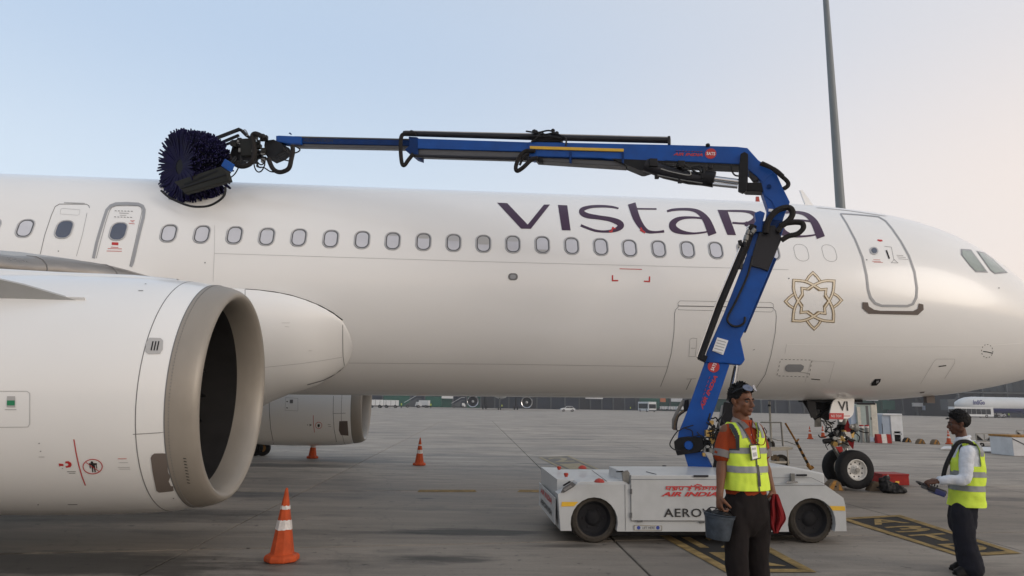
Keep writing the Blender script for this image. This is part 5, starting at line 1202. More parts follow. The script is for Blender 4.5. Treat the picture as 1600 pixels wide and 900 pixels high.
def head_frame(c_, face, tilt=0.):
    f_ = face.normalized(); r_ = f_.cross(Vector((0, 0, 1))).normalized(); u_ = r_.cross(f_)
    return Matrix(((r_.x, f_.x, u_.x, c_.x), (r_.y, f_.y, u_.y, c_.y), (r_.z, f_.z, u_.z, c_.z), (0, 0, 0, 1)))
def head_mass(mb, H, k=1.):
    def e(c_, r_, m=None): mb.ell(H@(Vector(c_)*k), tuple(q*k for q in r_), 20, 12, H.to_3x3() if m is None else H.to_3x3()@m)
    e((0, -.012, .035), (.074, .094, .083)); e((0, .028, -.030), (.060, .062, .075)); e((0, .050, -.075), (.040, .038, .032)); e((0, .070, -.094), (.022, .018, .016))
    e((0, .070, .022), (.052, .022, .013)); e((-.040, .058, -.022), (.020, .022, .022)); e((.040, .058, -.022), (.020, .022, .022))
    e((0, .082, -.062), (.026, .017, .016)); e((-.058, .0, -.055), (.014, .035, .030)); e((.058, .0, -.055), (.014, .035, .030))
    mb.tube([H@(Vector(p)*k) for p in ((0, .082, .018), (0, .096, -.006), (0, .110, -.030))], [.009*k, .010*k, .013*k], 10); e((0, .106, -.033), (.017, .013, .010)); e((-.012, .098, -.036), (.008, .010, .008)); e((.012, .098, -.036), (.008, .010, .008))
    for sx in (-1, 1):
        mb.tube([H@(Vector(p)*k) for p in ((sx*.072, .004, -.038), (sx*.078, .006, -.020), (sx*.085, -.006, .010), (sx*.083, -.022, .016), (sx*.079, -.026, -.006), (sx*.074, -.014, -.030))], [.008*k, .008*k, .008*k, .008*k, .007*k, .006*k], 8)
        e((sx*.077, -.010, -.008), (.006, .018, .026))
def face_parts(H, parent, skin_lips='lips', k=1.):
    for sx in (-1, 1):
        c_ = H@(Vector((sx*.031, .0745, .000))*k); ey = build(MB().ell(c_, (.0118*k,)*3, 12, 8), 'eye', 'eye_white', parent)
        c2 = H@(Vector((sx*.031, .0815, .000))*k); build(MB().ell(c2, (.0066*k, .0066*k, .0066*k), 10, 6), 'iris', 'black_print', ey)
        build(MB().tube([H@(Vector(p)*k) for p in ((sx*.014, .090, .017), (sx*.030, .090, .023), (sx*.050, .078, .019))], [.0035*k, .0048*k, .003*k], 8), 'eyebrow', 'hair', parent)
        build(MB().tube([H@(Vector(p)*k) for p in ((sx*.018, .085, .007), (sx*.031, .090, .011), (sx*.044, .082, .006))], [.003*k, .004*k, .003*k], 8), 'eyelid', 'skin', parent)
    build(MB().tube([H@(Vector(p)*k) for p in ((-.024, .090, -.062), (-.008, .1005, -.0585), (0, .101, -.060), (.008, .1005, -.0585), (.024, .090, -.062))], [.002*k, .0045*k, .0045*k, .0045*k, .002*k], 8), 'lips', skin_lips, parent)
    build(MB().tube([H@(Vector(p)*k) for p in ((-.020, .090, -.066), (0, .099, -.0695), (.020, .090, -.066))], [.002*k, .0055*k, .002*k], 8), 'lips', skin_lips, parent)
def hair_on(H, parent, k=1., side=.012, top=.0, seed=1, fringe=.045):
    mb = MB(); mb.ell((0, 0, 0), (1, 1, 1), 56, 36); me = mb.mesh('hair')
    for v in me.vertices:
        d_ = v.co.copy(); p = Vector((d_.x*.081, -.016+d_.y*.099, .040+d_.z*.091+max(0, d_.z)*top))
        nz = noise.noise(d_*5+Vector((seed, 0, 0)))*.006+noise.noise(d_*14)*.004
        p += d_*nz
        v.co = H@(p*k)
    bm = bmesh.new(); bm.from_mesh(me); Hi = H.inverted(); kill = []
    for f in bm.faces:
        p = (Hi@f.calc_center_median())/k
        lim = -.055 if p.y < -.03 else (-.055+(p.y+.03)*1.0 if p.y < .01 else (-.005+(p.y-.01)*1.4))
        if abs(p.x) > .055 and -.035 < p.y < .02: lim = max(lim, .012)
        lim += noise.noise(Vector((p.x*60, p.y*60, seed)))*.012
        if p.y > .045: lim = max(lim, fringe+noise.noise(Vector((p.x*90, seed, 0)))*.012)
        if p.z < lim: kill.append(f)
    bmesh.ops.delete(bm, geom=kill, context='FACES'); bmesh.ops.recalc_face_normals(bm, faces=bm.faces)
    r_ = bmesh.ops.solidify(bm, geom=list(bm.faces), thickness=.008*k); bm.to_mesh(me); bm.free()
    h_ = link('hair', me, 'hair', parent)
    g = MB(); rr = random.Random(seed)   # short locks break up the outline
    for i in range(150):
        a = rr.uniform(0, 2*PI); ph = rr.uniform(.05, 1.45); d_ = Vector((math.cos(a)*math.cos(ph), math.sin(a)*math.cos(ph), math.sin(ph)))
        p = Vector((d_.x*.081, -.016+d_.y*.099, .040+d_.z*.091+max(0, d_.z)*top))
        if p.y > .03 and p.z < fringe+.015: continue
        q = p+d_*rr.uniform(.004, .013)+Vector((rr.uniform(-.014, .014), rr.uniform(.0, .02), rr.uniform(-.012, .006)))
        g.tube([H@((p-d_*.004)*k), H@((p*.5+q*.5+d_*.003)*k), H@(q*k)], [.005*k, .004*k, .001*k], 5)
    build(g, 'hair_locks', 'hair', h_)['kind'] = 'stuff'
    return h_
def hand(mb, wr, dirn, palm_n, side_, k=1., curl=(.5, .5, .55, .6), thumb=.5):
    """wr wrist, dirn along the palm, palm_n where the fingers curl to, side_ towards the thumb"""
    d_ = dirn.normalized(); pn_ = (palm_n-d_*palm_n.dot(d_)).normalized(); sd_ = d_.cross(pn_); sd_ = sd_ if sd_.dot(side_) > 0 else -sd_
    M3 = Matrix(((sd_.x, d_.x, pn_.x), (sd_.y, d_.y, pn_.y), (sd_.z, d_.z, pn_.z)))
    mb.ell(wr+d_*.045*k, (.040*k, .052*k, .0165*k), 16, 10, M3); chain(mb, [wr-d_*.02*k, wr+d_*.03*k], [.026*k, .024*k], 12)
    for i, (ox, ln) in enumerate(((.030, .073), (.010, .080), (-.010, .075), (-.029, .060))):
        p = wr+d_*.078*k+sd_*ox*k; pts = [p-d_*.012*k, p]; ang = 0; c_ = curl[i]
        for j, fr_ in enumerate((.42, .33, .25)):
            ang += c_*(.9 if j == 0 else 1.25); p = p+(d_*math.cos(ang)+pn_*math.sin(ang))*ln*fr_*k; pts.append(p)
        rr = [.0095, .0092, .0085, .0078, .0068]; mb.tube(pts, [q*k for q in rr], 8); mb.ell(pts[-1], (.0068*k,)*3, 8, 5); mb.ell(pts[0], (.0098*k,)*3, 8, 5)
        for q in pts[2:4]: mb.ell(q, (.0088*k,)*3, 8, 5)
    p = wr+d_*.022*k+sd_*.028*k; q1 = p+(sd_*.75+d_*.6+pn_*.35).normalized()*.034*k; q2 = q1+(sd_*.25+d_*.8+pn_*thumb).normalized()*.030*k; q3 = q2+(d_*.8+pn_*thumb*1.5-sd_*.1).normalized()*.024*k
    mb.tube([p, q1, q2, q3], [.015*k, .0125*k, .011*k, .0085*k], 8); mb.ell(q3, (.0085*k,)*3, 8, 5); mb.ell(q1, (.0122*k,)*3, 8, 5)

# ---------------- man with the bucket
B = Body(5.0)
man = thing('person', 'man in hi-vis vest over an orange shirt, sunglasses on his head, carrying a bucket', 'person', (*B.W(1166, 775).to_2d(), 0))
f1 = Vector((.34, -.94, 0)).normalized(); hf = Vector((.54, -.84, -.06)).normalized()
Hc = B.W(1158.5, 626.5); H1 = head_frame(Hc, hf)
mb = MB(); head_mass(mb, H1, .94)
chain(mb, [B.W(1156, 640, .02), B.W(1158, 655, .02), B.W(1160, 672, .03)], [.056, .058, .075], 16)
loft(mb, rings_px(B, [(1161,668,.10,.07,.03),(1161,690,.14,.10,.02),(1162,720,.14,.10,.01),(1163,750,.125,.095,0),(1165,775,.115,.09,0),(1167,788,.10,.08,0)], f1))
shL, shR = B.W(1135, 673, -.01), B.W(1183, 671, .07)
elL, elR = B.W(1128, 722, -.04), B.W(1193, 722, .11); wrL, wrR = B.W(1124.5, 774, -.10), B.W(1206.5, 766, .06)
chain(mb, [shL, (shL+elL)/2, elL, (elL*.7+wrL*.3), (elL+wrL)/2, wrL], [.050, .042, .036, .038, .032, .0235])
chain(mb, [shR, (shR+elR)/2, elR, (elR*.7+wrR*.3), (elR+wrR)/2, wrR], [.050, .042, .036, .038, .032, .0235])
hand(mb, wrL, (B.W(1124, 792, -.11)-wrL), Vector((.9, .2, -.1)), Vector((.3, -1, 0)), 1.0, (.75, .8, .8, .85), .9)
hand(mb, wrR, (B.W(1212, 783, .03)-wrR), Vector((-.5, .6, 0)), Vector((-.3, -1, 0)), .95, (.6, .65, .7, .75), .9)
hipL, hipR = B.W(1151, 790, -.03), B.W(1183, 790, .05)
knL, knR = B.W(1151, 882, -.05), B.W(1184, 880, .05)
anL, anR = Vector((B.W(1153, 900).x+.015, 4.97, .10)), Vector((B.W(1186, 900).x+.03, 5.08, .10))
for h_, k_, a_ in ((hipL, knL, anL), (hipR, knR, anR)): chain(mb, [h_, (h_+k_)/2, k_, (k_+a_)/2, a_], [.070, .062, .052, .050, .04])
body1 = link('body', voxel(mb, 'body', .0055, 2), 'skin', man)
face_parts(H1, body1, k=.94)
hair_on(H1, body1, .95, seed=2, top=.012, fringe=.050)
# sunglasses resting on the hair
sgm = Matrix.Rotation(.0, 4, 'X'); up_ = lambda x, y, z: H1@Vector((x, y, z))
gl = build(MB().tube([up_(-.078, -.02, .055), up_(-.082, .03, .082), up_(-.072, .060, .094), up_(-.035, .088, .098), up_(0, .094, .098), up_(.035, .088, .098), up_(.072, .060, .094), up_(.082, .03, .082), up_(.078, -.02, .055)], .0045, 8), 'sunglasses', 'plastic_black', body1)
for sx in (-1, 1):
    pts = []
    for k in range(14):
        a = 2*PI*k/14; x = sx*(.037+.034*math.cos(a)); z = .098+.023*math.sin(a); y = .096-abs(x)**2*6-(z-.098)*.6
        pts.append(up_(x, y, z))
    build(MB().prism(pts, (H1.to_3x3()@Vector((0, .8, .6)))*.004), 'lens', 'goggle', gl)
# shirt
mb = MB(); loft(mb, rings_px(B, [(1159,656,.070,.066,.02),(1159.5,663,.095,.080,.02),(1161,671,.138,.095,.03),(1161,690,.160,.118,.02),(1162,720,.156,.118,.01),(1164,750,.146,.114,0),(1166,772,.145,.115,0)], f1))
cuL, cuR = B.W(1128.5, 710, -.03), B.W(1191.5, 707, .10)
chain(mb, [shL+Vector((.015, 0, 0)), (shL*.6+cuL*.4), cuL], [.052, .058, .061]); chain(mb, [shR-Vector((.015, 0, 0)), (shR*.6+cuR*.4), cuR], [.050, .054, .056])
shirt_me = voxel(mb, 'shirt', .007, 3); wrinkle(shirt_me, .006, 9)
def cutcuff(me, w0, w1):
    pass
shirt = link('shirt', shirt_me, 'shirt_orange', man)
for c_, s_, nm in ((cuL, shL, 'l'), (cuR, shR, 'r')):
    d_ = (c_-s_).normalized(); build(MB().tube([c_-d_*.03, c_+d_*.022], [.0645, .0635], 22), 'sleeve_band', 'shirt_grey', shirt)
cc = B.W(1158.5, 657, .02)
cr = f1.cross(Vector((0, 0, 1)))
for sx in (-1, 1):   # shirt collar wings
    pts = [cc+cr*sx*.075+Vector((0, 0, .018)), cc+cr*sx*.070+f1*.03+Vector((0, 0, .016)), cc+cr*sx*.035+f1*.078+Vector((0, 0, -.012)), cc+cr*sx*.012+f1*.098+Vector((0, 0, -.045)), cc+cr*sx*.055+f1*.098+Vector((0, 0, -.060)), cc+cr*sx*.085+f1*.055+Vector((0, 0, -.030)), cc+cr*sx*.092+Vector((0, 0, -.008))]
    build(MB().prism(pts, (f1*.6+cr*sx*.5+Vector((0, 0, .5))).normalized()*.005), 'collar', 'shirt_grey', shirt)
build(MB().tube([cc-cr*.072+Vector((0, 0, .012)), cc-f1*.068+Vector((0, 0, .028)), cc+cr*.072+Vector((0, 0, .012))], .012, 8), 'collar_back', 'shirt_grey', shirt)
build(MB().ell(cc+f1*.105+Vector((0, 0, -.10)), (.006, .006, .006), 8, 5), 'button', 'white_print', shirt)
# trousers
mb = MB(); loft(mb, rings_px(B, [(1166,758,.142,.112,0),(1166.5,775,.148,.118,0),(1167,795,.156,.120,0),(1167.5,812,.150,.112,0),(1167.5,828,.10,.08,0),(1167.5,838,.05,.05,0)], f1))
for h_, k_, a_ in ((hipL, knL, anL), (hipR, knR, anR)): chain(mb, [h_, (h_+k_)/2, k_, (k_+a_)/2, a_+Vector((0, 0, -.02))], [.098, .088, .077, .078, .075], 18)
tm = voxel(mb, 'trousers', .008, 3); wrinkle(tm, .010, 6, (1.6, 1.6, .8)); wrinkle(tm, .005, 16, (1, 1, .7)); link('trousers', tm, 'trouser_brown', man)
for a_, e_ in ((anL, -.02), (anR, .02)):
    mb = MB(); mb.ell(a_+Vector((e_, -.03, -.055)), (.05, .11, .045), 16, 10); mb.ell(a_+Vector((e_*1.5, -.11, -.06)), (.048, .07, .038), 14, 8); mb.box(a_+Vector((e_-.045, -.16, -.10)), a_+Vector((e_+.045, .08, -.075))); link('shoe', voxel(mb, 'shoe', .007, 2), 'shoe', man)
# vest
mb = MB(); rv_ = rings_px(B, [(1159,660,.105,.090,.02),(1160,666,.132,.104,.025),(1161,676,.152,.122,.025),(1161,692,.160,.134,.02),(1162,718,.163,.138,.01),(1163.5,742,.164,.138,0),(1165.5,764,.170,.142,0)], f1, .80, 6)
loft(mb, rv_, 72, cap=False)
vm = mb.mesh('vest'); Bc = B.W(1163, 700, .01)
wrinkle(vm, .012, 6, (1.6, 1.6, .8)); wrinkle(vm, .006, 15, (1, 1, .8))
def vloc(p):
    q = p-Bc; return q.dot(cr), q.dot(f1), q.z
zneck = lambda x: .02 + abs(x-.0)*1.95
def keep_v(p, n_):
    x, y, z = vloc(p)
    if y > 0 and z > -.02+abs(x-.012)*2.9: return False
    if abs(x) > .138 and z > .0 and abs(y) < .10: return False
    return True
bmx = bmesh.new(); bmx.from_mesh(vm); bmesh.ops.subdivide_edges(bmx, edges=bmx.edges[:], cuts=1, use_grid_fill=True)
bmesh.ops.delete(bmx, geom=[f for f in bmx.faces if not keep_v(f.calc_center_median(), f.normal)], context='FACES'); bmx.normal_update(); bmesh.ops.recalc_face_normals(bmx, faces=bmx.faces); bmx.to_mesh(vm); bmx.free()
zs_ = lambda py: B.W(1163, py).z-Bc.z
def band(py0, py1): 
    z0, z1 = zs_(py1), zs_(py0)
    return shell(vm, lambda p, n_: z0 < vloc(p)[2]+.00 < z1, .004, 'band')
def outward(me):
    bm = bmesh.new(); bm.from_mesh(me)
    cnt = sum(1 for f in bm.faces if f.normal.dot((f.calc_center_median()-Bc)*Vector((1, 1, 0)) if False else Vector(((f.calc_center_median()-Bc).x, (f.calc_center_median()-Bc).y, 0))) < 0)
    if cnt > len(bm.faces)/2: bmesh.ops.reverse_faces(bm, faces=bm.faces)
    bm.to_mesh(me); bm.free()
outward(vm)
b1 = band(699, 708); b2 = band(726, 735.5)
b3 = shell(vm, lambda p, n_: vloc(p)[2] > .075 and .062 < vloc(p)[0] < .100 and vloc(p)[1] > -.02, .004, 'band')
b3b = shell(vm, lambda p, n_: vloc(p)[2] > .075 and .062 < -vloc(p)[0] < .100 and vloc(p)[1] > -.02, .004, 'band')
trim = shell(vm, lambda p, n_: (vloc(p)[1] > 0 and -.02+abs(vloc(p)[0]-.012)*2.9-.042 < vloc(p)[2] and abs(vloc(p)[0]-.012) < .085) or (abs(vloc(p)[0]) > .118 and vloc(p)[2] > -.006 and abs(vloc(p)[1]) < .11), .0055, 'trim')
zipm = shell(vm, lambda p, n_: vloc(p)[1] > 0 and abs(vloc(p)[0]-.012-.0*vloc(p)[2]) < .0085 and vloc(p)[2] < .02, .0065, 'zip')
vest = link('vest', vm, 'hivis', man); md = vest.modifiers.new('thickness', 'SOLIDIFY'); md.thickness = .004
for m_, nm, mt_ in ((b1, 'reflective_band', 'reflective'), (b2, 'reflective_band', 'reflective'), (b3, 'shoulder_band', 'reflective'), (b3b, 'shoulder_band', 'reflective'), (trim, 'neck_trim', 'black_print'), (zipm, 'zip', 'black_print')): link(nm, m_, mt_, vest)
# badge on a lanyard and pocket frame
fc = lambda px, py, o_=.0: (lambda p: Bc+cr*((p-Bc).dot(cr))+Vector((0, 0, p.z-Bc.z))+f1*(.150+o_))(B.W(px, py))
def quad_on(name, pts, m, o_, par, th=.003): return build(MB().prism([fc(x, y, o_) for x, y in pts], -f1*th), name, m, par, smooth=False)
pk = quad_on('badge_holder', [(1146.5,692.5),(1166,691.5),(1169.5,714),(1150,717)], 'plastic_black', .0, vest); quad_on('badge_pocket', [(1148.5,694.5),(1164.5,693.5),(1167.5,712.5),(1151.5,715)], 'hivis', .003, pk)
bdg = quad_on('identity_card', [(1149,695),(1159.5,694),(1162,713),(1152,715)], 'white_print', .006, vest)
quad_on('card_print', [(1151,697.5),(1158,697),(1158.5,700),(1151.5,700.6)], 'seam_light', .009, bdg); quad_on('card_print', [(1152.5,705),(1159,704),(1160,710),(1153.5,711)], 'seam_light', .009, bdg)
build(MB().tube(spline([fc(1151, 658, -.02), fc(1152, 675, .0), fc(1153, 686, .012), fc(1157, 691, .012)], 4), .004, 6), 'lanyard', 'cloth_red', vest)
build(MB().tube(spline([fc(1157, 688, .012), fc(1165, 693, .014), fc(1173, 692, .014), fc(1177, 682, .01), fc(1175, 668, .0)], 4), .003, 6), 'lanyard', 'cloth_red', vest)
quad_on('pocket_seam', [(1150,738),(1172,737.5),(1172,738.6),(1150,739)], 'reflective', -.004, vest)

# bucket and cloths in his hands
hb_ = B.W(1123, 795, -.10); bk0 = B.W(1123, 800, -.09)
bu = thing('bucket', 'dark grey plastic bucket hanging from the hand of the man in the orange shirt', 'bucket', (bk0.x, bk0.y, B.W(1123, 843, -.09).z))
bz0, bz1 = B.W(1121, 842, -.09).z, B.W(1124, 798, -.09).z; bt_ = Matrix.Translation((bk0.x, bk0.y, 0)) @ Matrix.Rotation(.10, 4, 'Y')
bt_ = Matrix.Translation((B.W(1123, 820, -.09).x, bk0.y, (bz0+bz1)/2)) @ Matrix.Rotation(R(7), 4, 'Y') @ Matrix.Translation((0, 0, -(bz1-bz0)/2))
hh = bz1-bz0-.02
build(MB().lathe([(.001, .004), (.075, .004), (.078, 0), (.082, .01), (.098, hh*.75), (.101, hh*.86), (.106, hh*.87), (.107, hh*.95), (.103, hh*.96), (.112, hh), (.106, hh+.003), (.102, hh*.97), (.078, .016), (.001, .014)], 40, bt_), 'pail', 'bucket', bu)
build(MB().tube(spline([bt_@Vector((.108, 0, hh*.93)), bt_@Vector((.07, -.01, hh+.035)), B.W(1124, 795, -.10)+Vector((0, 0, .0)), bt_@Vector((-.07, -.01, hh+.035)), bt_@Vector((-.108, 0, hh*.93))], 6), .0045, 8), 'bail_handle', 'plastic_black', bu)
mb = MB(); mb.ell(bt_@Vector((.02, 0, hh*.97)), (.075, .07, .03), 20, 10); rg_ = voxel(mb, 'rag', .008, 2); wrinkle(rg_, .02, 14); tag(link('cleaning_cloth', rg_, 'cloth_red'), 'dark rag bunched in the top of the grey bucket', 'cloth').data.materials[0] = M['bag_black']
mb = MB()
def cloth(name, label, pts_rows, m, th=.02, seed=1):
    """hanging cloth: rows of (x0,x1,y,depth) from top to bottom with folds"""
    vs = []; fs = []; n = 14; rows = spline(pts_rows, 4)
    for i, (x0, x1, y, d_) in enumerate(rows):
        for k in range(n+1):
            u = k/n; vs.append(B.W(x0+(x1-x0)*u, y, d_+.022*math.sin(u*13+seed+i*.12)*min(1, i/5)))
    m_ = len(rows)
    for i in range(m_-1):
        for k in range(n): fs.append((i*(n+1)+k, i*(n+1)+k+1, (i+1)*(n+1)+k+1, (i+1)*(n+1)+k))
    me = MB().add(vs, fs).mesh(name); o = link(name, me, m); md = o.modifiers.new('thickness', 'SOLIDIFY'); md.thickness = .006; return tag(o, label, 'cloth')
cloth('cleaning_cloth', 'red cleaning cloth hanging from the other hand of the man in the orange shirt', [(1207,1215,772,.0), (1203,1220,785,.0), (1202,1226,800,.0), (1202,1228,812,.0), (1204,1222,822,.0), (1210,1216,833,.0)], 'cloth_red', seed=1)
cloth('cleaning_cloth', 'pale grey cloth hanging behind the red cloth beside the man in the orange shirt', [(1199,1206,776,.03), (1197,1208,795,.04), (1197,1208,815,.04), (1198,1206,828,.04)], 'cloth_pale', seed=3)

# ---------------- short man in profile with the remote control
B2 = Body(7.0)
man2 = thing('person', 'short man in profile in hi-vis vest over white shirt holding a remote control', 'person', (*B2.W(1510, 790).to_2d(), 0))
f2 = Vector((-.96, .10, 0)).normalized(); h2f = Vector((-.90, .36, -.10)).normalized(); K = .96
H2 = head_frame(B2.W(1498, 662), h2f)
mb = MB(); head_mass(mb, H2, K)
chain(mb, [B2.W(1500, 671), B2.W(1503, 684), B2.W(1508, 697)], [.050, .054, .07], 16)
loft(mb, rings_px(B2, [(1508,697,.12,.07,0),(1508,720,.15,.095,0),(1508,750,.14,.095,0),(1506,776,.09,.07,0)], f2))
s2n, s2f = B2.W(1512, 706, -.17), B2.W(1506, 704, .15); e2n, e2f = B2.W(1507, 748, -.20), B2.W(1500, 748, .17)
w2n, w2f = B2.W(1466, 752, -.12), B2.W(1462, 752, .10)
chain(mb, [s2n, (s2n+e2n)/2, e2n, (e2n+w2n)/2, w2n], [.048, .043, .036, .033, .024]); chain(mb, [s2f, (s2f+e2f)/2, e2f, (e2f+w2f)/2, w2f], [.048, .043, .036, .033, .024])
hand(mb, w2n, B2.W(1450, 753, -.08)-w2n, Vector((0, .5, -.7)), Vector((0, .4, 1)), .93, (.35, .5, .6, .7), .4)
hand(mb, w2f, B2.W(1446, 753, .08)-w2f, Vector((0, -.5, -.7)), Vector((0, -.4, 1)), .93, (.35, .5, .6, .7), .4)
h2 = [(B2.W(1502, 800, -.08), B2.W(1508, 845, -.09), Vector((B2.W(1521, 895, -.10).x, 6.91, .09))), (B2.W(1502, 800, .08), B2.W(1506, 842, .10), Vector((B2.W(1513, 893, .12).x, 7.11, .09)))]
for a, b_, c_ in h2: chain(mb, [a, (a+b_)/2, b_, (b_+c_)/2, c_], [.060, .058, .050, .045, .038])
body2 = link('body', voxel(mb, 'body', .006, 2), 'skin_dark', man2); face_parts(H2, body2, k=K); hair_on(H2, body2, K*1.05, seed=5, top=.012, fringe=.040)
mb = MB(); loft(mb, rings_px(B2, [(1504,683,.065,.06,0),(1506,692,.10,.075,0),(1509,702,.155,.095,0),(1510,725,.165,.115,0),(1510,750,.160,.115,0),(1508,782,.155,.118,0)], f2))
c2n, c2f = B2.W(1472, 751, -.135), B2.W(1470, 750, .11)
chain(mb, [s2n, (s2n+e2n)/2, e2n, e2n*.5+c2n*.5, c2n], [.066, .064, .058, .050, .042]); chain(mb, [s2f, (s2f+e2f)/2, e2f, e2f*.5+c2f*.5, c2f], [.062, .058, .055, .048, .042])
sm2 = voxel(mb, 'shirt', .007, 3); wrinkle(sm2, .008, 9); wrinkle(sm2, .004, 22); sh2 = link('shirt', sm2, 'shirt_white', man2)
build(MB().tube(spline([B2.W(1493, 690, -.0), B2.W(1499, 687, -.05), B2.W(1509, 684, -.06), B2.W(1515, 682, 0), B2.W(1509, 683, .06), B2.W(1498, 687, .05), B2.W(1493, 690, 0)], 4), .017, 8), 'collar', 'shirt_white', sh2)
mb = MB(); loft(mb, rings_px(B2, [(1508,772,.145,.105,0),(1507,785,.145,.108,0),(1504,800,.150,.112,0),(1503,818,.145,.112,0),(1504,834,.10,.07,0),(1504,842,.05,.05,0)], f2))
for a, b_, c_ in h2: chain(mb, [a, (a+b_)/2, b_, (b_+c_)/2, c_+Vector((.0, 0, -.02))], [.092, .098, .096, .100, .105], 18)
tm = voxel(mb, 'trousers', .008, 3); wrinkle(tm, .010, 6, (1.6, 1.6, .8)); wrinkle(tm, .005, 15); link('trousers', tm, 'trouser_navy', man2)
for (a, b_, c_), e_ in zip(h2, (0, 0)):
    q = Vector((c_.x, c_.y, 0)); mb = MB(); mb.ell(q+Vector((-.04, 0, .05)), (.12, .045, .045), 16, 10); mb.ell(q+Vector((-.12, 0, .035)), (.07, .043, .032), 14, 8); mb.ell(q+Vector((0, 0, .08)), (.05, .042, .05), 12, 8); mb.box(q+Vector((-.18, -.042, 0)), q+Vector((.075, .042, .022))); link('shoe', voxel(mb, 'shoe', .007, 2), 'shoe', man2)
B2c = B2.W(1509, 740); r2v = f2.cross(Vector((0, 0, 1)))
mb = MB(); loft(mb, rings_px(B2, [(1508,689,.10,.085,0),(1510,697,.150,.104,0),(1511,706,.172,.118,0),(1512,725,.178,.132,0),(1512,750,.178,.135,0),(1510,775,.180,.142,0),(1509,790,.182,.150,0)], f2, .80, 6), 72, cap=False)
v2 = mb.mesh('vest'); wrinkle(v2, .012, 6); wrinkle(v2, .006, 15)
def l2(p): q = p-B2c; return q.dot(r2v), q.dot(f2), q.z
def keep2(p, n_):
    x, y, z = l2(p)
    if abs(x) > .12 and z > B2.W(1509, 726).z-B2c.z-(.12 if False else 0) and abs(y-.0) < .062: return False
    if y > .05 and z > .16+abs(x)*1.6: return False
    
    return True
bmx = bmesh.new(); bmx.from_mesh(v2); bmesh.ops.subdivide_edges(bmx, edges=bmx.edges[:], cuts=1, use_grid_fill=True)
bmesh.ops.delete(bmx, geom=[f for f in bmx.faces if not keep2(f.calc_center_median(), 0)], context='FACES'); bmesh.ops.recalc_face_normals(bmx, faces=bmx.faces); bmx.to_mesh(v2); bmx.free()
Bc = B2c; outward(v2)
zp = lambda py: B2.W(1509, py).z-B2c.z
bb1 = shell(v2, lambda p, n_: zp(744) < l2(p)[2] < zp(736), .004, 'band'); bb2 = shell(v2, lambda p, n_: zp(765.5) < l2(p)[2] < zp(756.5), .004, 'band')
bb3 = shell(v2, lambda p, n_: l2(p)[2] > zp(712) and -.105 < l2(p)[1] < -.055, .004, 'band')
bb4 = shell(v2, lambda p, n_: l2(p)[2] > zp(728) and .055 < l2(p)[1] < .085 and abs(l2(p)[0]) > .06, .005, 'trim')
vest2 = link('vest', v2, 'hivis', man2); md = vest2.modifiers.new('thickness', 'SOLIDIFY'); md.thickness = .004
for m_, nm, mt_ in ((bb1, 'reflective_band', 'reflective'), (bb2, 'reflective_band', 'reflective'), (bb3, 'shoulder_band', 'reflective'), (bb4, 'vest_trim', 'black_print')): link(nm, m_, mt_, vest2)
# harness strap round the neck down to the remote
for sg in (-1, 1):
    P = [B2.W(1530, 712, sg*.05), B2.W(1524, 699, sg*.09), B2.W(1512, 690, sg*.12), B2.W(1497, 692, sg*.12), B2.W(1487, 708, sg*.11), B2.W(1478, 728, sg*.11), B2.W(1474, 745, sg*.10), B2.W(1473, 757, sg*.09)]
    g = MB(); Q = spline([tuple(p) for p in P], 5)
    for a, b_ in zip(Q, Q[1:]): g.beam(a, Vector(b_)+(Vector(b_)-Vector(a))*.1, .012, .055, Vector((-.4, -.1, .9)))
    vv = build(MB().tube(Q, [.020]*len(Q), 8), 'harness_strap', 'bag_black', man2)
rc = B2.W(1460, 765, .0)
rem = thing('remote_control', 'black and blue boom remote control held at the waist of the short man', 'remote control', tuple(rc))
rm_ = Matrix.Translation(rc) @ Matrix.Scale(.82, 4) @ Matrix.Translation(-rc) @ Matrix.Translation(rc) @ Matrix.Rotation(R(-14), 4, 'Z') @ Matrix.Rotation(R(20), 4, 'Y')
g = MB().box((-.12, -.12, -.035), (.10, .12, .035), rm_); rr_ = build(g, 'casing', 'plastic_black', rem, smooth=False, bevel=.015)
build(MB().box((-.03, -.125, -.05), (.09, .125, .02), rm_), 'grip', 'plastic_blue', rem, smooth=False, bevel=.012)
for k in range(4): build(MB().tube([rm_@Vector((-.09+.04*k, -.06+.03*k, .035)), rm_@Vector((-.092+.04*k, -.06+.03*k, .065))], .007, 8), 'joystick', 'plastic_black', rem)
build(MB().tube([rm_@Vector((-.12, -.12, 0)), rm_@Vector((-.17, -.12, .02)), rm_@Vector((-.175, 0, .025)), rm_@Vector((-.17, .12, .02)), rm_@Vector((-.12, .12, 0))], .011, 8), 'guard_rail', 'plastic_black', rem)
build(MB().ell(rm_@Vector((-.13, -.05, .035)), (.01, .01, .01), 8, 5), 'indicator', 'white_print', rem)

# ================================================================== THINGS ON THE APRON
def G(px, py): p = gnd(px, py); return Vector((p.x, p.y, 0))
def lbox(name, lo, hi, m, parent, bevel=.01, mtx=None): return build(MB().box(lo, hi, mtx), name, m, parent, world=False, smooth=False, bevel=bevel)
def lb(mb, name, m, parent, **k): return build(mb, name, m, parent, world=False, **k)
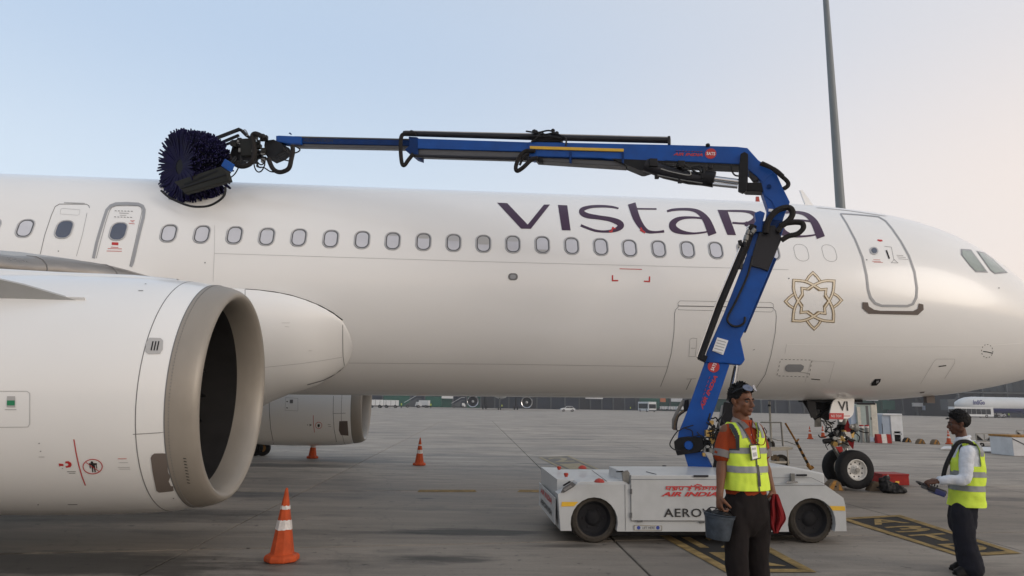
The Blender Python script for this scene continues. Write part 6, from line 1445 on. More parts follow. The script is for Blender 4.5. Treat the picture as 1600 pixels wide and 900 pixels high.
# traffic cones: eight sided shells with two white bands on a heavy foot
def make_cone():
    t = thing('traffic_cone', 'cone', 'traffic cone', group='orange traffic cones standing on the apron')
    Hc_ = .80
    def ring(z, off=0): 
        r_ = .122*(1-(z-.07)/(Hc_-.07))**.95*1.0+.014; return r_+off
    prof = [(ring(z), z) for z in (.065, .10, .2, .3, .4, .5, .6, .7, .75, .78)]+[(.012, Hc_), (.004, Hc_)]
    mt = Matrix.Rotation(R(12), 4, 'Z')
    b_ = lb(MB().lathe(prof, 8, mt), 'cone_shell', 'cone_orange', t, smooth=False, bevel=.006)
    g = MB(); rr = random.Random(2)
    for z0, z1, nm in ((.345, .445, 'white_band'), (.565, .605, 'white_band')):
        g = MB(); n = 32
        zz = [[z0+(rr.random()-.5)*.012 for k in range(n)], [z1+(rr.random()-.5)*.016 for k in range(n)]]
        for row in zz:
            for k in range(n):
                z = row[k]; a = 2*PI*k/n; oct_ = math.cos(PI/8)/math.cos(((a) % (PI/4))-PI/8)
                g.v.append(mt@Vector((ring(z, .003)*oct_*math.cos(a), ring(z, .003)*oct_*math.sin(a), z)))
        for k in range(n): g.f.append([k, (k+1) % n, n+(k+1) % n, n+k])
        lb(g, nm, 'cone_white', t, smooth=False)
    lb(MB().lathe([(.001, 0), (.182, 0), (.196, .012), (.196, .05), (.176, .072), (.135, .085), (.128, .10)], 8, mt), 'cone_foot', 'cone_orange', t, smooth=False, bevel=.008)
    return t
cone = make_cone()
for i, (px, py, sc_k, rz, lab) in enumerate(((440, 876, .88, .2, 'nearest traffic cone, tall and scuffed orange, in front of the near engine'), (655, 727, .87, .9, 'orange traffic cone standing alone on open apron under the middle of the fuselage'), (488, 716, .87, 1.3, 'orange traffic cone half hidden under the far engine'),
        (1266, 686, .86, .4, 'orange and white traffic cone just left of the nose gear'), (1286, 684, .85, 1.0, 'orange traffic cone mostly hidden behind the nose gear struts'), (1483, 694, .86, .3, 'orange traffic cone behind the head and shoulder of the short man'))):
    c_ = cone if i == 0 else copy_tree(cone); p = G(px, py); place(c_, p, rz, lab, sc_k)
# wheel chocks
def make_chock(mw='wood'):
    t = thing('wheel_chock', 'c', 'wheel chock', group='wheel chocks on the apron')
    g = MB().prism([(-.17, -.09, 0), (.17, -.09, 0), (.10, -.09, .15), (.02, -.09, .20), (-.04, -.09, .19), (-.12, -.09, .12)], (0, .18, 0)); lb(g, 'wedge', mw, t, smooth=False, bevel=.008)
    for k in (-1, 1): g = MB().prism([(-.15, -.093, .01), (-.05, -.093, .01), (.03, -.093, .185), (-.03, -.093, .185)] if k < 0 else [(.06, -.093, .01), (.13, -.093, .01), (.10, -.093, .10), (.06, -.093, .14)], (0, .004, 0)); lb(g, 'yellow_stripe', 'rust_yellow', t, smooth=False)
    lb(MB().tube([(-.0, -.10, .08), (0, .10, .08)], .018, 10), 'rope_hole', 'black_gap', t)
    return t
ck = make_chock()
nwp = AM@Vector((GX, -.25, 0)); nwp = Vector((nwp.x, nwp.y, 0))
for i, (p, rz, sk, lab) in enumerate(((nwp-Vector((.42, .02, 0)), .05, 1.05, 'worn wooden chock wedged behind the nose wheel on its left side'), (nwp+Vector((.43, .02, 0)), PI+.05, .95, 'wooden chock in front of the nose wheel beside the black sack'),
        (G(1438, 693.5), .1, 1.25, 'black and yellow chock between the dark chock and the other striped one'), (G(1461, 694.5), .2, 1.25, 'black and yellow chock on the apron nearest the head of the short man'))):
    place(ck if i == 0 else copy_tree(ck), p, rz, lab, sk)
dkc = make_chock('bag_black'); place(dkc, G(1417, 691), .1, 'dark chock on the apron touching the foot of the white machine', 1.2)
# black sack by the nose wheel
mb = MB(); c0 = G(1388, 770)
for dx, dy, dz, a, b_, c_ in ((-.02, 0, .12, .13, .13, .13), (.12, 0, .08, .18, .14, .10), (-.10, .02, .20, .07, .07, .09), (.24, -.02, .045, .10, .10, .05), (-.02, .02, .26, .07, .06, .06), (.04, -.08, .05, .2, .1, .06)): mb.ell(c0+Vector((dx, dy, dz)), (a, b_, c_), 16, 10)
sk = voxel(mb, 'sack', .012, 2); wrinkle(sk, .035, 7); wrinkle(sk, .015, 18); tag(link('sack', sk, 'bag_black'), 'crumpled black sack slumped on the apron in front of the nose wheel', 'sack')
# red box
p = G(1380, 758); q = G(1429, 760); ang = .08
rbx = thing('tool_box', 'long low dark red metal box on the apron behind the black sack', 'metal box', p, ang); L_ = .60
lbox('box_body', (0, 0, 0), (L_, .5, .20), 'paint_red', rbx); lbox('box_lid', (-.01, -.01, .20), (L_+.01, .51, .235), 'paint_red', rbx); lbox('yellow_label', (.28, -.004, .04), (.37, .0, .085), 'yellow', rbx, 0)
lbox('latch', (.1, -.012, .17), (.14, 0, .22), 'gear_metal', rbx, 0); lbox('handle', (L_, .2, .1), (L_+.02, .3, .13), 'dark_steel', rbx, .004)
# ground power cabinet, posts, barrier, white machine
YG = 35.2; gl_ = lambda px, py, Y=YG: aty(px, py, Y)
def gbox(name, x0, x1, y0, y1, m, parent, Y=YG, dep=.9, off=0, bevel=.02):
    a = gl_(x0, y1, Y+off); b_ = gl_(x1, y0, Y+off); z0 = max(.0, a.z) if a.z > .08 else 0
    return build(MB().box((a.x, Y+off, z0), (b_.x, Y+off+dep, b_.z)), name, m, parent, smooth=False, bevel=bevel)
gp0 = G(1354, 691); gpu = thing('power_cabinet', 'tall pale green equipment cabinet with rounded cream edge beside the nose gear', 'power cabinet', gp0)
gbox('cabinet', 1341, 1366, 631.5, 690, 'equip_green', gpu); gbox('corner_post', 1364, 1370, 630, 690, 'pale_cream', gpu, off=-.03, dep=.96, bevel=.06); gbox('roof', 1340, 1368, 629.5, 632, 'dark_steel', gpu, off=-.05, dep=1)
gbox('left_bay', 1330, 1343, 636, 668, 'equip_blue', gpu, off=.05); gbox('dark_shelf', 1329, 1345, 664, 671, 'black_gap', gpu, off=.0); gbox('lower_bay', 1330, 1348, 671, 690, 'equip_green', gpu, off=.03); gbox('left_post', 1341, 1344, 636, 664, 'pale_cream', gpu, off=-.04, dep=.1, bevel=0)
for a, b_ in ((1355.5, 1356.3), ): gbox('door_seam', a, b_, 634, 680, 'cart_seam', gpu, off=-.004, dep=.01, bevel=0)
gbox('door_handle', 1361, 1362, 652, 656, 'black_gap', gpu, off=-.02, dep=.03, bevel=0); gbox('plinth', 1358, 1369, 683, 691, 'equip_blue', gpu, off=-.03)
for i, (x, lab) in enumerate(((1347.8, 'left one of two grey hose posts with dark red caps in front of the cabinet'), (1356.2, 'right one of two grey hose posts with dark red caps in front of the cabinet'))):
    p = G(x, 691.5); s_ = gl_(x, 664, p.y); t = thing('hose_post', lab, 'post', p, group='hose posts before the cabinet')
    h_ = s_.z; lb(MB().lathe([(.10, 0), (.10, h_*.86)], 16), 'post_pipe', 'gear_metal', t); lb(MB().lathe([(.103, h_*.84), (.103, h_*.93)], 16), 'white_ring', 'cone_white', t); lb(MB().lathe([(.105, h_*.93), (.10, h_), (.001, h_+.01)], 16), 'cap', 'paint_red', t)
p = G(1380, 692.5); bar_ = thing('barrier', 'short red and white plastic barrier with a thin rod in front of the white machine', 'barrier', p, .05)
for k, (x0, x1, m) in enumerate(((-.36, -.12, 'paint_red'), (-.12, .14, 'cone_white'), (.14, .38, 'paint_red'))): lb(MB().prism([(x0, -.14, 0), (x0, .14, 0), (x0, .09, .44), (x0, -.09, .44)], (x1-x0, 0, 0)), 'barrier_block', m, bar_, smooth=False, bevel=.02)
lb(MB().tube([(.02, 0, .44), (.02, 0, .95)], .015, 8), 'rod', 'dark_steel', bar_)
wm0 = G(1396, 691); wm = thing('air_conditioning_unit', 'white and pale blue boxy ground unit on legs right of the tall cabinet', 'ground unit', wm0)
gbox('blue_side', 1380.5, 1393.5, 648.5, 689, 'equip_blue', wm, Y=36, dep=.9); gbox('white_housing', 1393, 1409, 647.5, 674, 'equip_white', wm, Y=35.95, dep=1.0); gbox('housing_top', 1379.5, 1409.5, 646.5, 649, 'equip_white', wm, Y=35.9, dep=1.1); gbox('underbody', 1397, 1409, 674, 689.5, 'black_gap', wm, Y=36.1, dep=.8, bevel=0)
gbox('leg', 1408.5, 1411, 674, 690.5, 'equip_white', wm, Y=35.95, dep=.08, bevel=0); gbox('leg', 1394.5, 1397, 674, 690.5, 'equip_white', wm, Y=35.95, dep=.08, bevel=0); gbox('cross_bar', 1396, 1409, 677.5, 679, 'equip_white', wm, Y=35.95, dep=.05, bevel=0)
# tow bar standing behind the cart
YT = 15.6; T_ = lambda x, y, o_=0.: aty(x, y, YT+o_)
tb = thing('tow_bar', 'rusty yellow and black tow bar with cream frame and small wheel behind the cart', 'tow bar', (*T_(1225, 735).to_2d(), 0))
def tbm(name, pts, r_, m, n=8, o_=0.): return build(MB().tube([T_(x, y, o_) for x, y in pts], r_, n), name, m, tb)
tbm('diagonal_tube', [(1227,661),(1244,690)], .022, 'rust_yellow'); 
for k in range(8):
    f0, f1_ = k/8, (k+1)/8; a = (1244+20*f0, 690+38*f0); b_ = (1244+20*f1_, 690+38*f1_); tbm('striped_tube', [a, b_], .032, ('mark_black', 'rust_yellow')[k % 2])
tbm('tow_head', [(1262,726),(1267,732),(1270,729)], .045, 'rust_yellow'); tbm('bracket', [(1243,692),(1248,686)], .02, 'rust_yellow')
tbm('post', [(1202,627),(1205,690)], .026, 'pale_cream', o_=.1); tbm('post_cap', [(1202,632),(1202,635)], .034, 'dark_steel', o_=.1); tbm('rail', [(1188,660),(1221,660)], .016, 'gear_white'); tbm('rail_post', [(1220.5,660),(1223.5,697)], .022, 'gear_metal')
g = MB(); g.beam(T_(1190,702), T_(1232,700.5), .08, .085); build(g, 'beam', 'pale_cream', tb, smooth=False, bevel=.01); tbm('beam_pin', [(1226,701),(1238,700)], .03, 'pale_cream'); tbm('thin_brace', [(1194,682),(1216,688),(1230,690),(1246,696)], .012, 'gear_white')
tbm('prop', [(1230,702),(1232,728)], .016, 'pale_cream'); g = MB(); g.beam(T_(1196,722), T_(1228,722), .10, .045); build(g, 'lower_beam', 'pale_cream', tb, smooth=False); 
for x, y, r_, o_ in ((1221, 722, .17, .1), (1201, 695, .14, .3)):
    c_ = T_(x, y, o_); mt = Matrix.Translation(c_) @ Matrix.Rotation(R(70), 4, 'Z') @ Matrix.Rotation(PI/2, 4, 'Y'); wl = build(MB().lathe(tyre_prof(r_, .11, r_*.55), 28, mt, close=True), 'wheel', 'tyre_dusty', tb); build(MB().lathe([(r_*.56, -.03), (.03, -.01), (.001, -.01)], 16, mt), 'hub', 'gear_white', wl)
for x, y in ((1207,716),(1211,714),(1215,717)): build(MB().box(T_(x, y)-Vector((.03, .03, .05)), T_(x, y)+Vector((.03, .03, .05))), 'tool', 'wood', tb, smooth=False)
tbm('cable', [(1194,668),(1198,674),(1196,680),(1202,686)], .010, 'hose')
# flat dollies with braced frames at the right edge
def dolly(label, x0, x1, ytop, ybase, yb, lat, m='gear_metal', deckm='tarp'):
    a = G(x0, ybase); b_ = G(x1, ybase); Y = (a.y+b_.y)/2; t = thing('baggage_dolly', label, 'dolly', ((a.x+b_.x)/2, Y, 0), group='dollies at the right edge')
    A_ = aty(x0, ybase, Y); B_ = aty(x1, ybase, Y); zt = aty((x0+x1)/2, ytop, Y).z; zb = aty((x0+x1)/2, yb, Y).z; X0, X1 = A_.x, B_.x
    for z in (zt, zb): build(MB().beam((X0, Y, z), (X1, Y, z), .04, .04), 'frame_rail', m, t, smooth=False)
    n = lat
    for k in range(n+1): x = X0+(X1-X0)*k/n; build(MB().beam((x, Y, zb), (x, Y, zt), .035, .035, (0, 1, 0)), 'frame_post', m, t, smooth=False)
    for k in range(n):
        xa = X0+(X1-X0)*k/n; xb = X0+(X1-X0)*(k+1)/n; p = (xa, xb) if k % 2 else (xb, xa); build(MB().beam((p[0], Y, zb), (p[1], Y, zt), .03, .03, (0, 1, 0)), 'brace', m, t, smooth=False)
        build(MB().prism([(p[0], Y+.03, zb+.03), (p[1], Y+.03, zb+.03), (p[1], Y+.03, zt-.03)], (0, .02, 0)), 'dark_panel', 'dark_steel', t, smooth=False)
    build(MB().box((X0, Y, max(.1, zb-.06)), (X1, Y+1.5, zb-.01)), 'deck', deckm, t, smooth=False)
    for k in range(2):
        x = X0+(X1-X0)*(.2+.6*k); mt = Matrix.Translation((x, Y+.1, .1)) @ Matrix.Rotation(PI/2, 4, 'X'); build(MB().lathe(tyre_prof(.10, .08, .05), 18, mt, close=True), 'wheel', 'tyre', t)
    return t
dolly('grey dolly frame with diagonal braces and dark panels behind the head of the short man', 1527, 1578, 678, 699, 690, 4)
dolly('second braced dolly frame cut off by the right edge of the picture', 1591, 1640, 673, 699, 684, 4)
t = thing('equipment_crate', 'grey box with dark diagonal strap and yellow rim at the right edge', 'crate', G(1612, 710)); Yc = 25.5
a = aty(1584, 709, Yc); b_ = aty(1640, 684, Yc); build(MB().box((a.x, Yc, 0), (b_.x, Yc+1.2, b_.z)), 'crate_body', 'tarp', t, smooth=False, bevel=.02); build(MB().box((a.x-.02, Yc-.02, b_.z), (b_.x+.02, Yc+1.22, b_.z+.07)), 'yellow_rim', 'rust_yellow', t, smooth=False)
build(MB().beam((a.x, Yc-.01, b_.z-.05), (a.x+1.1, Yc-.01, .1), .02, .03, (0, 1, 0)), 'strap', 'dark_steel', t, smooth=False)
for i, (x0, x1, y0, y1, lab) in enumerate(((1530, 1582, 701, 708, 'low white sheet lying on the apron behind the short man'), (1470, 1500, 700, 703.5, 'thin pale board lying on the apron left of the short man'))):
    a, b_, c_, d_ = G(x0, y1), G(x1, y1), G(x1-6, y0), G(x0+5, y0); g = MB().prism([(v.x, v.y, .03) for v in (a, b_, c_, d_)], (0, 0, .05)); tag(build(g, 'board', 'tarp', smooth=False), lab, 'board')
# small trolley wheel seen under the far engine
p = G(399, 712); t = thing('service_trolley', 'low dark trolley with a black wheel just visible under the far engine', 'trolley', p)
for dx in (0, 1.1):
    mt = Matrix.Translation((dx-.9, 0, .22)) @ Matrix.Rotation(PI/2, 4, 'X'); w_ = lb(MB().lathe(tyre_prof(.22, .14, .11), 28, mt, close=True), 'wheel', 'tyre', t); lb(MB().lathe([(.11, .02), (.02, .03), (.001, .03)], 16, mt), 'hub', 'rust_yellow', w_)
p2_ = Vector((0, 0, 0)); mt = Matrix.Translation((0, 0, .22)) @ Matrix.Rotation(PI/2, 4, 'X'); w_ = lb(MB().lathe(tyre_prof(.22, .14, .11), 28, mt, close=True), 'wheel', 'tyre', t); lb(MB().lathe([(.11, .02), (.02, .03), (.001, .03)], 16, mt), 'hub', 'dark_steel', w_)
lbox('trolley_frame', (-1.4, -.05, .30), (.18, .9, .42), 'dark_steel', t); lbox('yellow_stop', (.15, -.03, .33), (.22, .1, .40), 'rust_yellow', t)
# light mast
LY = 45.; m0 = aty(1313, 320, LY); ma_ = aty(1298, 0, LY); base = Vector((m0.x, LY, 0))
mast = thing('light_mast', 'tall grey tapered light mast rising behind the nose of the airliner', 'light mast', base)
lb(MB().lathe([(.36, 0), (.34, 3), (.315, m0.z), (.20, ma_.z), (.11, ma_.z+9)], 16), 'mast', 'mast_grey', mast); lb(MB().lathe([(.5, 0), (.5, .05), (.36, .06)], 16), 'base_flange', 'mast_grey', mast)
for k in range(12): lb(MB().lathe([(.36-.0135*k*.62, 2.4*k+2), (.367-.0135*k*.62, 2.4*k+2.02), (.36-.0135*k*.62, 2.4*k+2.04)], 16), 'section_ring', 'mast_grey', mast) if False else None
hz = ma_.z+8
for k in range(8): a = k*PI/4; lbox('floodlight', (1.2*math.cos(a)-.25, 1.2*math.sin(a)-.25, hz-.2), (1.2*math.cos(a)+.25, 1.2*math.sin(a)+.25, hz+.1), 'gear_metal', mast)
lb(MB().lathe([(1.1, hz), (1.2, hz), (1.2, hz+.08), (1.1, hz+.08)], 24, close=True), 'head_ring', 'gear_metal', mast)

# ================================================================== FAR SIDE OF THE APRON
def fbox(name, x0, x1, y0, y1, Y, m, parent, dep=3., off=0., ground_=False):
    a = aty(x0, y1, Y+off); b_ = aty(x1, y0, Y+off)
    return build(MB().box((a.x, Y+off, 0 if ground_ else a.z), (b_.x, Y+off+dep, b_.z)), name, m, parent, smooth=False)
def dist(px, py): return gnd(px, py).y
# terminal building in bays
def building(name, label, px0, px1, Y, ztop, cols, depth=30, roofm='far_grey', dy=0, rnd=1):
    X0 = aty(px0, 637, Y).x; X1 = aty(px1, 637, Y).x; t = thing(name, label, 'building', ((X0+X1)/2, Y, 0)); rr = random.Random(rnd)
    build(MB().box((X0, Y+1.5, 0), (X1, Y+depth, ztop)), 'wall', 'far_dark', t, smooth=False)
    build(MB().box((X0-1, Y-1.5, ztop), (X1+1, Y+depth+1, ztop+1.0)), 'roof', roofm, t, smooth=False); build(MB().box((X0, Y-.6, ztop*.52), (X1, Y+1.5, ztop*.52+.5)), 'ledge', 'far_grey', t, smooth=False)
    n = len(cols); w_ = (X1-X0)/n
    for k, m in enumerate(cols):
        x = X0+w_*k
        for (z0, z1) in ((0, ztop*.50), (ztop*.57, ztop-.3)): build(MB().box((x+.25, Y+.9, z0), (x+w_-.25, Y+1.5, z1)), 'bay_panel', m if z0 == 0 else 'far_glass', t, smooth=False)
        build(MB().box((x-.22, Y, 0), (x+.22, Y+.9, ztop)), 'column', 'far_grey', t, smooth=False)
        if z0 and w_ > 3:
            for q in range(1, 3): build(MB().box((x+w_*q/3-.06, Y+.8, ztop*.57), (x+w_*q/3+.06, Y+.9, ztop-.3)), 'mullion', 'far_dark', t, smooth=False)
    return t
n_, g_, d_, w_ = 'far_navy', 'far_green', 'far_dark', 'far_grey'
building('hangar', 'long dark hangar with navy and green bays behind the airliner, left part', 420, 905, 285, 13, [n_, n_, n_, d_, n_, n_, d_, n_, g_, g_, n_, g_, g_, n_, g_, d_, n_, n_, d_, n_, n_, n_], rnd=2)
building('hangar', 'dark hangar with green screens seen behind the boom and the cart', 905, 1190, 300, 13, [d_, n_, n_, d_, n_, n_, g_, g_, g_, n_, d_, g_, g_, w_, n_, n_], rnd=3)
building('terminal', 'long navy terminal front beside the nose gear with pale columns', 1190, 1500, 262, 13, [n_, n_, n_, d_, n_, n_, g_, g_, g_, n_, n_, n_, d_, n_], rnd=4)
building('terminal', 'blue glass terminal with pale roof beam at the far right', 1500, 1960, 240, 16, [n_, d_, n_, d_, n_, n_, n_, d_, n_, n_, n_, n_], rnd=5)
hangs = [o for o in C.objects if o.get('category') == 'building']
for k, (x0, x1, y0, y1, m_, Yb) in enumerate(((690, 708, 617, 622.5, 'far_white', 283), (915, 942, 621, 623, 'far_white', 297), (1049, 1066, 622, 627.5, 'far_white', 297), (1032, 1040, 622, 628, 'orange_far', 297), (1355, 1372, 622, 626, 'far_white', 260), (1427, 1442, 629.5, 635, 'far_white', 260), (1380, 1398, 626, 640, 'far_green', 260), (1443, 1458, 634, 641, 'equip_blue', 260), (600, 640, 618, 634, 'far_green', 283), (665, 690, 620, 635, 'far_green', 283), (1000, 1030, 622, 637, 'far_green', 297))):
    fbox('wall_panel', x0, x1, y0, y1, Yb, m_, hangs[0] if x1 < 905 else hangs[1] if x1 < 1190 else hangs[2], .8)
# wide-body airliner facing us
YA = 196.; far_ = thing('parked_airliner', 'distant white twin engine airliner facing the camera far behind the fuselage', 'airliner', (aty(780, 637, YA).x, YA, 0)); 
lb(MB().lathe([(.01, -2), (1.2, -1.2), (2.2, .5), (2.9, 3), (3.0, 6), (3.0, 30)], 28, Matrix.Translation((0, 0, 6.4)) @ Matrix.Rotation(-PI/2, 4, 'X')), 'fuselage', 'far_white', far_)
for e_ in (-1, 1):
    mt = Matrix.Translation((e_*8.2, 9, 2.35)) @ Matrix.Rotation(-PI/2, 4, 'X'); en = lb(MB().lathe([(1.75, .5), (1.85, 1.4), (1.8, 4)], 28, mt), 'engine', 'far_grey', far_); lb(MB().lathe([(1.75, .5), (1.66, 0), (1.5, .1), (1.45, .7)], 28, mt), 'inlet_lip', 'chrome', en); lb(MB().lathe([(1.46, .9), (.001, .9)], 28, mt), 'fan', 'far_dark', en); lb(MB().lathe([(.001, .2), (.3, .5), (.4, .9)], 16, mt), 'spinner', 'far_white', en)
    lb(MB().prism([(e_*2, 12, 4.6), (e_*28, 22, 7.5), (e_*28, 24, 7.5), (e_*2, 24, 4.6)], (0, 0, .6)), 'wing', 'far_grey', far_, smooth=False)
    lb(MB().tube([(e_*5., 19, 4), (e_*5., 19, 1)], .25, 8), 'main_gear', 'far_dark', far_)
    for q in (-.5, .5): lb(MB().lathe(tyre_prof(.65, .4, .3), 20, Matrix.Translation((e_*5.+q, 19, .65)) @ Matrix.Rotation(PI/2, 4, 'Y'), close=True), 'wheel', 'tyre', far_)
lb(MB().tube([(0, 3.5, 4), (0, 3.5, .6)], .18, 8), 'nose_strut', 'far_grey', far_)
for q in (-.3, .3): lb(MB().lathe(tyre_prof(.5, .3, .25), 20, Matrix.Translation((q, 3.5, .5)) @ Matrix.Rotation(PI/2, 4, 'Y'), close=True), 'nose_wheel', 'tyre', far_)
# airliner with a dark blue belly at the right edge
YI = 215.; x0, x1 = aty(1514, 636, YI).x, aty(1700, 636, YI).x; zc_i = aty(1560, 629, YI).z
ig = thing('parked_airliner', 'distant white airliner with a dark blue belly at the right edge behind the bus', 'airliner', (x0, YI, 0)); Lx = x1-x0; mt = Matrix.Rotation(PI/2, 4, 'Y')
zz = aty(1560, 633, YI).z
lb(MB().lathe([(.05, -.5), (1.0, 0), (1.7, 1.2), (2.3, 3), (2.5, 5), (2.5, Lx)], 28, Matrix.Translation((-4, 0, zz)) @ mt), 'fuselage', 'far_white', ig)
lb(MB().lathe([(2.52, 7), (2.53, 12), (2.53, Lx)], 20, Matrix.Translation((-4, 0, zz-.03)) @ mt, a0=-R(66), a1=R(66)), 'blue_belly', 'indigo_blue', ig)
c_ = Vector((x0+1.6, YI-2.52, zz+.75)); text_on('lettering', 'IndiGo', c_, (1, 0, 0), (0, 0, 1), 3.6, 1.5, 'indigo_blue', ig, .02, bold=.03)
for e_ in (8, 9.2): lb(MB().lathe(tyre_prof(.5, .3, .25), 16, Matrix.Translation((e_, 0, .5)) @ Matrix.Rotation(PI/2, 4, 'X'), close=True), 'wheel', 'tyre', ig)
lb(MB().tube([(8.6, 0, .5), (8.6, 0, zz-1.8)], .15, 8), 'gear_leg', 'far_grey', ig); lb(MB().lathe([(1.1, 0), (1.3, .8), (1.25, 3), (.8, 4)], 24, Matrix.Translation((14, -5, zz-1.9)) @ mt), 'engine', 'indigo_blue', ig)
# road vehicles and equipment, each built round its own wheels
def vehicle(name, label, cat, px, py, rz, L, W, H, bodyf, group=None, sc_=1.):
    p = G(px, py); t = thing(name, label, cat, p, rz, group); bodyf(t, L, W, H)
    for sx in (-1, 1):
        for sy in (-1, 1):
            r_ = min(.48, H*.22); mt = Matrix.Translation((sx*L*.31, sy*(W/2-.05), r_)) @ Matrix.Rotation(PI/2, 4, 'X'); w_ = lb(MB().lathe(tyre_prof(r_, .22, r_*.5), 16, mt, close=True), 'wheel', 'tyre', t); lb(MB().lathe([(r_*.5, .03*sy), (.001, .04*sy)], 12, mt), 'rim', 'gear_metal', w_)
    if sc_ != 1: t.matrix_basis = t.matrix_basis @ Matrix.Scale(sc_, 4)
    return t
def car_body(t, L, W, H):
    pr_ = [(-L/2, .35), (-L/2, H*.55), (-L*.40, H*.62), (-L*.30, H*.96), (-L*.1, H), (L*.10, H*.98), (L*.25, H*.66), (L*.47, H*.56), (L/2, H*.4), (L/2, .3)]
    lb(MB().prism([(x, -W/2, z) for x, z in pr_], (0, W, 0)), 'body', 'far_white', t, smooth=False, bevel=.05)
    for sy in (-1, 1):
        for q in ([(-L*.36, H*.64), (-L*.28, H*.9), (-L*.12, H*.93), (-L*.12, H*.64)], [(-L*.10, H*.64), (-L*.10, H*.93), (L*.09, H*.91), (L*.2, H*.66)]): lb(MB().prism([(x, sy*W/2, z) for x, z in q], (0, sy*.02, 0)), 'window', 'far_dark', t, smooth=False)
    lb(MB().prism([(L*.12, -W*.42, H*.95), (L*.25, -W*.42, H*.68), (L*.25, W*.42, H*.68), (L*.12, W*.42, H*.95)], (.03, 0, .03)), 'windscreen', 'far_dark', t, smooth=False)
    for sy in (-1, 1): lbox('headlight', (L/2-.02, sy*W*.36-.15, H*.4), (L/2+.03, sy*W*.36+.15, H*.5), 'chrome', t, 0)
def van_body(t, L, W, H):
    lb(MB().prism([(x, -W/2, z) for x, z in ((-L/2, .4), (-L/2, H), (L*.30, H), (L*.42, H*.6), (L/2, H*.5), (L/2, .4))], (0, W, 0)), 'body', 'far_white', t, smooth=False, bevel=.06)
    for sy in (-1, 1): lb(MB().prism([(x, sy*W/2, z) for x, z in ((L*.12, H*.6), (L*.12, H*.9), (L*.28, H*.9), (L*.38, H*.6))], (0, sy*.02, 0)), 'window', 'far_dark', t, smooth=False)
    lb(MB().prism([(L*.31, -W*.43, H*.93), (L*.43, -W*.43, H*.62), (L*.43, W*.43, H*.62), (L*.31, W*.43, H*.93)], (.04, 0, .03)), 'windscreen', 'far_dark', t, smooth=False)
def bus_body(t, L, W, H):
    lbox('body', (-L/2, -W/2, .35), (L/2, W/2, H), 'far_white', t, .12)
    for sy in (-1, 1):
        for k in range(7): x = -L*.44+L*.125*k; lbox('window', (x, sy*W/2-.02, H*.34), (x+L*.118, sy*W/2+.03, H*.86), 'far_dark', t, 0)
    for sx in (-1, 1): lbox('windscreen', (sx*L/2-.03, -W*.44, H*.36), (sx*L/2+.04, W*.44, H*.80), 'far_dark', t, 0); lbox('bumper', (sx*L/2-.05, -W*.48, .3), (sx*L/2+.08, W*.48, .7), 'far_grey', t, .03)
    lbox('roof', (-L/2-.02, -W/2-.02, H), (L/2+.02, W/2+.02, H+.15), 'far_white', t, .05)
def box_body(t, L, W, H):
    lbox('container', (-L/2, -W/2, .7), (L/2, W/2, H), 'far_white', t, .05); lbox('bed', (-L/2-.3, -W/2, .45), (L/2+.3, W/2, .7), 'far_dark', t, 0)
    for sy in (-1, 1):
        for k in range(3): x = -L/2+L*(k+.5)/3; lbox('panel_rib', (x-.05, sy*W/2-.02, .75), (x+.05, sy*W/2+.03, H-.1), 'far_grey', t, 0)
def truck_body(t, L, W, H):
    lbox('cargo_box', (-L/2, -W/2, .8), (L*.22, W/2, H), 'far_white', t, .05); lbox('chassis', (-L/2, -W*.4, .5), (L/2, W*.4, .8), 'far_dark', t, 0)
    lb(MB().prism([(x, -W*.47, z) for x, z in ((L*.25, .5), (L*.25, H*.78), (L*.42, H*.78), (L*.5, H*.5), (L*.5, .5))], (0, W*.94, 0)), 'cab', 'far_white', t, smooth=False, bevel=.05); lb(MB().prism([(L*.425, -W*.42, H*.76), (L*.495, -W*.42, H*.52), (L*.495, W*.42, H*.52), (L*.425, W*.42, H*.76)], (.03, 0, .02)), 'windscreen', 'far_dark', t, smooth=False)
vehicle('parked_car', 'small white car driving on the open apron below the middle of the fuselage', 'car', 887, 643, PI+.1, 3.9, 1.7, 1.45, car_body)
vehicle('bus', 'white bus facing the camera behind the cart, seen under the fuselage', 'bus', 1011, 643.5, -PI/2+.12, 11, 2.6, 3.1, bus_body)
vehicle('bus', 'long white airport bus at the far right behind the head of the short man', 'bus', 1518, 652.5, .05, 12.5, 2.7, 3.1, bus_body)
for i, (x, y, w__, lab) in enumerate(((587, 637.3, 4.0, 'left one of two white cargo containers right of the far engine'), (611, 637.3, 4.4, 'right one of two white cargo containers right of the far engine'), (1037, 642, 3.8, 'white container just right of the white bus under the fuselage'), (1051, 642.4, 3.6, 'pale container second to the right of the white bus'), (1063, 642.8, 3.6, 'white container nearest the blue boom, right of the white bus'))):
    vehicle('cargo_dolly', lab, 'container dolly', x, y, .05, w__, 2.3, 2.35 if i < 2 else 2.0, box_body, 'white cargo containers far off')
for i, (x, y, lab) in enumerate(((945, 637.3, 'white van left of two smaller vehicles beneath the fuselage, far away'), (957, 637.5, 'tiny white van in the middle of a far row left of the white bus'), (969, 637.6, 'tiny white van closest to the white bus on its left'))): vehicle('van', lab, 'van', x, y, (.1, -1.3, -1.4)[i], 4.8, 1.9, 2.2, van_body, 'white vans far off')
vehicle('truck', 'white box truck far off above and left of the small white car', 'truck', 871, 637, PI-.1, 6.2, 2.2, 2.7, truck_body, 'white trucks far off'); vehicle('truck', 'pale truck far off just above the small white car', 'truck', 889, 637.3, PI-.2, 6, 2.2, 2.9, truck_body, 'white trucks far off')
vehicle('truck', 'grey blue catering truck left of the white vans under the fuselage', 'truck', 928, 637.5, .1, 8.5, 2.5, 4.2, truck_body, 'white trucks far off')
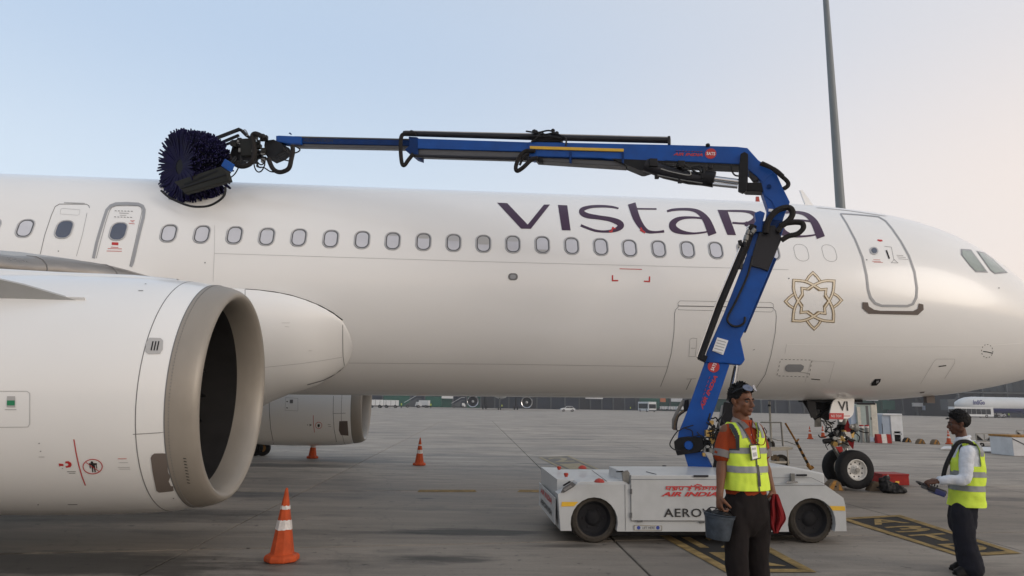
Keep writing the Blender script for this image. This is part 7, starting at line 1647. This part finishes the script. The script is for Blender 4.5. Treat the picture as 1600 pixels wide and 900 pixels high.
vehicle('baggage_tug', 'small white baggage tug right of the long airport bus', 'tug', 1562, 653, -.3, 3.2, 1.6, 2.0, van_body); vehicle('baggage_tug', 'second white tug parked at the right edge beyond the bus', 'tug', 1593, 652, -.2, 3.2, 1.6, 1.8, van_body)
vehicle('truck', 'white truck far off between the power cabinet and the parked terminal vehicles', 'truck', 1388, 645.5, .1, 6, 2.2, 2.5, truck_body, 'white trucks far off'); vehicle('truck', 'white box truck in front of the terminal, right of the ground unit', 'truck', 1434, 647, PI, 6.5, 2.3, 3.6, truck_body, 'white trucks far off'); vehicle('van', 'dark window white van far off left of the airport bus', 'van', 1458, 647.6, 0, 5, 1.9, 2.1, van_body, 'white vans far off')
vehicle('truck', 'small white truck far off between the man with the bucket and the nose gear', 'truck', 1233, 641.5, 0, 5, 2, 2.1, truck_body, 'white trucks far off'); vehicle('van', 'tiny white van far off just right of the face of the bucket man', 'van', 1222, 641, .2, 4.4, 1.8, 1.9, van_body, 'white vans far off')
def stair_body(t, L, W, H):
    lb(MB().prism([(x, -W/2, z) for x, z in ((-L/2, .5), (-L/2, .8), (L*.2, H), (L*.45, H), (L*.45, H-.3), (L*.2, H-.35), (L*.1, .5))], (0, W*.9, 0)), 'stairway', 'far_grey', t, smooth=False)
    for sy in (-1, 1): lb(MB().tube([(-L/2, sy*W*.45, 1.7), (L*.2, sy*W*.45, H+1), (L*.45, sy*W*.45, H+1)], .06, 6), 'handrail', 'far_white', t)
    lb(MB().prism([(x, -W*.45, z) for x, z in ((L*.25, .5), (L*.25, 1.9), (L*.4, 1.9), (L*.5, 1.2), (L*.5, .5))], (0, W*.9, 0)), 'cab', 'far_white', t, smooth=False, bevel=.05)
for x, y, rz, f_, L_, W_, H_, lab in ((645, 637, .2, stair_body, 6, 2, 3.2, 'far passenger stair vehicle left of the hi-vis figure near the hangar'), (660, 637, 2.9, truck_body, 5, 2, 2.6, 'small dark topped truck right of the far stair vehicle'), (716, 637.4, .1, stair_body, 5.5, 2, 3, 'far stair vehicle beside the left engine of the distant airliner'), (848, 637.3, 3.0, truck_body, 5, 2, 2.6, 'far truck right of the distant airliner'), (905, 637.5, .1, stair_body, 6, 2, 3.4, 'far stair vehicle above and right of the small white car'), (1000, 640, 1.5, van_body, 4.5, 1.9, 2.1, 'far van half behind the left side of the white bus'),
        (1075, 642.6, .1, box_body, 3.6, 2.2, 2.1, 'pale container touching the left edge of the blue boom'), (1210, 641.5, 3.1, truck_body, 5, 2, 2.4, 'far truck behind the cream post of the tow bar'), (1375, 645.5, .2, van_body, 4.5, 1.9, 2.2, 'far van just right of the tall green cabinet'), (1412, 646, 3.0, stair_body, 6, 2, 3.6, 'far stair vehicle right of the white ground unit'), (1470, 648, .1, truck_body, 6, 2.2, 2.8, 'far truck just left of the head of the short man'), (1447, 647.4, .2, box_body, 3.5, 2, 1.9, 'low pale container between two far trucks left of the short man')):
    vehicle('service_vehicle', lab, 'service vehicle', x, y, rz, L_, W_, H_, f_, 'service vehicles by the hangars')
# passenger bridge
Yj = 228.; jb = thing('boarding_bridge', 'grey boarding bridge reaching the distant airliner with the blue belly', 'boarding bridge', (aty(1488, 640, Yj).x, Yj, 0)); fbox('cabin', 1482, 1494, 624, 641, Yj, 'far_grey', jb, 4); fbox('tunnel', 1493, 1518, 622, 634, Yj, 'far_navy', jb, 3, 1); fbox('leg', 1487, 1489, 640, 650, Yj, 'far_dark', jb, 1, 1, True); fbox('canopy', 1500, 1512, 630.5, 632, Yj, 'far_white', jb, 1, -1)
# low structures: stacked pallets, far figures
def figure(label, px, py, h=1.72, vest_='hivis', tr='trouser_navy'):
    p = G(px, py); t = thing('person', label, 'person', p, random.random()*6, 'people working far off')
    mb = MB(); chain(mb, [Vector((-.09, 0, .08)), Vector((-.10, 0, .48)), Vector((-.08, 0, .88))], [.06, .075, .09], 8); chain(mb, [Vector((.09, .1, .08)), Vector((.10, .03, .48)), Vector((.08, 0, .88))], [.06, .075, .09], 8)
    loft(mb, [(Vector((0, 0, z)), a, b_, Vector((1, 0, 0)), Vector((0, 1, 0)), .85) for z, a, b_ in ((.84, .16, .11), (1.1, .16, .11), (1.35, .2, .12), (1.46, .12, .08), (1.52, .06, .06))], 12)
    for e_ in (-1, 1): chain(mb, [Vector((e_*.2, 0, 1.38)), Vector((e_*.25, .02, 1.1)), Vector((e_*.24, .12, .86))], [.055, .045, .04], 8)
    mb.ell((0, .01, 1.62), (.08, .10, .12), 12, 8); lb(mb, 'body', tr, t); mv = MB(); loft(mv, [(Vector((0, 0, z)), a, b_, Vector((1, 0, 0)), Vector((0, 1, 0)), .85) for z, a, b_ in ((.86, .18, .135), (1.1, .18, .135), (1.36, .19, .14), (1.45, .13, .1))], 14, cap=False); lb(mv, 'vest', vest_, t); lb(MB().ell((0, .03, 1.61), (.075, .09, .10), 12, 8), 'face', 'skin', t); lb(MB().ell((0, -.01, 1.66), (.085, .10, .10), 12, 8), 'hair', 'hair', t)
figure('tiny far figure in hi-vis vest right of the two white containers', 627, 638); figure('tiny far figure in hi-vis vest left of the white bus', 985, 641.5); figure('tiny far figure in hi-vis vest under the middle of the far parked airliner', 784, 638.5); figure('tiny far figure in hi-vis vest left of the far parked airliner', 673, 638)
figure('tiny far figure near the terminal above the white ground unit', 1402, 646); figure('tiny far figure near the airport tugs at the right edge', 1577, 653)
# ================================================================== HAZE
hz_ = build(MB().box((-420, -60, -1.2), (620, 345, 44)), 'haze', None, smooth=False); hz_.data.materials.clear()
hm = bpy.data.materials.new('haze'); hm.use_nodes = True; hn = hm.node_tree; hn.nodes.clear(); ho = hn.nodes.new('ShaderNodeOutputMaterial'); pv = hn.nodes.new('ShaderNodeVolumePrincipled')
pv.inputs['Color'].default_value = (.93, .94, .96, 1); pv.inputs['Density'].default_value = .0005; pv.inputs['Anisotropy'].default_value = .2; hn.links.new(pv.outputs[0], ho.inputs['Volume']); hz_.data.materials.append(hm); hz_['kind'] = 'stuff'
